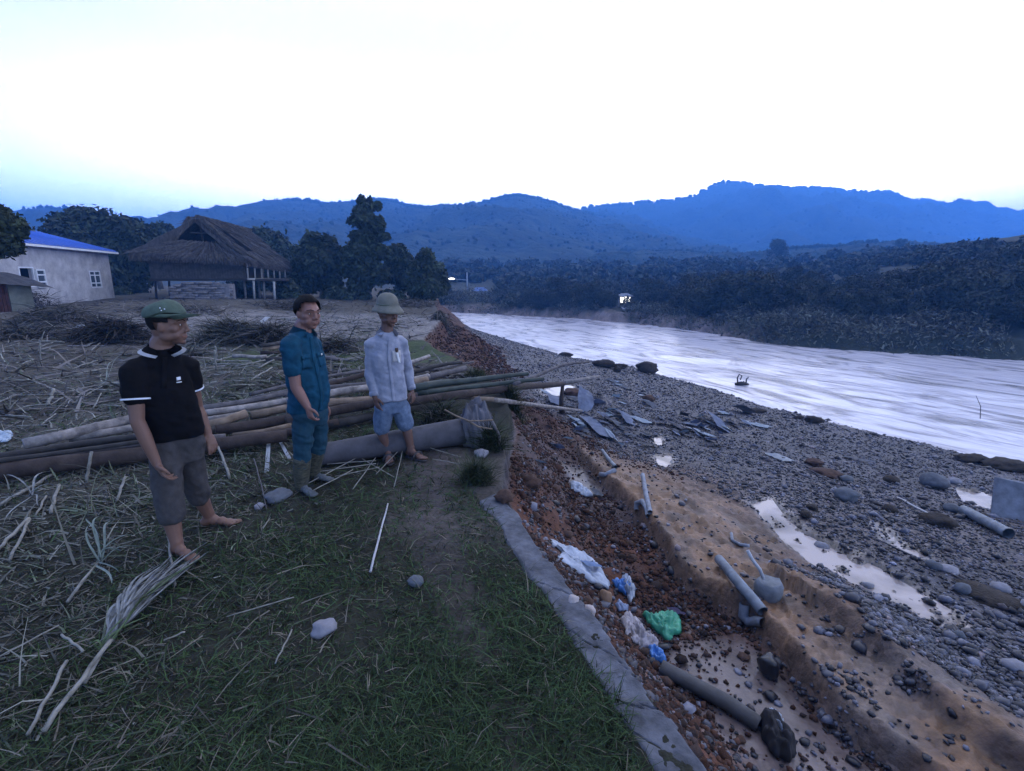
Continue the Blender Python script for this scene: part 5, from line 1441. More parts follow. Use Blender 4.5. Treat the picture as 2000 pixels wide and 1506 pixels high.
keep = vn(q[:, 0] * .25 + 9, q[:, 1] * .25 + 9, 15) > .30
c = np.stack([q[:, 0], q[:, 1], zq + hgt * rgn.random(N)], 1)[keep]; n_ = len(c)
d = rgn.normal(size=(n_, 3)); d[:, 2] = np.abs(d[:, 2]) * .8; d /= np.linalg.norm(d, axis=1)[:, None]; a = np.cross(d, rgn.normal(size=(n_, 3))); a /= np.linalg.norm(a, axis=1)[:, None]
L = rgn.uniform(.08, .40, n_)[:, None]; wd = rgn.uniform(.012, .075, n_)[:, None]
Vb = np.stack([c - a * wd, c + a * wd, c + d * L + a * wd * .5, c + d * L - a * wd * .5], 1).reshape(-1, 3)
colr = np.repeat((rgn.uniform(.4, 2.2, n_) * (1 + 1.0 * (rgn.random(n_) < .14)) * (1 + .8 * (off[keep] < 5)))[:, None] * np.array((1.15, .98, 1.05))[None], 4, 0)
o = link('undergrowth', np_mesh('undergrowth', Vb, np.arange(n_ * 4).reshape(-1, 4), attrs={'leafc': colr}), LEAF[2]); tag(o, 'tangled flood-battered undergrowth along the far shore', None, None, 'stuff')

# ------------------------------------------------------------------ lamp, far houses and lights
WARM = mat('lit_window', (.8, .8, .75), emis=(1.0, .95, .82), estr=3.0, bump=0, var=.02)
steel = mat('grey_steel', (.30, .33, .38), rough=.5, var=.1, bump=0)
def street_lamp():
    Y = 100; b = on_y(913, 586, Y); b.z = hz(b.x, b.y); top = on_y(912, 532, Y); arm = on_y(886, 545, Y); root = empty('street_lamp', tuple(b), 'lit street lamp on a tall pole beyond the river bend', 'street lamp')
    bm = bmesh.new(); tube(bm, [b - Vector((0, 0, .3)), top], [.15, .09], 8); link('pole', bm_mesh('pole', bm, True), steel, root)
    bm = bmesh.new(); tube(bm, [on_y(912, 547, Y), arm], [.06, .05], 6); link('arm', bm_mesh('arm', bm, True), steel, root)
    bm = bmesh.new(); ball(bm, on_y(882, 544.5, Y), (.62, .35, .17)); link('lamp_head', bm_mesh('lamp', bm, True), WARM, root)
street_lamp()
def far_house(px, py, Y, w, h, roofc, wallc, label, lit, name='house'):
    c = on_y(px, py, Y); root = empty(name, tuple(c), label, 'house')
    g = hz(c.x, c.y); D = w * .8; wallc2 = LEAF[2]
    bm = bmesh.new(); box(bm, c + Vector((0, D / 2, h / 2 - .6)), (w, D, h + 1.2)); link('wall', bm_mesh('wall', bm), wallc, root)
    bm = bmesh.new(); e = .35; z = c.z + h; P = [c + Vector(v) for v in ((-w / 2 - e, -e, h), (w / 2 + e, -e, h), (w / 2 + e, D + e, h), (-w / 2 - e, D + e, h), (-w / 2 + w * .2, D / 2, h + w * .3), (w / 2 - w * .2, D / 2, h + w * .3))]
    vs = [bm.verts.new(p) for p in P]
    for f in ((0, 1, 5, 4), (1, 2, 5), (2, 3, 4, 5), (3, 0, 4), (3, 2, 1, 0)): bm.faces.new([vs[k] for k in f])
    link('roof', bm_mesh('roof', bm), roofc, root)
    for (x0, x1, z0, z1) in lit:
        bm = bmesh.new(); box(bm, c + Vector(((x0 + x1) / 2 * w, -.03, (z0 + z1) / 2 * h)), ((x1 - x0) * w, .05, (z1 - z0) * h)); link('lit_window', bm_mesh('w', bm), WARM, root)
    if g < c.z - .6:
        bm = bmesh.new(); box(bm, (c.x, c.y + D / 2, (g + c.z) / 2 - .7), (w * 1.15, D * 1.15, c.z - g + .2)); link('foundation', bm_mesh('foundation', bm), WOOD_DK, root)
cw = mat('far_house_wall', (.22, .23, .26), rough=.9, bump=0); cr_ = mat('far_house_roof', (.06, .12, .30), rough=.6, bump=0); cg = mat('far_grey_roof', (.16, .18, .22), rough=.8, bump=0)
far_house(937, 581, 96, 2.5, 1.1, cr_, cw, 'tiny blue-roofed house with two lit windows below the street lamp', [(-.42, -.08, .15, .75), (.06, .42, .15, .75)])
far_house(1221, 590, 62, 1.3, .65, cg, cw, 'low dark house with a brightly lit doorway on the far bank', [(-.45, .10, -.1, .98), (.24, .44, .1, .9)])
far_house(1748, 534, 120, 4.8, 1.3, cg, mat('far_pale_wall', (.34, .36, .42), rough=.9, bump=0), 'pale house on the wooded slope with one small light', [(.0, .12, .1, .8)])
far_house(1917, 591, 68, .9, .5, cg, mat('far_pale_wall', (.34, .36, .42)), 'small pale hut glimpsed between trees near the right edge', [(-.3, .3, .2, .8)], 'hut')
# long low pale walls and roofs glimpsed in the trees
for (x0, x1, py, Y, h, lab) in ((1222, 1292, 607, 58, .35, 'long pale roof line below the lit doorway'), (1525, 1550, 584, 66, .5, 'short pale roof among the trees on the far bank'), (1595, 1620, 574, 74, .5, 'small grey roof above the middle of the far trees')):
    a = on_y(x0, py, Y); b = on_y(x1, py, Y); c = a.lerp(b, .5); root = empty('low_house', tuple(c), lab, 'house')
    bm = bmesh.new(); box(bm, c + Vector((0, 1.2, 0)), ((b - a).length, 2.8, .10), Euler((R(14), 0, 0))); link('roof', bm_mesh('roof', bm), mat('far_pale_wall', (.34, .36, .42)), root)
    g = hz(c.x, c.y + 1.2); bm = bmesh.new(); box(bm, (c.x, c.y + 1.4, (g + c.z) / 2 - .3), ((b - a).length * .92, 2.0, max(.4, c.z - g + .1))); link('wall', bm_mesh('wall', bm), cw, root)
# ------------------------------------------------------------------ concrete strip along the brink
M_CONC = mat('worn_concrete', (.050, .054, .064), rough=.9, var=.4, scale=7, bump=.8, bdist=.012, detail=12, col2=(.150, .160, .195))
def concrete_strip():
    Rr = [(960, 962), (1000, 1002), (1052, 1082), (1104, 1148), (1172, 1236), (1272, 1372), (1352, 1486), (1440, 1620), (1560, 1800)]
    Ll = [(935, 978), (968, 1022), (1005, 1092), (1050, 1150), (1100, 1220), (1160, 1320), (1215, 1410), (1290, 1560), (1400, 1760)]
    Rw_ = [on_z(a, b, .02) for a, b in Rr]; Lw_ = [on_z(a, b, .02) for a, b in Ll]
    n = 420; m = 22; t = np.linspace(0, len(Rr) - 1, n); k = np.minimum(t.astype(int), len(Rr) - 2); f = (t - k)[:, None]
    RA = np.array(Rw_)[k] * (1 - f) + np.array(Rw_)[k + 1] * f; LA = np.array(Lw_)[k] * (1 - f) + np.array(Lw_)[k + 1] * f
    RA[:, 0] += .012 * fbm(t * 2.2, t * 0, 3, 2) + .022 * np.round(1.6 * fbm(t * 3.4, t * 0, 33, 2)) / 1.6 + .03; LA[:, 0] += .035 * fbm(t * 2.0, t * 0 + 4, 8, 4)
    V = []
    cr = [(2.9, .9), (4.25, 1.4), (5.2, -.8), (6.1, .7), (6.6, -1.0)]
    for j in range(m + 1):
        q = j / m; P = LA * (1 - q) + RA * q; z = .012 + .006 * fbm(P[:, 0] * 3, P[:, 1] * 3, 5, 3) + .004 * fbm(P[:, 0] * 22, P[:, 1] * 22, 6, 3) - .03 * (1 - sstep(0, .14, q))
        for c0, sl in cr:
            d = np.abs(t - c0 - sl * (q - .5) * .5 - .22 * fbm(t * 0 + q * 4, t * 0 + c0, 9, 4)); z = z - .022 * (1 - sstep(.006, .022, d))
        V.append(np.stack([P[:, 0], P[:, 1], z], 1))
    low = RA.copy(); low[:, 0] -= .03; low[:, 2] = -.13 + .02 * fbm(t * 5, t * 0, 4, 2); V.append(low)
    V = np.concatenate(V); rows = m + 2; ii, jj = np.meshgrid(np.arange(rows - 1), np.arange(n - 1), indexing='ij'); a0 = ii * n + jj
    q = np.stack([a0.ravel(), (a0 + n).ravel(), (a0 + n + 1).ravel(), (a0 + 1).ravel()], 1)
    me_ = np_mesh('strip', V, q, smooth=False); o = link('concrete_strip', me_, M_CONC, None, Vector(Rw_[3]))
    tag(o, 'cracked grey concrete strip along the brink of the bank', 'concrete strip')
concrete_strip()

# ------------------------------------------------------------------ poles and logs
PALE = mat('pale_bamboo', (.135, .118, .112), rough=.6, var=.4, scale=9, bump=.5, bdist=.006, stretch=(1, 1, 1), col2=(.33, .30, .285))
TAN = mat('tan_bare_wood', (.14, .10, .072), rough=.8, var=.35, scale=6, bump=.3, col2=(.27, .21, .16))
BRN = mat('brown_bark_log', (.040, .030, .027), rough=.9, var=.4, scale=8, bump=.5, bdist=.01)
DKL = mat('dark_wet_log', (.030, .028, .028), rough=.75, var=.4, scale=8, bump=.4, bdist=.008)
GRN = mat('dark_green_bamboo', (.030, .042, .038), rough=.55, var=.35, scale=6, bump=.2)
LGR = mat('grey_weathered_pole', (.09, .083, .087), rough=.85, var=.35, scale=9, bump=.35)
def pole(name, label, cat, pts, rad, m, group=None, nodes=0.0, bend=0.0, seg=10, jit=.06, endcap=None):
    """pts: [(px,py,z)...] seen in the photograph at height z above the bank"""
    W = [Vector(on_z(a, b, z)) for a, b, z in pts]
    c = W[0].lerp(W[-1], .5); P = []; Q = []
    tot = sum((W[i + 1] - W[i]).length for i in range(len(W) - 1)); acc = 0
    for i in range(len(W) - 1):
        L = (W[i + 1] - W[i]).length; n = max(2, int(L / .22))
        for k in range(n + (i == len(W) - 2)):
            t = k / n; s = (acc + L * t) / tot; p = W[i].lerp(W[i + 1], t)
            p = p + Vector((0, 0, -bend * math.sin(math.pi * s))) + Vector((0, .012 * math.sin(s * 9 + W[0].x * 3), .010 * math.sin(s * 7 + W[0].y * 5)))
            r = rad[0] * (1 - s) + rad[-1] * s
            if nodes and k:
                d = .008; P += [p - (W[i + 1] - W[i]).normalized() * d * 2, p, p + (W[i + 1] - W[i]).normalized() * d * 2]; Q += [r * .97, r * 1.10, r * .97]
            else: P.append(p); Q.append(r * (1 + random.uniform(-jit, jit)))
        acc += L
    bm = bmesh.new(); tube(bm, P, Q, seg)
    o = link(name, bm_mesh(name, bm, True), m, None, c); return tag(o, label, cat, group)
PG = 'bamboo and timber poles in the pile behind the men'
PFOOT = ground(1097, 808); PY_ = PFOOT.y
def zat(px, py, Y): return on_y(px, py, Y).z
LOGS = [
 ('bamboo_pole', 'thick pale bamboo pole with a blunt left end, topmost left of the man in black', [(48, 866, .20), (250, 822, .24), (520, 778, .28)], (.058, .045), PALE, 1),
 ('bamboo_pole', 'shorter pale pole starting under the thick pale one left of the man in black', [(138, 859, .14), (258, 838, .18), (470, 812, .22)], (.045, .042), PALE, 1),
 ('log', 'long dark pole running from the left edge just under the pale poles', [(-60, 899, .14), (120, 872, .15), (420, 838, .18)], (.040, .036), DKL, 0),
 ('log', 'dark split pole second from the ground at the left edge', [(-60, 918, .08), (120, 888, .12), (440, 852, .15)], (.036, .034), LGR, 0),
 ('log', 'thick dark brown log lying lowest at the left edge', [(-70, 930, .09), (110, 906, .10), (330, 880, .10), (560, 852, .11)], (.082, .066), BRN, 0),
 ('log', 'thin dark rod above the thick brown log at the left edge', [(-60, 908, .20), (140, 880, .19), (330, 858, .2)], (.022, .024), DKL, 0),
 ('bamboo_pole', 'grey bamboo topmost between the man in black and the man in teal', [(388, 798, .30), (553, 770, .34), (720, 748, .38)], (.034, .032), LGR, 1),
 ('bamboo_pole', 'long pale bamboo second from the top between the black and teal shirts', [(372, 812, .24), (553, 783, .28), (735, 752, .34), (800, 742, .36)], (.045, .038), PALE, 1),
 ('log', 'tan stripped pole with a broken right end behind the hand of the man in black', [(398, 833, .20), (482, 808, .24)], (.046, .050), TAN, 0),
 ('log', 'tan knotty log that starts beside the broken pole and passes behind the teal man', [(490, 810, .20), (556, 797, .22), (650, 786, .24), (726, 778, .26)], (.052, .046), TAN, 0),
 ('log', 'thick brown log under the tan poles between black and teal shirts', [(405, 846, .12), (566, 817, .16), (720, 792, .2)], (.064, .058), BRN, 0),
 ('log', 'brown log lying lowest between the black shirt and the teal trousers', [(400, 872, .07), (568, 842, .08), (660, 826, .08)], (.050, .052), BRN, 0),
 ('log', 'flat tan plank-like pole on the lowest brown log', [(455, 852, .10), (570, 832, .12)], (.028, .030), TAN, 0),
 ('log', 'grey thin pole behind the teal shirt furthest from the camera', [(487, 770, .16), (560, 752, .18), (715, 722, .22)], (.030, .028), LGR, 0),
 ('log', 'second thin grey pole at the back left of the teal shirt', [(492, 778, .14), (560, 762, .18), (700, 735, .22)], (.026, .026), LGR, 0),
 ('log', 'brown pole at the back between the teal and pale shirts', [(630, 753, .24), (712, 733, .28), (805, 712, .3)], (.040, .040), BRN, 0),
 ('bamboo_pole', 'bright pale pole in the middle of the gap between teal and pale shirts', [(560, 783, .30), (643, 770, .33), (730, 756, .36), (835, 736, .38)], (.044, .050), PALE, 1),
 ('log', 'tan log with flaking bark low in the gap between teal and pale shirts', [(560, 802, .24), (650, 788, .26), (735, 778, .28)], (.040, .042), TAN, 0),
 ('log', 'thick dark brown log at knee height between teal and pale shirts', [(560, 822, .16), (645, 803, .2), (745, 786, .24), (815, 775, .28)], (.062, .060), BRN, 0),
 ('log', 'lowest dark log in the shade between teal and pale shirts', [(640, 830, .08), (730, 812, .08), (860, 790, .08)], (.055, .055), DKL, 0),
 ('bamboo_pole', 'short pale pole end beside the right shoulder of the pale shirt', [(770, 716, .24), (838, 697, .26)], (.042, .040), PALE, 0),
 ('log', 'dark pole ending above the blue-tipped one right of the pale shirt', [(780, 732, .24), (850, 716, .26), (902, 707, .28)], (.040, .030), DKL, 0),
 ('log', 'pale brown log with a pale blue broken tip', [(790, 748, .28), (856, 733, .3), (909, 718, .32)], (.050, .046), LGR, 0),
 ('log', 'tan broken stub end beside the sleeve of the pale shirt', [(790, 752, .34), (834, 741, .36)], (.055, .052), TAN, 0),
 ('bamboo_pole', 'dark green bamboo pointing right over the brink', [(800, 761, .34), (862, 748, .34), (960, 738, .34), (1030, 731, .34)], (.060, .030), GRN, 1),
 ('log', 'dark pole with flaking bark under the dark green bamboo', [(815, 771, .26), (900, 757, .28), (1000, 747, .3), (1062, 741, .32)], (.042, .028), GRN, 0),
 ('log', 'long brown log with a bare white tip jutting over the bank', [(790, 785, .30), (900, 770, .30), (1000, 758, zat(1000, 758, 8.0)), (1100, 749, zat(1100, 749, PY_ - .06))], (.058, .062), BRN, 0),
 ('bamboo_pole', 'thin pale bamboo reaching down over the bank to the blue debris', [(905, 776, .20), (965, 781, .16)], (.034, .034), TAN, 0),
 ('log', 'grey pole half hidden under the back of the pile near the brink', [(838, 724, .10), (880, 716, .10), (925, 707, .12)], (.03, .02), LGR, 0),
]
for nme, lab, pts, rad, m, nd in LOGS:
    pole(nme, lab, 'pole' if 'bamboo' in nme else 'log', pts, rad, m, PG, nodes=nd, seg=12)
# bare tip of the long log is part of it
long_log = [o for o in COL.objects if o.get('label', '').startswith('long brown log')][0]
bm = bmesh.new(); P = [on_y(*q) for q in ((1098, 749.3, PY_ - .07), (1135, 742, PY_ + .15), (1163, 737, PY_ + .35), (1170, 735, PY_ + .4))]; tube(bm, P, [.063, .056, .05, .03], 12)
tip = link('bare_tip', bm_mesh('tip', bm, True), PALE, None); tip.parent = long_log; tip.data.transform(Matrix.Translation(-long_log.location))
# pale bamboo: second half hangs down the bank
bb = [o for o in COL.objects if o.get('label', '').startswith('thin pale bamboo')][0]
e0 = Vector(on_z(965, 781, .16)); e1 = ground(1136, 806) + Vector((0, 0, .05)); bm = bmesh.new(); n = 12; P = []; Q = []
for k in range(n + 1):
    t = k / n; P += [e0.lerp(e1, t)]; Q.append(.034 + (.006 if k % 2 else 0))
tube(bm, P, Q, 10); tp = link('far_half', bm_mesh('half', bm, True), PALE, None); tp.parent = bb; tp.data.transform(Matrix.Translation(-bb.location))
# curved bare branch over the gravel
g0 = Vector(on_z(1005, 750, .30)); Y0 = g0.y
brP = [g0] + [on_y(px, py, Y0 + dy) for px, py, dy in ((1040, 738, .5), (1070, 724, .9), (1098, 713, 1.3), (1120, 709, 1.6), (1150, 707, 2.0))]
bm = bmesh.new(); tube(bm, brP, [.030, .030, .028, .026, .022, .012], 9); o = link('branch', bm_mesh('branch', bm, True), LGR, None, g0); tag(o, 'long bare curved branch reaching from the pile over the gravel', 'branch')
# post that props the long log
pt = PFOOT.copy(); bm = bmesh.new(); tube(bm, [on_y(1099, 752, PY_), on_y(1096, 780, PY_ - .01), PFOOT - Vector((0, 0, .1))], [.048, .055, .07], 9, jit=.2)
o = link('prop_post', bm_mesh('post', bm, True), BRN, None, (pt.x, pt.y, pt.z)); tag(o, 'brown upright post under the tip of the long log', 'post')

# the great round concrete pole on the grass and the lump at its end
PC = mat('smooth_grey_concrete', (.055, .055, .066), rough=.8, var=.28, scale=7, bump=.25, detail=8)
W0, W1 = Vector(on_z(600, 893, .11)), Vector(on_z(905, 842, .15)); bm = bmesh.new()
n = 14; tube(bm, [W0.lerp(W1, k / n) for k in range(n + 1)], [.105 + .04 * k / n for k in range(n + 1)], 26)
o = link('concrete_pole', bm_mesh('cp', bm, True), PC, None, W0); tag(o, 'thick round grey concrete pole lying behind the legs of the pale-shirted man', 'concrete pole')
SP_ = Vector(on_z(928, 850, .10))
bm = bmesh.new(); bmesh.ops.create_icosphere(bm, subdivisions=5, radius=1)
for v in bm.verts:
    d = v.co.copy(); th_ = math.atan2(d.y, d.x)
    gro = abs(fbm(np.array([th_ * 5.5 + 40]), np.array([d.z * .7]), 41, 4)[0]); nz_ = fbm(np.array([d.x * 2.2 + 3]), np.array([d.y * 2 + d.z * 2]), 43, 3)[0]
    rad_ = (1 - abs(d.z) ** 5) ** .5 if abs(d.z) < 1 else 0
    k_ = (.92 - .30 * max(0, d.z)) * (1 + .22 * nz_ - .40 * gro); hx = math.hypot(d.x, d.y) + 1e-6
    top_ = .34 + .16 * fbm(np.array([d.x * 3 + 5]), np.array([d.y * 3]), 44, 3)[0] + .10 * d.x
    v.co = Vector((d.x / hx * .23 * k_ * rad_ - .05 * d.z, d.y / hx * .24 * k_ * rad_, d.z * (top_ if d.z > 0 else .22))) + SP_ + Vector((.02, .02, .04))
lump = link('broken_stump', bm_mesh('stump', bm, True), mat('split_grey_stump', (.045, .043, .050), rough=.9, var=.6, scale=3.5, bump=.9, bdist=.03, stretch=(1, 1, .25), col2=(.17, .17, .20)), None, SP_)
tag(lump, 'grey splintered stump at the brink, against the end of the concrete pole', 'stump')
for k, (a, b, c_, r) in enumerate((((960, 822), (975, 850), (976, 905), .018), ((940, 880), (950, 900), (948, 925), .012), ((910, 820), (935, 834), (962, 838), .012))):
    bm = bmesh.new(); P = [on_y(x, y, SP_.y - .20 - .02 * k) for x, y in (a, b, c_)]; tube(bm, P, [r, r * .9, r * .5], 7); q = link('root', bm_mesh('root', bm, True), LGR if k != 2 else TAN, lump)
# dry vine over the stump
bm = bmesh.new(); P = [on_y(x, y, SP_.y - .25) for x, y in ((868, 800), (890, 812), (915, 822), (940, 822), (963, 820))]; tube(bm, P, [.008] * 5, 6)
o = link('dry_twig', bm_mesh('twig', bm, True), TAN, None, P[0]); tag(o, 'curved pale twig lying across the grey stump', 'twig')

# ------------------------------------------------------------------ sheets, slabs and rubbish below the bank
SLB = mat('blue_grey_sheet', (.16, .20, .31), rough=.6, var=.25, scale=5, bump=.25, col2=(.25, .31, .46))
SLP = mat('pale_blue_sheet', (.32, .40, .50), rough=.55, var=.15, scale=5, bump=.15)
SLD = mat('dark_slate_sheet', (.045, .050, .075), rough=.6, var=.35, scale=6, bump=.35)
SLG = mat('grey_slab', (.13, .145, .18), rough=.8, var=.3, scale=6, bump=.4)
WHT = mat('white_board', (.42, .46, .52), rough=.6, var=.08, scale=5, bump=.1)
def slab(p0, p1, wpx, m, label, cat='slab', name='slab', th=.018, tilt=0.0, lift=.045, curl=0.0, group=None, squash=1.9, jit=.18):
    a, b = ground(*p0), ground(*p1); c = a.lerp(b, .5); g0 = hz(c.x, c.y)
    d = (b - a); L = d.length; d.normalize(); dist = (c - Vector((0, 0, CAM_H))).length
    w = min(.62, wpx * dist / F_PX * squash)
    s = d.cross(Vector((0, 0, 1))).normalized(); u = s.cross(d).normalized()
    s2 = s * math.cos(tilt) + u * math.sin(tilt); u2 = s2.cross(d).normalized()
    nx, ny = 7, 4; rg = random.Random(int(p0[0] * 7 + p0[1])); bm = bmesh.new(); G = []
    e0 = [rg.uniform(-jit, jit) for _ in range(ny + 1)]; e1 = [rg.uniform(-jit, jit) for _ in range(ny + 1)]; f0 = [rg.uniform(-jit, jit) for _ in range(nx + 1)]
    for i in range(nx + 1):
        row = []
        for j in range(ny + 1):
            x = (i / nx - .5) * L; y = (j / ny - .5) * w
            if i == 0: x += e0[j] * w
            if i == nx: x += e1[j] * w
            if j in (0, ny): y *= 1 + f0[i] * .8
            z = curl * L * math.cos(i / nx * math.pi * 1.0 - .6) * .3 + rg.uniform(-.1, .1) * curl * L * .3 + .004 * rg.random()
            row.append(bm.verts.new(c + d * x + s2 * y + u2 * z + Vector((0, 0, lift + abs(math.sin(tilt)) * w * .35))))
        G.append(row)
    for i in range(nx):
        for j in range(ny): bm.faces.new((G[i][j], G[i + 1][j], G[i + 1][j + 1], G[i][j + 1]))
    bmesh.ops.solidify(bm, geom=bm.faces[:], thickness=th)
    o = link(name, bm_mesh(name, bm), m, None, c); return tag(o, label, cat, group)
SG = 'broken sheets and slabs strewn on the gravel'
S = [
 ((1146, 819), (1188, 860), 17, SLB, 'long blue-grey slab, largest of the broken pieces in the middle of the debris', .2, .0),
 ((1187, 845), (1198, 863), 9, SLP, 'small pale piece at the lower end of the long blue-grey slab', .5, 0),
 ((1231, 818), (1266, 829), 13, SLP, 'pale blue piece right of the long blue-grey slab', .15, .1),
 ((1350, 841), (1391, 858), 13, SLP, 'large pale blue slab with a square end near the right of the debris', .25, 0),
 ((1335, 829), (1379, 837), 9, SLB, 'flat grey-blue piece just above the large pale slab', .1, 0),
 ((1386, 817), (1416, 845), 15, SLB, 'broad grey-blue slab standing tilted behind the large pale slab', .5, .1),
 ((1430, 804), (1470, 808), 16, SLG, 'grey sheet bent like a tent near the top right of the debris', .35, .5),
 ((1467, 829), (1501, 838), 12, SLP, 'lone pale blue tile on the gravel right of the debris', .05, 0),
 ((1407, 806), (1419, 812), 8, SLP, 'small round pale piece left of the tent-like sheet', .1, 0),
 ((1077, 778), (1089, 794), 14, SLB, 'blue-grey scrap under the bright puddle left of the prop post', .3, .1),
 ((1058, 764), (1070, 772), 7, SLP, 'small pale scrap beside the bright puddle', .2, 0),
 ((1126, 782), (1152, 810), 17, SLB, 'crumpled bright blue sheet just right of the prop post', .5, .6),
 ((1156, 795), (1175, 788), 9, SLB, 'blue flap beside the crumpled sheet', .4, .4),
 ((1176, 797), (1216, 809), 8, SLD, 'dark narrow sheet between the crumpled sheet and the pale blue piece', .2, .2),
 ((1214, 811), (1234, 833), 11, SLB, 'grey-blue wedge leaning on the pale blue piece', .4, .1),
 ((1262, 799), (1300, 806), 5, SLG, 'narrow dark plank-like slab on the sand above the pale blue piece', .1, 0),
 ((1247, 773), (1263, 777), 7, WHT, 'small white tile above the narrow dark plank', .1, 0),
 ((1250, 786), (1282, 797), 9, SLG, 'curved grey sheet carrying a brown clod', .2, .3),
 ((1292, 768), (1316, 774), 8, SLD, 'dark slab near the water above the narrow plank', .3, 0),
 ((1199, 746), (1213, 749), 6, SLP, 'tiny pale tile on the gravel nearest the sod clumps', .1, 0),
 ((1200, 752), (1213, 755), 5, SLP, 'tiny pale tile just below the one nearest the sod clumps', .1, 0),
 ((1247, 868), (1277, 874), 9, SLD, 'dark block-like slab lying on the sand ledge', .2, 0),
 ((1367, 868), (1411, 873), 8, SLD, 'dark slab under the large pale blue slab', .2, 0),
 ((1311, 840), (1348, 857), 6, SLD, 'long dark splinter left of the large pale slab', .2, 0),
 ((1241, 848), (1271, 856), 8, SLG, 'grey slab halfway between the long slab and the dark splinter', .2, .1),
 ((1222, 850), (1240, 856), 7, SLG, 'small grey slab on the sand right of the long slab', .1, 0),
 ((1122, 822), (1138, 834), 9, SLP, 'small pale piece left of the long blue-grey slab', .3, .1),
 ((1074, 870), (1089, 877), 6, SLP, 'pale chip on the dark rubble below the prop post', .1, 0),
 ((1049, 905), (1064, 911), 7, SLP, 'pale chip beside the pinkish sand at the foot of the bank', .1, 0),
 ((1124, 847), (1156, 859), 6, SLD, 'dark flat slab below the small pale pieces', .1, 0),
 ((1362, 818), (1388, 827), 7, SLD, 'dark slab above the flat grey-blue piece', .2, .1),
 ((1305, 827), (1331, 841), 9, SLD, 'dark jagged slab at the left of the right-hand heap', .3, .1),
 ((1172, 815), (1196, 828), 10, SLD, 'dark jagged piece behind the long slab', .5, .2),
 ((1196, 826), (1214, 838), 9, SLG, 'grey chip between the long slab and the grey-blue wedge', .3, .1),
 ((1112, 779), (1128, 785), 9, SLG, 'rounded grey piece beside the prop post', .2, .3),
 ((1185, 741), (1228, 762), 6, SLG, 'long grey strip among the pebbles above the crumpled sheet', .1, 0),
 ((1420, 823), (1442, 838), 6, SLD, 'thin dark strip right of the tilted grey-blue slab', .2, 0),
 ((1128, 768), (1150, 776), 8, SLD, 'dark lumpy piece beside the long log tip', .3, .3),
 ((1502, 889), (1542, 905), 13, WHT, 'white board with a faint green mark on the gravel', .05, 0),
 ((1648, 895), (1710, 907), 6, SLG, 'long pale grey plank on the dark gravel near the water', .1, 0),
 ((1158, 961), (1172, 975), 9, SLG, 'small grey slab beside the white plastic sheet scrap', .2, 0),
 ((1106, 970), (1120, 977), 7, SLG, 'small grey chip below the white plastic scrap', .2, 0),
 ((1313, 1199), (1331, 1212), 12, mat('violet_tile', (.07, .06, .13), rough=.5, var=.2), 'small violet tile above the green bag', .3, 0),
 ((1395, 826), (1418, 833), 7, SLB, 'small blue shard leaning in the right-hand heap', .5, .1),
 ((1437, 815), (1462, 822), 5, SLD, 'dark strip below the tent-like sheet', .1, 0),
]
for p0, p1, w, m, lab, tl_, cu in S: slab(p0, p1, w, m, lab, 'board' if 'board' in lab else 'slab', tilt=tl_, curl=cu, group=SG if p1[1] < 880 else None)
rg = random.Random(14)
for k in range(84):
    if k < 50: px, py = rg.gauss(1165, 38), rg.gauss(818, 24)
    else: px, py = rg.gauss(1360, 42), rg.gauss(838, 16)
    if py < 770 or px < 1060: continue
    an = rg.uniform(-.3, .9); L = rg.uniform(7, 20)
    slab((px, py), (px + math.cos(an) * L, py + math.sin(an) * L * .7), rg.uniform(4, 9), rg.choice([SLB, SLB, SLD, SLG, SLP]), 'small shard among the broken blue-grey sheets on the gravel', tilt=rg.uniform(0, .7), curl=rg.uniform(0, .3), group=SG)
wb = [o for o in COL.objects if o.get('label', '').startswith('white board')][0]
bm = bmesh.new(); ball(bm, ground(1520, 896) + Vector((0, 0, .022)), (.07, .05, .004)); q = link('green_mark', bm_mesh('mark', bm), mat('faint_green_print', (.25, .42, .34), bump=0), wb)

def pipe(name, label, cat, pts, rad, m, lift=0.0, seg=12, hollow=True, group=None, arc=None):
    P = [ground(a, b) + Vector((0, 0, rad * .8 + (z if z else 0) + lift)) for a, b, z in pts]
    if arc: P = arc(P)
    bm = bmesh.new(); tube(bm, P, [rad] * len(P), seg, cap=not hollow)
    if hollow:
        tube(bm, P, [rad * .85] * len(P), seg, cap=False)
        bmesh.ops.recalc_face_normals(bm, faces=bm.faces[:])
    o = link(name, bm_mesh(name, bm, True), m, None, P[0]); return tag(o, label, cat, group)
PVC = mat('grey_plastic_pipe', (.12, .145, .18), rough=.5, var=.45, scale=6, bump=.1, spec=.5)
PVL = mat('pale_grey_pipe', (.17, .19, .23), rough=.5, var=.4, scale=8, bump=.15)
pA = pipe('pipe', 'long grey-blue pipe slanting over the edge of the sand ledge', 'pipe', [(1403, 1104, .03), (1440, 1150, .03), (1470, 1185, .03), (1488, 1206, .02)], .046, PVC)
pipe('pipe_elbow', 'grey pipe elbow at the lower end of the long grey-blue pipe', 'pipe elbow', [(1452, 1196, .05), (1451, 1210, .0), (1462, 1222, 0), (1476, 1220, 0), (1491, 1224, 0)], .042, PVL)
pipe('pipe', 'short pale pipe standing askew on the edge of the sand ledge', 'pipe', [(1254, 944, .10), (1261, 978, .06), (1269, 1009, .03)], .030, PVL)
pipe('pipe_elbow', 'curled grey pipe bend at the foot of the short pale pipe', 'pipe elbow', [(1243, 1000, 0), (1243, 990, .02), (1254, 988, .03), (1262, 998, .02), (1266, 1012, 0)], .034, PVL)
pipe('pipe', 'thin grey pipe lying at the upper corner of the sand ledge', 'pipe', [(1176, 887, .04), (1189, 904, .03), (1202, 918, .02)], .030, PVC)
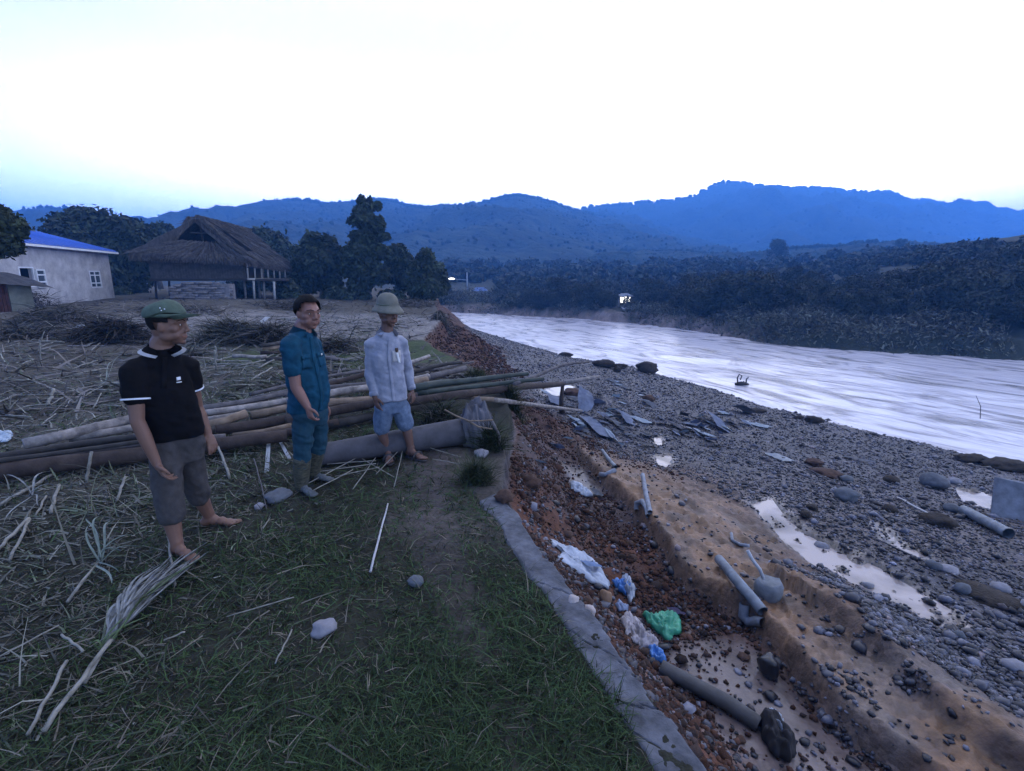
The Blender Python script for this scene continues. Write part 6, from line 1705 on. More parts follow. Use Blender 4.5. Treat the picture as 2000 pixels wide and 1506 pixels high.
pipe('pipe_elbow', 'bulbous grey pipe end below the thin pipe at the ledge corner', 'pipe elbow', [(1173, 930, 0), (1182, 931, 0), (1201, 922, 0)], .034, PVL)
pipe('pipe', 'dark muddy pipe half buried at the foot of the bank, lower right', 'pipe', [(1290, 1312, .0), (1350, 1350, .02), (1420, 1388, .02), (1482, 1426, .0)], .052, mat('muddy_dark_pipe', (.060, .060, .064), rough=.7, var=.3, bump=.3))
pipe('pipe', 'grey pipe on the dark gravel near the right edge', 'pipe', [(1880, 1006, .03), (1925, 1030, .03), (1968, 1052, .02)], .075, PVC)
pipe('pipe', 'thin curved hose on the sand left of the footing block', 'hose', [(1428, 1044, 0), (1430, 1058, 0), (1445, 1066, 0), (1462, 1072, .02)], .018, PVL, hollow=False)
# footing block with a bent pipe
fb = ground(1500, 1160); root = empty('footing_block', fb, 'round concrete footing with a bent thin pipe sticking out', 'concrete block')
bm = bmesh.new(); bmesh.ops.create_icosphere(bm, subdivisions=3, radius=1)
for v in bm.verts:
    k_ = fbm(np.array([v.co.x * 2 + 9]), np.array([v.co.y * 2 + v.co.z * 3]), 77, 3)[0]; v.co = Vector((v.co.x * .115, v.co.y * .115, min(.13, v.co.z * .17 + .045))) * (1 + .10 * k_) + fb
link('block', bm_mesh('block', bm, True), mat('footing_concrete', (.15, .165, .185), rough=.9, var=.3, scale=8, bump=.5), root)
bm = bmesh.new(); Y_ = fb.y; P = [on_y(1491, 1130, Y_), on_y(1484, 1112, Y_ + .02), on_y(1470, 1094, Y_ + .06), on_y(1460, 1075, Y_ + .10)]; tube(bm, P, [.016] * 4, 8); link('bent_pipe', bm_mesh('bp', bm, True), mat('white_conduit', (.36, .38, .42), rough=.5), root)

# grey slab at the right edge
gsl = ground(1990, 1020); bm = bmesh.new(); r_ = box(bm, gsl + Vector((.30, .15, .22)), (1.0, .10, .62), Euler((R(-24), R(10), R(-20))), jit=.14, bev=.012)
o = link('leaning_slab', bm_mesh('ls', bm), SLG, None, gsl); tag(o, 'big grey concrete slab leaning at the right edge on the gravel', 'concrete slab')

def stick(label, p0, p1, r, m, z0=.01, z1=.02, cat='stick', name='stick', top=None, mid=0, group=None, r1=None, n=6):
    a = ground(*p0) + Vector((0, 0, z0 + r))
    b = on_y(p1[0], p1[1], top) if top else ground(*p1) + Vector((0, 0, z1 + r))
    rg = random.Random(int(p0[0] + p0[1] * 3)); P = []
    for k in range(n + 1):
        t = k / n; P.append(a.lerp(b, t) + Vector((rg.uniform(-1, 1), rg.uniform(-1, 1), rg.uniform(-.3, 1))) * r * .7 * (0 < k < n) + Vector((0, 0, mid * math.sin(math.pi * t))))
    bm = bmesh.new(); tube(bm, P, [r * (1 - t * (1 - (r1 or r) / r)) for t in np.linspace(0, 1, n + 1)], 6)
    o = link(name, bm_mesh(name, bm, True), m, None, a); return tag(o, label, cat, group)
WST = mat('whitewashed_stick', (.38, .38, .40), rough=.7, var=.15, scale=10, bump=.15)
stick('white straight stick on the dark gravel near the right puddle', (1752, 974), (1836, 1022), .016, WST)
stick('thin pale stick crossing the brown lumps on the gravel', (1574, 918), (1645, 950), .012, LGR)
stick('long thin twig trailing over the gravel at the lower right', (1700, 1050), (1905, 1150), .009, LGR)
stick('bare pale branch stub near the water above the debris', (1345, 795), (1381, 776), .022, LGR)
stick('white rod lying in the grass in the middle foreground', (724, 1122), (758, 990), .008, WST, r1=.006)
# the twig standing in the river
tw = on_z(1916, 818, WATER_Z); tw = Vector(tw); bm = bmesh.new(); tube(bm, [tw - Vector((0, 0, .2)), tw + Vector((-.10, 0, .45)), on_y(1906, 772, tw.y)], [.014, .012, .006], 5); o = link('twig', bm_mesh('tw', bm), DKL, None, tw); tag(o, 'thin twig standing in the river near the right edge', 'twig')
tw = Vector(on_z(1676, 858, WATER_Z)); bm = bmesh.new(); tube(bm, [tw - Vector((0, 0, .2)), on_y(1677, 839, tw.y)], [.010, .006], 5); o = link('twig', bm_mesh('tw', bm), DKL, None, tw); tag(o, 'short twig standing at the edge of the river', 'twig')
# snag in the river
sg = Vector(on_z(1448, 751, WATER_Z)); root = empty('snag', sg, 'dark snag of branches stuck in the river', 'snag')
bm = bmesh.new(); tube(bm, [on_y(1436, 750, sg.y), on_y(1448, 749, sg.y), on_y(1462, 751, sg.y)], [.06, .10, .05], 8, jit=.3); link('log', bm_mesh('log', bm, True), DKL, root)
for P in (((1441, 749), (1440, 738), (1444, 731), (1449, 734), (1446, 742)), ((1457, 750), (1458, 740), (1462, 737)), ((1452, 750), (1453, 744))):
    bm = bmesh.new(); tube(bm, [on_y(a, b, sg.y) for a, b in P], [.035] + [.028] * (len(P) - 1), 6); link('branch', bm_mesh('br', bm, True), DKL, root)

# cloth and plastic
def crumple(outline, label, cat, m, name, h=.06, seed=1, folds=9.0, dz=.02, group=None, pleat=.35):
    """crumpled sheet: outline polygon of the photograph laid on the ground, filled and rumpled"""
    Pw = [ground(a, b) for a, b in outline]; C = sum(Pw, Vector()) / len(Pw); n = len(Pw); RN = 15; bm = bmesh.new(); rows = []
    m_ = n * 6
    for i in range(RN + 1):
        t = i / RN; row = []
        for k in range(m_):
            q = k / 6; k0 = int(q) % n; k1 = (k0 + 1) % n; e = Pw[k0].lerp(Pw[k1], q - int(q)); p = C.lerp(e, t)
            ph = fbm(np.array([p.x * folds + seed]), np.array([p.y * folds * .7 + p.x * 3]), seed, 3)[0]
            rd = 1 - abs(fbm(np.array([p.x * folds * pleat + p.y * folds]), np.array([p.y * 2.0]), seed + 7, 2)[0]) * 2
            fr_ = 1 - abs(fbm(np.array([p.x * folds * 2.6 + p.y * 3]), np.array([p.y * folds * 1.7 - p.x * 5]), seed + 3, 3)[0]) * 2.4; z = hz(p.x, p.y) + dz + h * (.35 + .45 * ph) * (1 - t ** 5) + h * .5 * max(0, rd) * (1 - t ** 8) + h * .55 * max(-.2, fr_) * (1 - t ** 10); p = p + (e - C).normalized() * .02 * fr_ * t; row.append(bm.verts.new((p.x, p.y, z)))
            if i == 0: break
        rows.append(row)
    for k in range(m_): bm.faces.new((rows[0][0], rows[1][k], rows[1][(k + 1) % m_]))
    for i in range(1, RN):
        for k in range(m_): bm.faces.new((rows[i][k], rows[i + 1][k], rows[i + 1][(k + 1) % m_], rows[i][(k + 1) % m_]))
    bmesh.ops.recalc_face_normals(bm, faces=bm.faces[:]); bmesh.ops.solidify(bm, geom=bm.faces[:], thickness=.003)
    o = link(name, bm_mesh(name, bm, True), m, None, C); return tag(o, label, cat, group)
CLW = mat('grubby_white_sheet', (.28, .32, .40), rough=.7, var=.25, scale=7, bump=.3, bdist=.004, col2=(.46, .51, .60))
CLG = mat('green_plastic', (.040, .26, .16), rough=.45, var=.2, scale=9, bump=.3, spec=.5)
CLB = mat('blue_plastic', (.05, .17, .46), rough=.4, var=.3, scale=9, bump=.3, spec=.5)
CLK = mat('muddy_white_bag', (.24, .22, .24), rough=.5, var=.45, scale=11, bump=.4, spec=.5)
sh_ = crumple([(1078, 1056), (1112, 1073), (1140, 1080), (1166, 1100), (1176, 1120), (1189, 1141), (1187, 1153), (1160, 1143), (1130, 1122), (1089, 1092), (1100, 1084), (1080, 1070)], 'large grubby white sheet spread below the concrete strip', 'sheet', CLW, 'plastic_sheet', .05, 3, 6)
slab((1140, 1117), (1168, 1119), 12, mat('blue_print', (.20, .30, .52), rough=.6), 'x', 'x', 'blue_patch', th=.006, lift=.09); o = [q for q in COL.objects if q.get('label') == 'x'][0]; w_ = o.location.copy(); o.parent = sh_; o.location = w_ - sh_.location; del o['label']; del o['category']
crumple([(1255, 1206), (1270, 1210), (1287, 1208), (1317, 1206), (1328, 1222), (1327, 1240), (1314, 1251), (1299, 1253), (1290, 1243), (1266, 1222)], 'green plastic bag on the brown soil', 'plastic bag', CLG, 'plastic_bag', .07, 5, 9)
crumple([(1214, 1214), (1224, 1210), (1246, 1222), (1262, 1238), (1284, 1256), (1282, 1268), (1262, 1270), (1240, 1260), (1222, 1240)], 'muddy white crumpled bag left of the green bag', 'plastic bag', CLK, 'plastic_bag', .09, 9, 14)
crumple([(1197, 1139), (1212, 1138), (1226, 1144), (1232, 1160), (1222, 1166), (1206, 1156)], 'bright blue crumpled bag beside the white sheet', 'plastic bag', CLB, 'plastic_bag', .08, 11, 12)
crumple([(1214, 1143), (1228, 1140), (1238, 1158), (1236, 1176), (1228, 1180), (1222, 1164)], 'frayed white bag touching the bright blue bag', 'plastic bag', CLW, 'plastic_bag', .07, 13, 16)
crumple([(1267, 1276), (1278, 1273), (1296, 1290), (1298, 1302), (1286, 1298), (1272, 1288)], 'small light blue bag below the muddy white bag', 'plastic bag', CLB, 'plastic_bag', .06, 15, 12)
crumple([(1203, 1187), (1213, 1183), (1226, 1192), (1222, 1199), (1210, 1197)], 'small grey-blue rag between the blue and the white bags', 'rag', SLB, 'rag', .04, 17, 12)
crumple([(1114, 946), (1122, 945), (1140, 955), (1158, 971), (1140, 971), (1118, 960)], 'white plastic scrap on the dark red soil', 'plastic scrap', CLW, 'plastic_sheet', .05, 19, 9)
crumple([(1497, 1413), (1506, 1408), (1520, 1426), (1530, 1444), (1522, 1446), (1508, 1432)], 'white rag caught on the dark bundle at the lower right', 'rag', CLW, 'rag', .05, 21, 14, dz=.07)
crumple([(1484, 1420), (1502, 1412), (1530, 1440), (1552, 1470), (1540, 1492), (1510, 1480), (1492, 1450)], 'dark muddy bundle at the end of the half-buried pipe', 'bundle', mat('black_muddy_cloth', (.020, .019, .022), rough=.8, var=.4), 'muddy_bundle', .10, 23, 8)
crumple([(-30, 850), (5, 850), (22, 848), (24, 858), (14, 866), (-30, 868)], 'pale plastic scrap at the left edge behind the poles', 'plastic scrap', SLP, 'plastic_sheet', .05, 27, 9)
crumple([(148, 641), (168, 637), (178, 645), (166, 650), (150, 648)], 'pale plastic scrap in the brush behind the man in black', 'plastic scrap', CLW, 'plastic_sheet', .10, 29, 6)
crumple([(118, 618), (135, 612), (150, 622), (140, 630), (122, 628)], 'greyish rag on the debris heap before the white house', 'rag', SLB, 'rag', .12, 31, 5)

def rock(label, px, py, wpx, hpx, m, cat='stone', name='stone', seed=1, sub=3, sink=.3, group=None, depth=1.0):
    g = ground(px, py); dist = (g - Vector((0, 0, CAM_H))).length; a = wpx * dist / F_PX / 2; c = hpx * dist / F_PX / 2
    bm = bmesh.new(); bmesh.ops.create_icosphere(bm, subdivisions=sub, radius=1); rr = random.Random(seed); sd = rr.uniform(0, 90)
    for v in bm.verts:
        n_ = fbm(np.array([v.co.x * 1.3 + sd]), np.array([v.co.y * 1.3 + v.co.z * 1.7]), 5, 3)[0] * (1.0 if m not in (SOD, STB) else 1.0) + (fbm(np.array([v.co.x * 5 + sd]), np.array([v.co.y * 4 + v.co.z * 6]), 6, 3)[0] * .8 if m in (SOD, STB) else 0); v.co = Vector((v.co.x * a, v.co.y * a * depth, v.co.z * c)) * (1 + .35 * n_) + Vector((0, 0, c * (1 - sink)))
        v.co += g
    o = link(name, bm_mesh(name, bm, True), m, None, g); return tag(o, label, cat, group)
STP = mat('pale_grey_stone', (.19, .19, .22), rough=.85, var=.2, scale=12, bump=.35)
STD = mat('dark_grey_stone', (.075, .085, .105), rough=.75, var=.3, scale=10, bump=.35)
STB = mat('red_brown_clod', (.060, .036, .028), rough=.95, var=.4, scale=12, bump=.6, bdist=.01)
STC = mat('cream_stone', (.34, .30, .29), rough=.85, var=.25, scale=10, bump=.3)
SOD = mat('dark_sod', (.032, .026, .022), rough=.95, var=.4, scale=10, bump=.7, bdist=.02)
rock('pale grey stone in the grass in the middle of the foreground', 634, 1236, 40, 26, STP, seed=1)
rock('small grey stone in the grass right of the white rod', 812, 1142, 28, 20, STD, seed=2)
rock('pale chip of stone near the boots of the teal man', 507, 993, 16, 11, STP, seed=3)
rock('flat dark stone beside the boots of the teal man', 545, 972, 46, 18, STD, seed=4, sink=.6)
rock('grey stone at the brink below the stump', 940, 892, 26, 16, STP, seed=5)
rock('cream stone against the outer edge of the concrete strip', 1121, 1178, 20, 17, STC, seed=6)
rock('longer cream stone just below the cream one at the concrete strip', 1149, 1205, 26, 28, STC, seed=7)
rock('black round lump on the wet silt', 1497, 1318, 32, 38, mat('black_wet_lump', (.012, .012, .016), rough=.35, var=.3, spec=.6), seed=8, sink=.1)
rock('dark rounded stone above the long puddle', 1652, 975, 36, 22, STD, seed=9)
rock('bluish stone on the gravel left of the right-hand puddle', 1822, 950, 34, 24, STD, seed=10)
rock('brown mound of soil on the gravel above the thin pale stick', 1612, 930, 42, 14, STB, seed=11, cat='clod', name='soil_clod')
rock('small brown clod on the gravel beside the white board', 1590, 908, 26, 12, STB, seed=12, cat='clod', name='soil_clod')
rock('brown clod riding on the curved grey sheet', 1266, 786, 24, 12, STB, seed=13, cat='clod', name='soil_clod', sink=-.2)
rock('dark hummock beside the bright puddle under the log', 1118, 772, 36, 16, STB, seed=14, cat='clod', name='soil_clod')
rock('broken clay block at the tip of the concrete strip', 985, 978, 34, 26, STB, seed=15, cat='clod', name='soil_clod')
rock('tan wedge-shaped brick below the bright blue bag', 1182, 1176, 22, 26, mat('tan_brick', (.19, .12, .08), var=.2), seed=16, cat='brick', name='brick_piece')
rock('dark stump-like mound on the lower right gravel', 1925, 1165, 60, 12, SOD, seed=17, sink=.55, cat='mound', name='soil_mound')
rock('round dark weed-covered lump behind the white stick', 1828, 1022, 40, 18, SOD, seed=18, sink=.4, cat='mound', name='soil_mound')
rock('large dark red clod on the slope left of the white plastic scrap', 1035, 948, 40, 26, STB, seed=19, cat='clod', name='soil_clod')
for k, (px, py, w, h, lab) in enumerate(((1180, 717, 40, 18, 'grassy sod clump at the waterline right of the curved branch'), (1212, 720, 26, 12, 'middle sod clump at the waterline'), (1262, 728, 44, 24, 'large sod clump with an overhanging top at the waterline'),
                                 (1205, 727, 14, 14, 'small dark sod just below the middle clump'), (1590, 826, 28, 14, 'dark sod lying half in the river'), (1480, 805, 30, 8, 'low dark sod at the waterline beside the tent-like sheet'), (1895, 902, 46, 14, 'flat dark sod at the waterline near the right edge'), (1965, 915, 70, 16, 'long dark sod at the waterline in the right corner'), (1105, 697, 26, 10, 'dark stone mound at the waterline above the curved branch'), (1560, 818, 16, 7, 'small sod on the shore left of the one in the river'))):
    rock(lab, px, py, w, h, SOD, cat='sod', name='sod_clump', seed=30 + k, depth=.6)
# lone clods and cobbles of the slope, the biggest ones
rg = random.Random(5)
for k in range(46):
    px, py = rg.uniform(1010, 1480), rg.uniform(930, 1480); g = ground(px, py); s = pdist(np.array([g.x]), np.array([g.y]), EDGE)[0]
    dj_ = pdist(np.array([g.x]), np.array([g.y]), LEDGE)[0] * (1 if LSIGN > 0 else -1)
    if s < .12 or dj_ > -.15: continue
    rock('red-brown clod of soil lying loose on the slope below the concrete strip', px, py, rg.uniform(10, 22), rg.uniform(7, 14), STB, cat='clod', name='soil_clod', seed=100 + k, sub=2, group='loose clods on the slope')
for k in range(40):
    px, py = rg.uniform(1560, 2040), rg.uniform(920, 1480); g = ground(px, py)
    if pdist(np.array([g.x]), np.array([g.y]), LEDGE)[0] * LSIGN < 1.9: continue
    rock('larger cobble standing out of the grey gravel', px, py, rg.uniform(14, 26), rg.uniform(9, 15), [STD, STP, SOD][k % 3], cat='cobble', name='cobble', seed=200 + k, sub=2, group='larger cobbles on the gravel')
# ------------------------------------------------------------------ gravel and clods
def ico(sub):
    bm = bmesh.new(); bmesh.ops.create_icosphere(bm, subdivisions=sub, radius=1.0); v = np.array([q.co[:] for q in bm.verts]); f = np.array([[q.index for q in p.verts] for p in bm.faces]); bm.free(); return v, f
OCT = (np.array([(1, 0, 0), (-1, 0, 0), (0, 1, 0), (0, -1, 0), (0, 0, 1), (0, 0, -1)], float), np.array([(0, 2, 4), (2, 1, 4), (1, 3, 4), (3, 0, 4), (2, 0, 5), (1, 2, 5), (3, 1, 5), (0, 3, 5)]))
def _ico12():
    g = (1 + 5 ** .5) / 2; v = np.array([(-1, g, 0), (1, g, 0), (-1, -g, 0), (1, -g, 0), (0, -1, g), (0, 1, g), (0, -1, -g), (0, 1, -g), (g, 0, -1), (g, 0, 1), (-g, 0, -1), (-g, 0, 1)], float); v /= np.linalg.norm(v[0])
    f = np.array([(0, 11, 5), (0, 5, 1), (0, 1, 7), (0, 7, 10), (0, 10, 11), (1, 5, 9), (5, 11, 4), (11, 10, 2), (10, 7, 6), (7, 1, 8), (3, 9, 4), (3, 4, 2), (3, 2, 6), (3, 6, 8), (3, 8, 9), (4, 9, 5), (2, 4, 11), (6, 2, 10), (8, 6, 7), (9, 8, 1)]); return v, f
def scatter(name, P, size, cols, tv, tf, label, m, flat=(.4, .85), rough=.32, seed=1, smooth=True, sink=.25):
    rg = np.random.default_rng(seed); n = len(P); k = len(tv)
    sc = np.stack([size * rg.uniform(.75, 1.3, n), size * rg.uniform(.75, 1.3, n), size * rg.uniform(*flat, n)], 1)
    V = tv[None] * (1 + rg.uniform(-rough, rough, (n, k, 1))) * sc[:, None, :]
    a = rg.uniform(0, 6.28, n); ca, sa = np.cos(a), np.sin(a); t = rg.normal(0, .35, n)
    x = V[..., 0]; z = V[..., 2]; x, z = x * np.cos(t)[:, None] - z * np.sin(t)[:, None], x * np.sin(t)[:, None] + z * np.cos(t)[:, None]
    X = x * ca[:, None] - V[..., 1] * sa[:, None]; Y = x * sa[:, None] + V[..., 1] * ca[:, None]
    W = np.stack([X, Y, z], 2) + P[:, None, :] + np.array((0, 0, 1))[None, None] * (sc[:, 2] * (1 - sink * 2))[:, None, None]
    F_ = (tf[None] + (np.arange(n) * k)[:, None, None]).reshape(-1, 3)
    me_ = np_mesh(name, W.reshape(-1, 3), F_, smooth=smooth, attrs={'leafc': np.repeat(cols, k, 0)})
    o = link(name, me_, m); return tag(o, label, None, None, 'stuff')
M_PEB = mat('river_stone', (.80, .80, .80), rough=.38, var=.22, scale=30, bump=.2, bdist=.004, attr='leafc', spec=.4)
M_CLD = mat('crumbly_soil', (.85, .85, .85), rough=.95, var=.3, scale=26, bump=.7, bdist=.006, attr='leafc', spec=.1)
rg = np.random.default_rng(21)
def sample(n, a0, a1, r0, r1):
    a = R(a0) + rg.random(n) * R(a1 - a0); r = r0 * (r1 / r0) ** rg.random(n); return r * np.sin(a), r * np.cos(a), r
x, y, r = sample(230000, -14, 58, 1.6, 40)
z, f = H(x, y, True); z = HG(x, y)
inpud = np.zeros(len(x), bool)
for P_, zp in PUDW.values(): inpud |= inpoly(x, y, P_) < .05
dens = (f['s'] > .15) & (f['sh'] < .25)
w = np.where(f['sand'] > .5, .03 + .3 * sstep(.3, .6, fbm(x * 1.4, y * 1.4, 93, 3)), 1.0) * np.where(f['silt'] > .4, .035, 1.0) * np.where(f['clod'] > .5, .13, 1.0) * np.where(f['cliff'] * (f['s'] < 1.9) > .5, .06, 1) * np.where(inpud, .5, 1)
w *= .35 + .75 * vn(x * .9 + 5, y * .9 + 5, 9)
keep = dens & (rg.random(len(x)) < w); x, y, z, r = x[keep], y[keep], z[keep], r[keep]; ip = inpud[keep]
big = rg.random(len(x)); size = np.where(big < .80, rg.uniform(.008, .020, len(x)), np.where(big < .975, rg.uniform(.018, .032, len(x)), rg.uniform(.032, .058, len(x)))) * np.clip(.75 + r * .05, .8, 2.2)
size = np.maximum(size, r * .0014); z = z - np.where(ip, .0, 0)
g = rg.uniform(0, 1, len(x)); base_c = np.stack([.017 + .17 * g ** 3.4, .018 + .178 * g ** 3.4, .027 + .235 * g ** 3.4], 1)
warm = rg.random(len(x)) < .16; base_c[warm] *= np.array((1.25, .95, .80)); base_c[rg.random(len(x)) < .03] *= 1.9; base_c[ip] *= .45
P3 = np.stack([x, y, z], 1)
near = r < 6.5
iv, if_ = _ico12(); 
sel = np.nonzero(near)[0][:24000]; selb = np.nonzero(~near)[0][:32000]
scatter('gravel', P3[sel], size[sel], base_c[sel], iv, if_, 'grey river gravel covering the bed below the bank', M_PEB, seed=3)
scatter('gravel', P3[selb], size[selb], base_c[selb], *OCT, 'distant part of the grey river gravel towards the water', M_PEB, seed=4, smooth=True)
print('gravel', len(sel), len(selb), near.sum(), (~near).sum())
# soil crumbs
x, y, r = sample(150000, -16, 44, 1.4, 26); z, f = H(x, y, True); z = HG(x, y)
cw_ = (f['s'] > .05) * np.maximum(f['clod'] * sstep(-.25, .35, fbm(x * 2.1, y * 2.1, 88, 3) + .25), f['cliff'] * (f['s'] < 2.6 + f['n1']) * .55)
cw_ = np.maximum(cw_, (f['silt'] > .4) * .03 * (f['s'] > .1)); keep = rg.random(len(x)) < cw_; x, y, z, r = x[keep][:27000], y[keep][:27000], z[keep][:27000], r[keep][:27000]
sz = np.maximum(rg.gamma(1.5, .0052, len(x)) + .004, r * .0014) * np.clip(.7 + r * .06, .8, 2); g = rg.uniform(.6, 1.6, len(x))[:, None]
cols = np.array((.078, .042, .032))[None] * g; dk = rg.random(len(x)) < .4; cols[dk] = np.array((.050, .036, .033)) * g[dk]
scatter('soil_crumbs', np.stack([x, y, z], 1), np.minimum(sz, .07), cols, iv, if_, 'red-brown crumbled soil on the slope below the bank', M_CLD, flat=(.5, 1.0), rough=.48, seed=5, smooth=False)
print('crumbs', len(x))

# ------------------------------------------------------------------ grass, straw and leaves
M_BLD = mat('blades', (.80, .80, .80), rough=.75, var=.2, scale=3, bump=0, attr='leafc', spec=.2)
def blades(name, P, L, W, az, el, bend, cols, label, nseg=2, m=None, kind='stuff'):
    """flat tapered blades: root P, length L, width W, azimuth, elevation, droop"""
    n = len(P); d0 = np.stack([np.cos(az) * np.cos(el), np.sin(az) * np.cos(el), np.sin(el)], 1); side = np.stack([-np.sin(az), np.cos(az), np.zeros(n)], 1)
    tw = rg.normal(0, .5, n)[:, None]; side = side * np.cos(tw) + np.array((0, 0, 1)) * np.sin(tw)
    rows = []
    for k in range(nseg + 1):
        t = k / nseg; c = P + d0 * (L * t)[:, None] + np.stack([np.cos(az + bend) * L * t * t * .35, np.sin(az + bend) * L * t * t * .35, -np.abs(bend) * L * t * t * .35], 1)
        w_ = (W * (1 - .8 * t))[:, None]; rows += [c - side * w_, c + side * w_]
    V = np.stack(rows, 1); kk = 2 * (nseg + 1); F_ = np.concatenate([np.array([[2 * i, 2 * i + 1, 2 * i + 3, 2 * i + 2]]) for i in range(nseg)])
    F_ = (F_[None] + (np.arange(n) * kk)[:, None, None]).reshape(-1, 4)
    o = link(name, np_mesh(name, V.reshape(-1, 3), F_, attrs={'leafc': np.repeat(cols, kk, 0)}), m or M_BLD); return tag(o, label, None, None, kind)
STRIP = np.array([on_z(a, b, 0)[:2] for a, b in ((935, 970), (968, 1022), (1012, 1092), (1060, 1150), (1110, 1220), (1165, 1320), (1225, 1410), (1290, 1560))])
x, y, r = sample(420000, -56, 24, .75, 11.5); f_s = pdist(x, y, EDGE); n1 = fbm(x * 1.3, y * 1.3, 61, 4); n2 = fbm(x * 5, y * 5, 62, 3)
strip = pdist(x, y, STRIP); 
if pdist(np.array([0.0]), np.array([2.0]), STRIP)[0] > 0: strip = -strip        # positive over the concrete
pth = np.abs(f_s + .62 + .10 * n2)
dn = .62 + .55 * n1 + .25 * n2
dn *= np.where((pth + .12 * n1 < .13) & (y < 6), .40, 1); dn *= np.where(strip > .0 + .08 * n2, .0, 1) * (f_s < -.03)
dn *= 1 - .45 * sstep(-2.2, -3.6, x + .3 * y - .8); dn *= 1 - .6 * np.exp(-((x + 1.6) ** 2 / .5 + (y - 3.7) ** 2 / .35))
dn *= np.clip(1.1 - r * .05, .3, 1)
for fx, fy in ((-2.13, 3.03), (-2.1, 3.38), (-1.7, 4.02), (-1.6, 4.27), (-1.15, 4.75), (-.9, 4.75)): dn *= 1 - np.exp(-((x - fx) ** 2 + (y - fy) ** 2) / .010)
keep = rg.random(len(x)) < dn * .75; x, y, r, n1, n2 = (q[keep][:155000] for q in (x, y, r, n1, n2)); n = len(x); print('grass', keep.sum())
z = HG(x, y) - .004; L = rg.gamma(4, .0125, n) * (1 + .5 * n1) * np.clip(.75 + r * .07, .8, 1.6) + .02; az = rg.uniform(0, 6.283, n) + 0; el = np.abs(rg.normal(.50, .38, n))
wd = rg.uniform(.0015, .0036, n) * np.clip(.55 + r * .30, .8, 3.2)
gr = rg.uniform(.35, 2.0, n)[:, None] ** 1.2; cols = np.array((.027, .050, .018))[None] * gr; dry = rg.random(n) < .07 + .15 * (n1 < -.1); cols[dry] = (np.array((.10, .09, .07)) * gr[dry]) * 1.0
leftd = rg.random(n) < sstep(-1.0, -3.0, x) * .28; cols[leftd] = np.array((.085, .078, .065)) * gr[leftd]
blades('grass', np.stack([x, y, z], 1), L, wd, az, el, rg.normal(0, 1.5, n), cols, 'short trampled green grass on top of the bank')
# flattened maize stalks and leaves over the field on the left
x, y, r = sample(60000, -60, -4, 1.2, 26); n1 = fbm(x * .8, y * .8, 65, 4); m_ = (rg.random(len(x)) < sstep(-1.0, -2.6, x + .12 * y + .6 * n1) * (.55 + .5 * n1) * .9 * np.where(r < 4.2, .45, 1)) & (pdist(x, y, EDGE) < -.5)
x, y, r = x[m_][:17000], y[m_][:17000], r[m_][:17000]; n = len(x); z = HG(x, y) + .012
L = rg.gamma(2.2, .085, n) * np.clip(.55 + .07 * r, .6, 1.7); az = rg.normal(2.75, .55, n) + (rg.random(n) < .25) * rg.uniform(-1.5, 1.5, n); el = np.abs(rg.normal(.02, .14, n)) + (rg.random(n) < .06) * .6
wd = rg.uniform(.002, .0085, n) * np.clip(.5 + .12 * r, .6, 2.6); g = rg.uniform(.45, 1.7, n)[:, None]; cols = np.array((.118, .120, .106))[None] * g ** 1.3; gn = rg.random(n) < .28; cols[gn] = np.array((.085, .105, .072)) * g[gn]; br = rg.random(n) < .10; cols[br] *= 1.7
blades('straw', np.stack([x, y, z], 1), L, wd, az, el, rg.normal(0, 1.3, n), cols, 'flattened pale maize leaves and straw over the field on the left', nseg=3)
print('straw', n)
# near-left tangle of long thin stems
x, y, r = sample(30000, -56, 8, .8, 6.5); n1 = fbm(x * 1.1, y * 1.1, 67, 4); m_ = (rg.random(len(x)) < sstep(-.9, -2.0, x + .8 * n1) * .17 + .004) & (pdist(x, y, EDGE) < -.3)
x, y, r = x[m_], y[m_], r[m_]; n = len(x); z = HG(x, y) + .03; L = rg.gamma(3, .055, n); az = rg.normal(.85, .8, n) + math.pi * (rg.random(n) < .5); el = rg.normal(.05, .10, n)
g = rg.uniform(.4, 1.4, n)[:, None]; cols = np.array((.135, .125, .105))[None] * g; gn = rg.random(n) < .4; cols[gn] = np.array((.055, .070, .045)) * g[gn]
blades('straw', np.stack([x, y, z], 1), L, rg.uniform(.0015, .0042, n), az, el, rg.normal(0, 1.5, n), cols, 'tangle of dry and green stems in the near left foreground', nseg=3); print('stems', n)
# rubble band and debris line of the far field
x, y, r = sample(26000, -58, -5, 8.5, 42); m_ = pdist(x, y, EDGE) < -.3; x, y, r = x[m_], y[m_], r[m_]; n1 = fbm(x * .3, y * .3, 69, 4); m_ = rg.random(len(x)) < np.where((y > 14) & (y < 26), .34, .16) + .4 * n1; x, y, r = x[m_][:7000], y[m_][:7000], r[m_][:7000]; n = len(x)
g = rg.uniform(.35, 1.3, n)[:, None]; cols = np.array((.19, .175, .17))[None] * g; dkk = rg.random(n) < .45; cols[dkk] *= .35
blades('plant_litter', np.stack([x, y, HG(x, y) + .02], 1), rg.gamma(2, .15, n) + .06, rg.uniform(.008, .03, n), rg.uniform(0, 6.28, n), np.abs(rg.normal(.15, .3, n)), rg.normal(0, .4, n), cols, 'pale rubbish and plant litter over the far field', nseg=2)

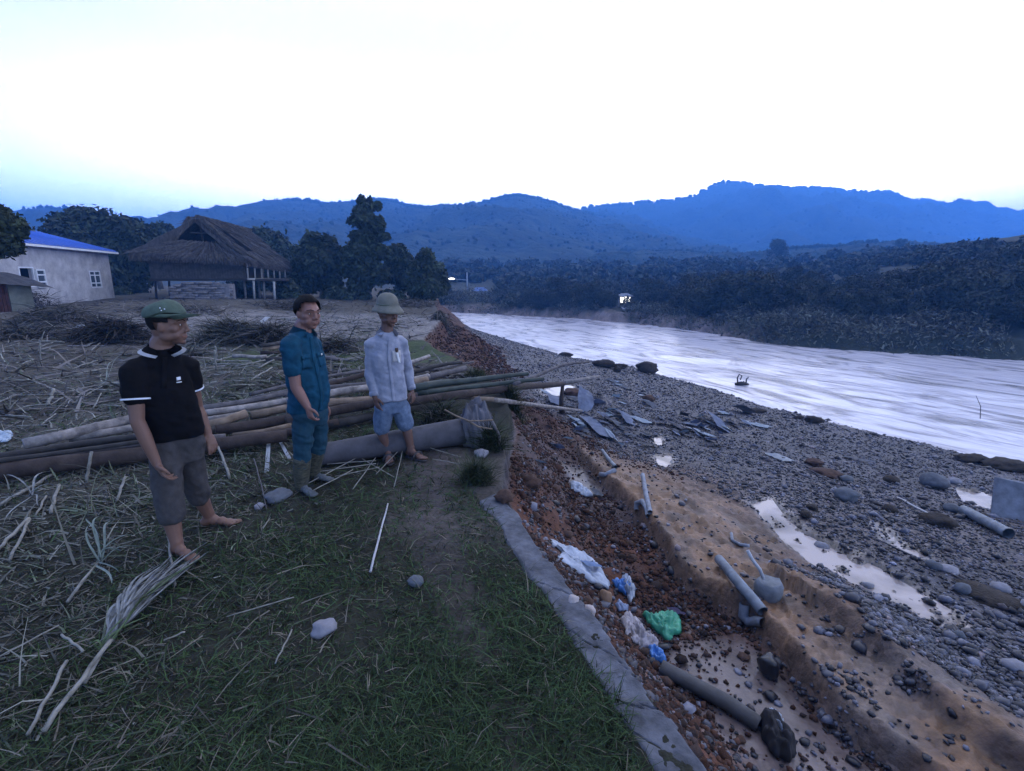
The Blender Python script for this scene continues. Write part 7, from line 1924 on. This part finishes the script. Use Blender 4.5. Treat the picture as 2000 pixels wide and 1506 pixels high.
# brush heaps
def heap(px, py, wpx, hpx, n, cols_, label, name='brush_heap', cat='brush heap', lmin=.12, lmax=.7, wd=(.006, .022), lean=None, up=.15):
    g0 = ground(px, py); k = g0.y / F_PX; a, h = wpx * k / 2, hpx * k; 
    q = rg.normal(size=(n, 2)) * .45; q = np.clip(q, -1, 1); X = g0.x + q[:, 0] * a; Y = g0.y + abs(q[:, 1]) * a * .8 * np.sign(q[:, 1]) + a * .3
    hh = np.clip(1 - q[:, 0] ** 2 - q[:, 1] ** 2, 0, 1) ** .7 * h; Z = HG(X, Y) + rg.random(n) * hh * .9; L = rg.uniform(lmin, lmax, n)
    az = rg.uniform(0, 6.28, n) if lean is None else rg.normal(lean, .7, n); el = rg.normal(up, .35, n)
    ci = rg.integers(0, len(cols_), n); c = np.array(cols_)[ci] * rg.uniform(.5, 1.5, n)[:, None]
    o = blades(name, np.stack([X, Y, Z], 1), L, rg.uniform(*wd, n), az, el, rg.normal(0, .8, n), c, None, nseg=2, kind=None)
    # put the origin at its foot
    o.data.transform(Matrix.Translation(-g0)); o.location = g0; tag(o, label, cat); return o
DKB = [(.030, .026, .024), (.022, .024, .018), (.045, .035, .030)]; MIX = [(.055, .05, .045), (.11, .10, .095), (.035, .04, .028)]; PLS = [(.15, .14, .13), (.09, .095, .08), (.06, .065, .05)]
heap(205, 668, 150, 46, 2600, DKB, 'big dark heap of uprooted brush behind the cap of the man in black')
heap(90, 632, 170, 34, 1500, MIX, 'low brown heap of branches in front of the white house')
heap(440, 672, 130, 44, 2600, PLS, 'pale heap of dried plants left of the teal-shirted man', up=.45)
heap(520, 672, 90, 40, 1300, MIX, 'brown heap of stalks behind the shoulder of the teal-shirted man', up=.4)
heap(640, 688, 120, 26, 1100, MIX, 'low brown tangle between the teal and the pale shirts')
heap(340, 612, 200, 14, 900, MIX, 'low strip of debris in front of the cane stack')
heap(560, 604, 190, 14, 900, DKB, 'dark strip of brush before the gallery posts')
heap(800, 600, 130, 18, 1000, MIX, 'brown brush heap at the foot of the bushy trees by the brink')
heap(40, 600, 120, 36, 1000, DKB, 'dark heap of brush against the low shed')
heap(20, 660, 150, 22, 900, MIX, 'brown brush at the left edge beyond the field')
heap(345, 700, 90, 14, 500, PLS, 'thin straw pile right of the black shirt collar')
heap(862, 627, 40, 22, 700, MIX, 'fringe of hanging dry roots at the corner of the cliff', up=-.6)
# bushes and tufts by the brink
GR_ = [(.030, .050, .020), (.022, .036, .018), (.05, .06, .03)]
heap(1000, 800, 44, 44, 900, GR_, 'green tuft growing at the brink right of the stump', 'grass_tuft', 'grass tuft', .12, .34, (.003, .007), up=1.0)
heap(960, 880, 46, 40, 800, GR_, 'dark grass tuft hanging below the grey stump', 'grass_tuft', 'grass tuft', .1, .3, (.003, .007), up=.8)
heap(930, 945, 60, 34, 900, GR_, 'grass tuft at the tip of the concrete strip', 'grass_tuft', 'grass tuft', .08, .24, (.002, .005), up=.9)
heap(930, 740, 60, 12, 500, GR_, 'low green weeds on the brink under the log ends', 'grass_tuft', 'grass tuft', .08, .22, (.003, .007), up=.9)
heap(860, 830, 70, 40, 900, MIX + GR_, 'dry weeds between the concrete pole and the log pile', 'weed_patch', 'weeds', .1, .35, (.003, .007), up=.7)
heap(1260, 724, 30, 14, 300, MIX, 'dry grass on the large sod clump at the waterline', 'grass_tuft', 'grass tuft', .15, .4, (.006, .012), up=.9)

# ------------------------------------------------------------------ single stalks, laths and plants on the grass
STK = mat('pale_maize_stalk', (.14, .138, .120), rough=.7, var=.3, scale=14, bump=.3, col2=(.28, .275, .25))
GLF = mat('grey_green_leaf', (.115, .165, .140), rough=.65, var=.3, scale=6, bump=.1, col2=(.24, .29, .27))
def lath(label, p0, p1, w, m, z0=.01, z1=.02, th=.006, cat='lath', name='lath', top=None):
    a = ground(*p0) + Vector((0, 0, z0)); b = ground(*p1) + Vector((0, 0, z1)) if top is None else on_y(p1[0], p1[1], a.y + top); d = (b - a); bm = bmesh.new()
    s = d.normalized().cross(Vector((0, 0, 1))).normalized(); u = s.cross(d.normalized())
    vs = [a - s * w, a + s * w, b + s * w * .95, b - s * w * .95]; f = bm.faces.new([bm.verts.new(v) for v in vs]); bmesh.ops.solidify(bm, geom=[f], thickness=th)
    bmesh.ops.recalc_face_normals(bm, faces=bm.faces[:]); o = link(name, bm_mesh(name, bm), m, None, a); return tag(o, label, cat)
lath('white lath lying straight between the black shorts and the teal trousers', (521, 924), (527, 857), .020, WHT, .01, .06)
lath('white lath slanting towards the knee of the teal trousers', (566, 898), (540, 857), .018, WHT, .01, .06)
lath('white board lying flat on the field beyond the teal shirt', (500, 645), (524, 633), .10, WHT, .10, .28)
lath('long pale plank lying on the field behind the black shoulder', (132, 677), (204, 677), .07, mat('pale_lilac_board', (.33, .33, .38)), .02, .03)
lath('narrow blue-grey plank on the field left of the straw heap', (388, 667), (428, 667), .07, SLG, .04, .05)
stick('pale stake leaning in the grass left of the man in black', (171, 948), (179, 882), .013, STK, cat='stake', name='stake', top=ground(171, 948).y + .10)
stick('short pale stalk upright left of the grey shorts', (229, 984), (245, 931), .011, STK, cat='stalk', name='maize_stalk', top=ground(229, 984).y + .2)
stick('short pale stalk between the two leaning stakes', (101, 1007), (117, 954), .013, STK, cat='stalk', name='maize_stalk')
stick('pale stalk beside the left-hand leaning stalk', (71, 1010), (92, 975), .008, STK, cat='stalk', name='maize_stalk')
stick('long pale stalk reaching in from the left edge below the poles', (0, 993), (108, 932), .014, STK, cat='stalk', name='maize_stalk')
stick('grey stalk at the left edge under the long pale stalk', (-10, 1085), (58, 1020), .012, STK, cat='stalk', name='maize_stalk')
stick('second grey stalk crossing at the left edge', (20, 1100), (60, 1022), .010, STK, cat='stalk', name='maize_stalk')
stick('thin dark twig arching beside the dark flat stone', (521, 998), (496, 900), .005, LGR, cat='twig', name='twig', mid=.05)
stick('pale leafy stalk right of the grey shorts', (449, 938), (423, 877), .012, STK, cat='stalk', name='maize_stalk', z1=.12)
stick('pale stalk standing under the bare foot of the man in black', (343, 1148), (330, 1062), .008, STK, cat='stalk', name='maize_stalk', z1=.05)
stick('thin straw lying in the middle foreground', (446, 1218), (576, 1180), .0035, STK, cat='straw', name='long_straw', z0=.04, z1=.04)
stick('short thin straw left of the pale stone', (322, 1266), (364, 1249), .004, STK, cat='straw', name='long_straw', z0=.04, z1=.04)
stick('broken straw below the pale stone', (540, 1315), (572, 1248), .004, STK, cat='straw', name='long_straw', z0=.05, z1=.05)
stick('pale stalk standing in the field left of the black sleeve', (96, 796), (104, 760), .022, STK, cat='stalk', name='maize_stalk', top=ground(96, 796).y + .3)
stick('thick stalk running down to the lower left corner', (58, 1450), (135, 1312), .008, STK, cat='stalk', name='maize_stalk', z0=.03, z1=.05)
st_ = stick('thickest maize stalk in the near left foreground', (92, 1448), (222, 1275), .0105, STK, cat='stalk', name='maize_stalk', z0=.04, z1=.06)
stick('stalk crossing the thickest maize stalk', (125, 1262), (168, 1296), .006, STK, cat='stalk', name='maize_stalk', z0=.06, z1=.06)
stick('thin stalk lying across the near left corner', (0, 1300), (118, 1236), .004, STK, cat='stalk', name='maize_stalk', z0=.04, z1=.04)
for k, (p0, p1) in enumerate((((600, 955), (700, 905)), ((612, 968), (690, 930)), ((640, 915), (735, 912)), ((655, 940), (742, 925)), ((690, 965), (735, 905)), ((700, 900), (770, 945)), ((735, 935), (790, 880)), ((770, 960), (792, 872)), ((590, 935), (735, 918)), ((830, 880), (900, 905)), ((845, 905), (930, 925)), ((640, 880), (680, 905)))):
    stick('pale straw strewn on the grass at the feet of the pale-shirted man', p0, p1, .0045, STK, cat='straw', name='long_straw', z0=.04, z1=.06, group='straws strewn at the feet')
def leafy(label, px, py, leaves, m, name='maize_plant', stem=None):
    g = ground(px, py); root = empty(name, g, label, 'plant')
    if stem:
        bm = bmesh.new(); P = [ground(a, b) + Vector((0, 0, h)) for a, b, h in stem]; tube(bm, P, [.009] * (len(P) - 1) + [.005], 7); link('stem', bm_mesh('stem', bm, True), STK, root)
    for i, (a, b, h) in enumerate(leaves):
        e = ground(a, b) + Vector((0, 0, h)); s = g + Vector((0, 0, .05)); bm = bmesh.new(); d = e - s; sd = d.cross(Vector((0, 0, 1))).normalized(); n = 8; va = []; rr = random.Random(i + px); w = .0035 + .005 * rr.random()
        for k in range(n + 1):
            t = k / n; c = s + d * t + Vector((0, 0, .10 * math.sin(math.pi * t) * (h + .05) * 4)) + sd * .02 * math.sin(t * 5 + i); ww = w * (math.sin(math.pi * min(1, t * .9 + .1)) ** .6); va.append((bm.verts.new(c - sd * ww), bm.verts.new(c + Vector((0, 0, -.006))), bm.verts.new(c + sd * ww)))
        for k in range(n):
            for q in range(2): bm.faces.new((va[k][q], va[k][q + 1], va[k + 1][q + 1], va[k + 1][q]))
        link('leaf', bm_mesh('leaf', bm, True), m, root)
leafy('grey-green uprooted plant with curling leaves left of the bare feet', 195, 1112, [(180, 1040, .12), (232, 1050, .14), (205, 1060, .20), (170, 1070, .15), (260, 1070, .10), (240, 1110, .12), (228, 1135, .05), (215, 1150, .02), (275, 1080, .05), (178, 1095, .18)], GLF, stem=[(133, 1182, .02), (165, 1145, .04), (195, 1112, .05)])
wl0 = [(330, 1128, .05), (322, 1120, .10), (312, 1130, .12), (300, 1122, .08), (290, 1135, .12), (345, 1118, .05), (280, 1140, .12), (335, 1150, .05), (268, 1165, .1), (255, 1180, .12), (300, 1165, .08), (325, 1140, .1), (385, 1105, .03), (372, 1115, .04), (392, 1092, .05), (355, 1100, .04)]
def _ax(a, b):
    t_ = ((a - 218) * 142 + (b - 1262) * -152) / (142 ** 2 + 152 ** 2); ax, ay = 218 + 142 * t_, 1262 - 152 * t_; return ax + (a - ax) * .5, ay + (b - ay) * .5
wl = [(*_ax(a + dx, b + dy), h * (.5 + .5 * q)) for a, b, h in wl0 for dx, dy, q in ((0, 0, 1), (16, -22, .6), (-22, 14, .8), (26, 6, .5), (-34, 40, .4))]
leafy('big fallen maize bundle with a pale leafy head in the near left', 218, 1262, wl, mat('pale_dry_leaf', (.15, .165, .165), rough=.7, var=.4, scale=10, bump=.2, col2=(.27, .29, .31)), stem=[(168, 1345, .03), (195, 1300, .04), (218, 1262, .05)])
leafy('green maize leaves lying along the pale bundle', 205, 1285, [(300, 1190, .06), (330, 1160, .07), (370, 1120, .06), (400, 1095, .05), (290, 1215, .04), (250, 1235, .08), (170, 1290, .05)], mat('green_maize_leaf', (.060, .095, .045), rough=.65, var=.35, scale=10, bump=.2))
leafy('flattened green stalk on the field left of the black sleeve', 205, 752, [(215, 735, .1), (240, 705, .15), (228, 722, .2), (195, 760, .02)], GLF)
leafy('dry leaf fan at the left edge below the poles', 60, 980, [(0, 1000, .05), (20, 960, .15), (100, 940, .1), (85, 1000, .05), (10, 1030, .02), (110, 965, .08)], mat('pale_dry_leaf', (.21, .23, .235)))
# single stalks of the flattened field
rr = random.Random(99)
for k in range(58):
    px = rr.choice([rr.uniform(-20, 225), rr.uniform(-20, 225), rr.uniform(385, 545)]); py = rr.uniform(655, 835) if px < 230 else rr.uniform(690, 765)
    g = ground(px, py); L = rr.uniform(22, 70); up_ = rr.random() < .3; a = rr.uniform(-.35, .9) if not up_ else rr.uniform(1.2, 1.9); sx = math.cos(a) * L; sy = -math.sin(a) * L * (.6 if not up_ else .75)
    stick('pale broken stalk among the flattened crop of the left-hand field', (px, py), (px + sx, py + sy), rr.uniform(.006, .013) * (1 if g.y < 8 else 1.5), STK, cat='stalk', name='maize_stalk', top=(g.y + rr.uniform(-.1, .3)) if up_ else None, z1=.05, group='stalks of the flattened field')
# little timber stack beyond the teal shirt
for k, (p0, p1, z, lab) in enumerate((((508, 676), (560, 668), .25, 'topmost thin log of the small timber stack behind the teal sleeve'), ((512, 682), (562, 676), .16, 'middle log of the small timber stack behind the teal sleeve'), ((508, 690), (560, 686), .06, 'lowest log of the small timber stack behind the teal sleeve'), ((455, 696), (520, 697), .05, 'pale bent pole lying before the small timber stack'), ((510, 703), (565, 700), .04, 'dark log on the ground before the small timber stack'), ((632, 700), (662, 702), .08, 'grey curved pole beyond the teal shirt pocket'))):
    pole('log', lab, 'log', [(p0[0], p0[1], z), (p1[0], p1[1], z)], (.045, .04), [DKL, TAN, BRN, PALE, DKL, LGR][k])
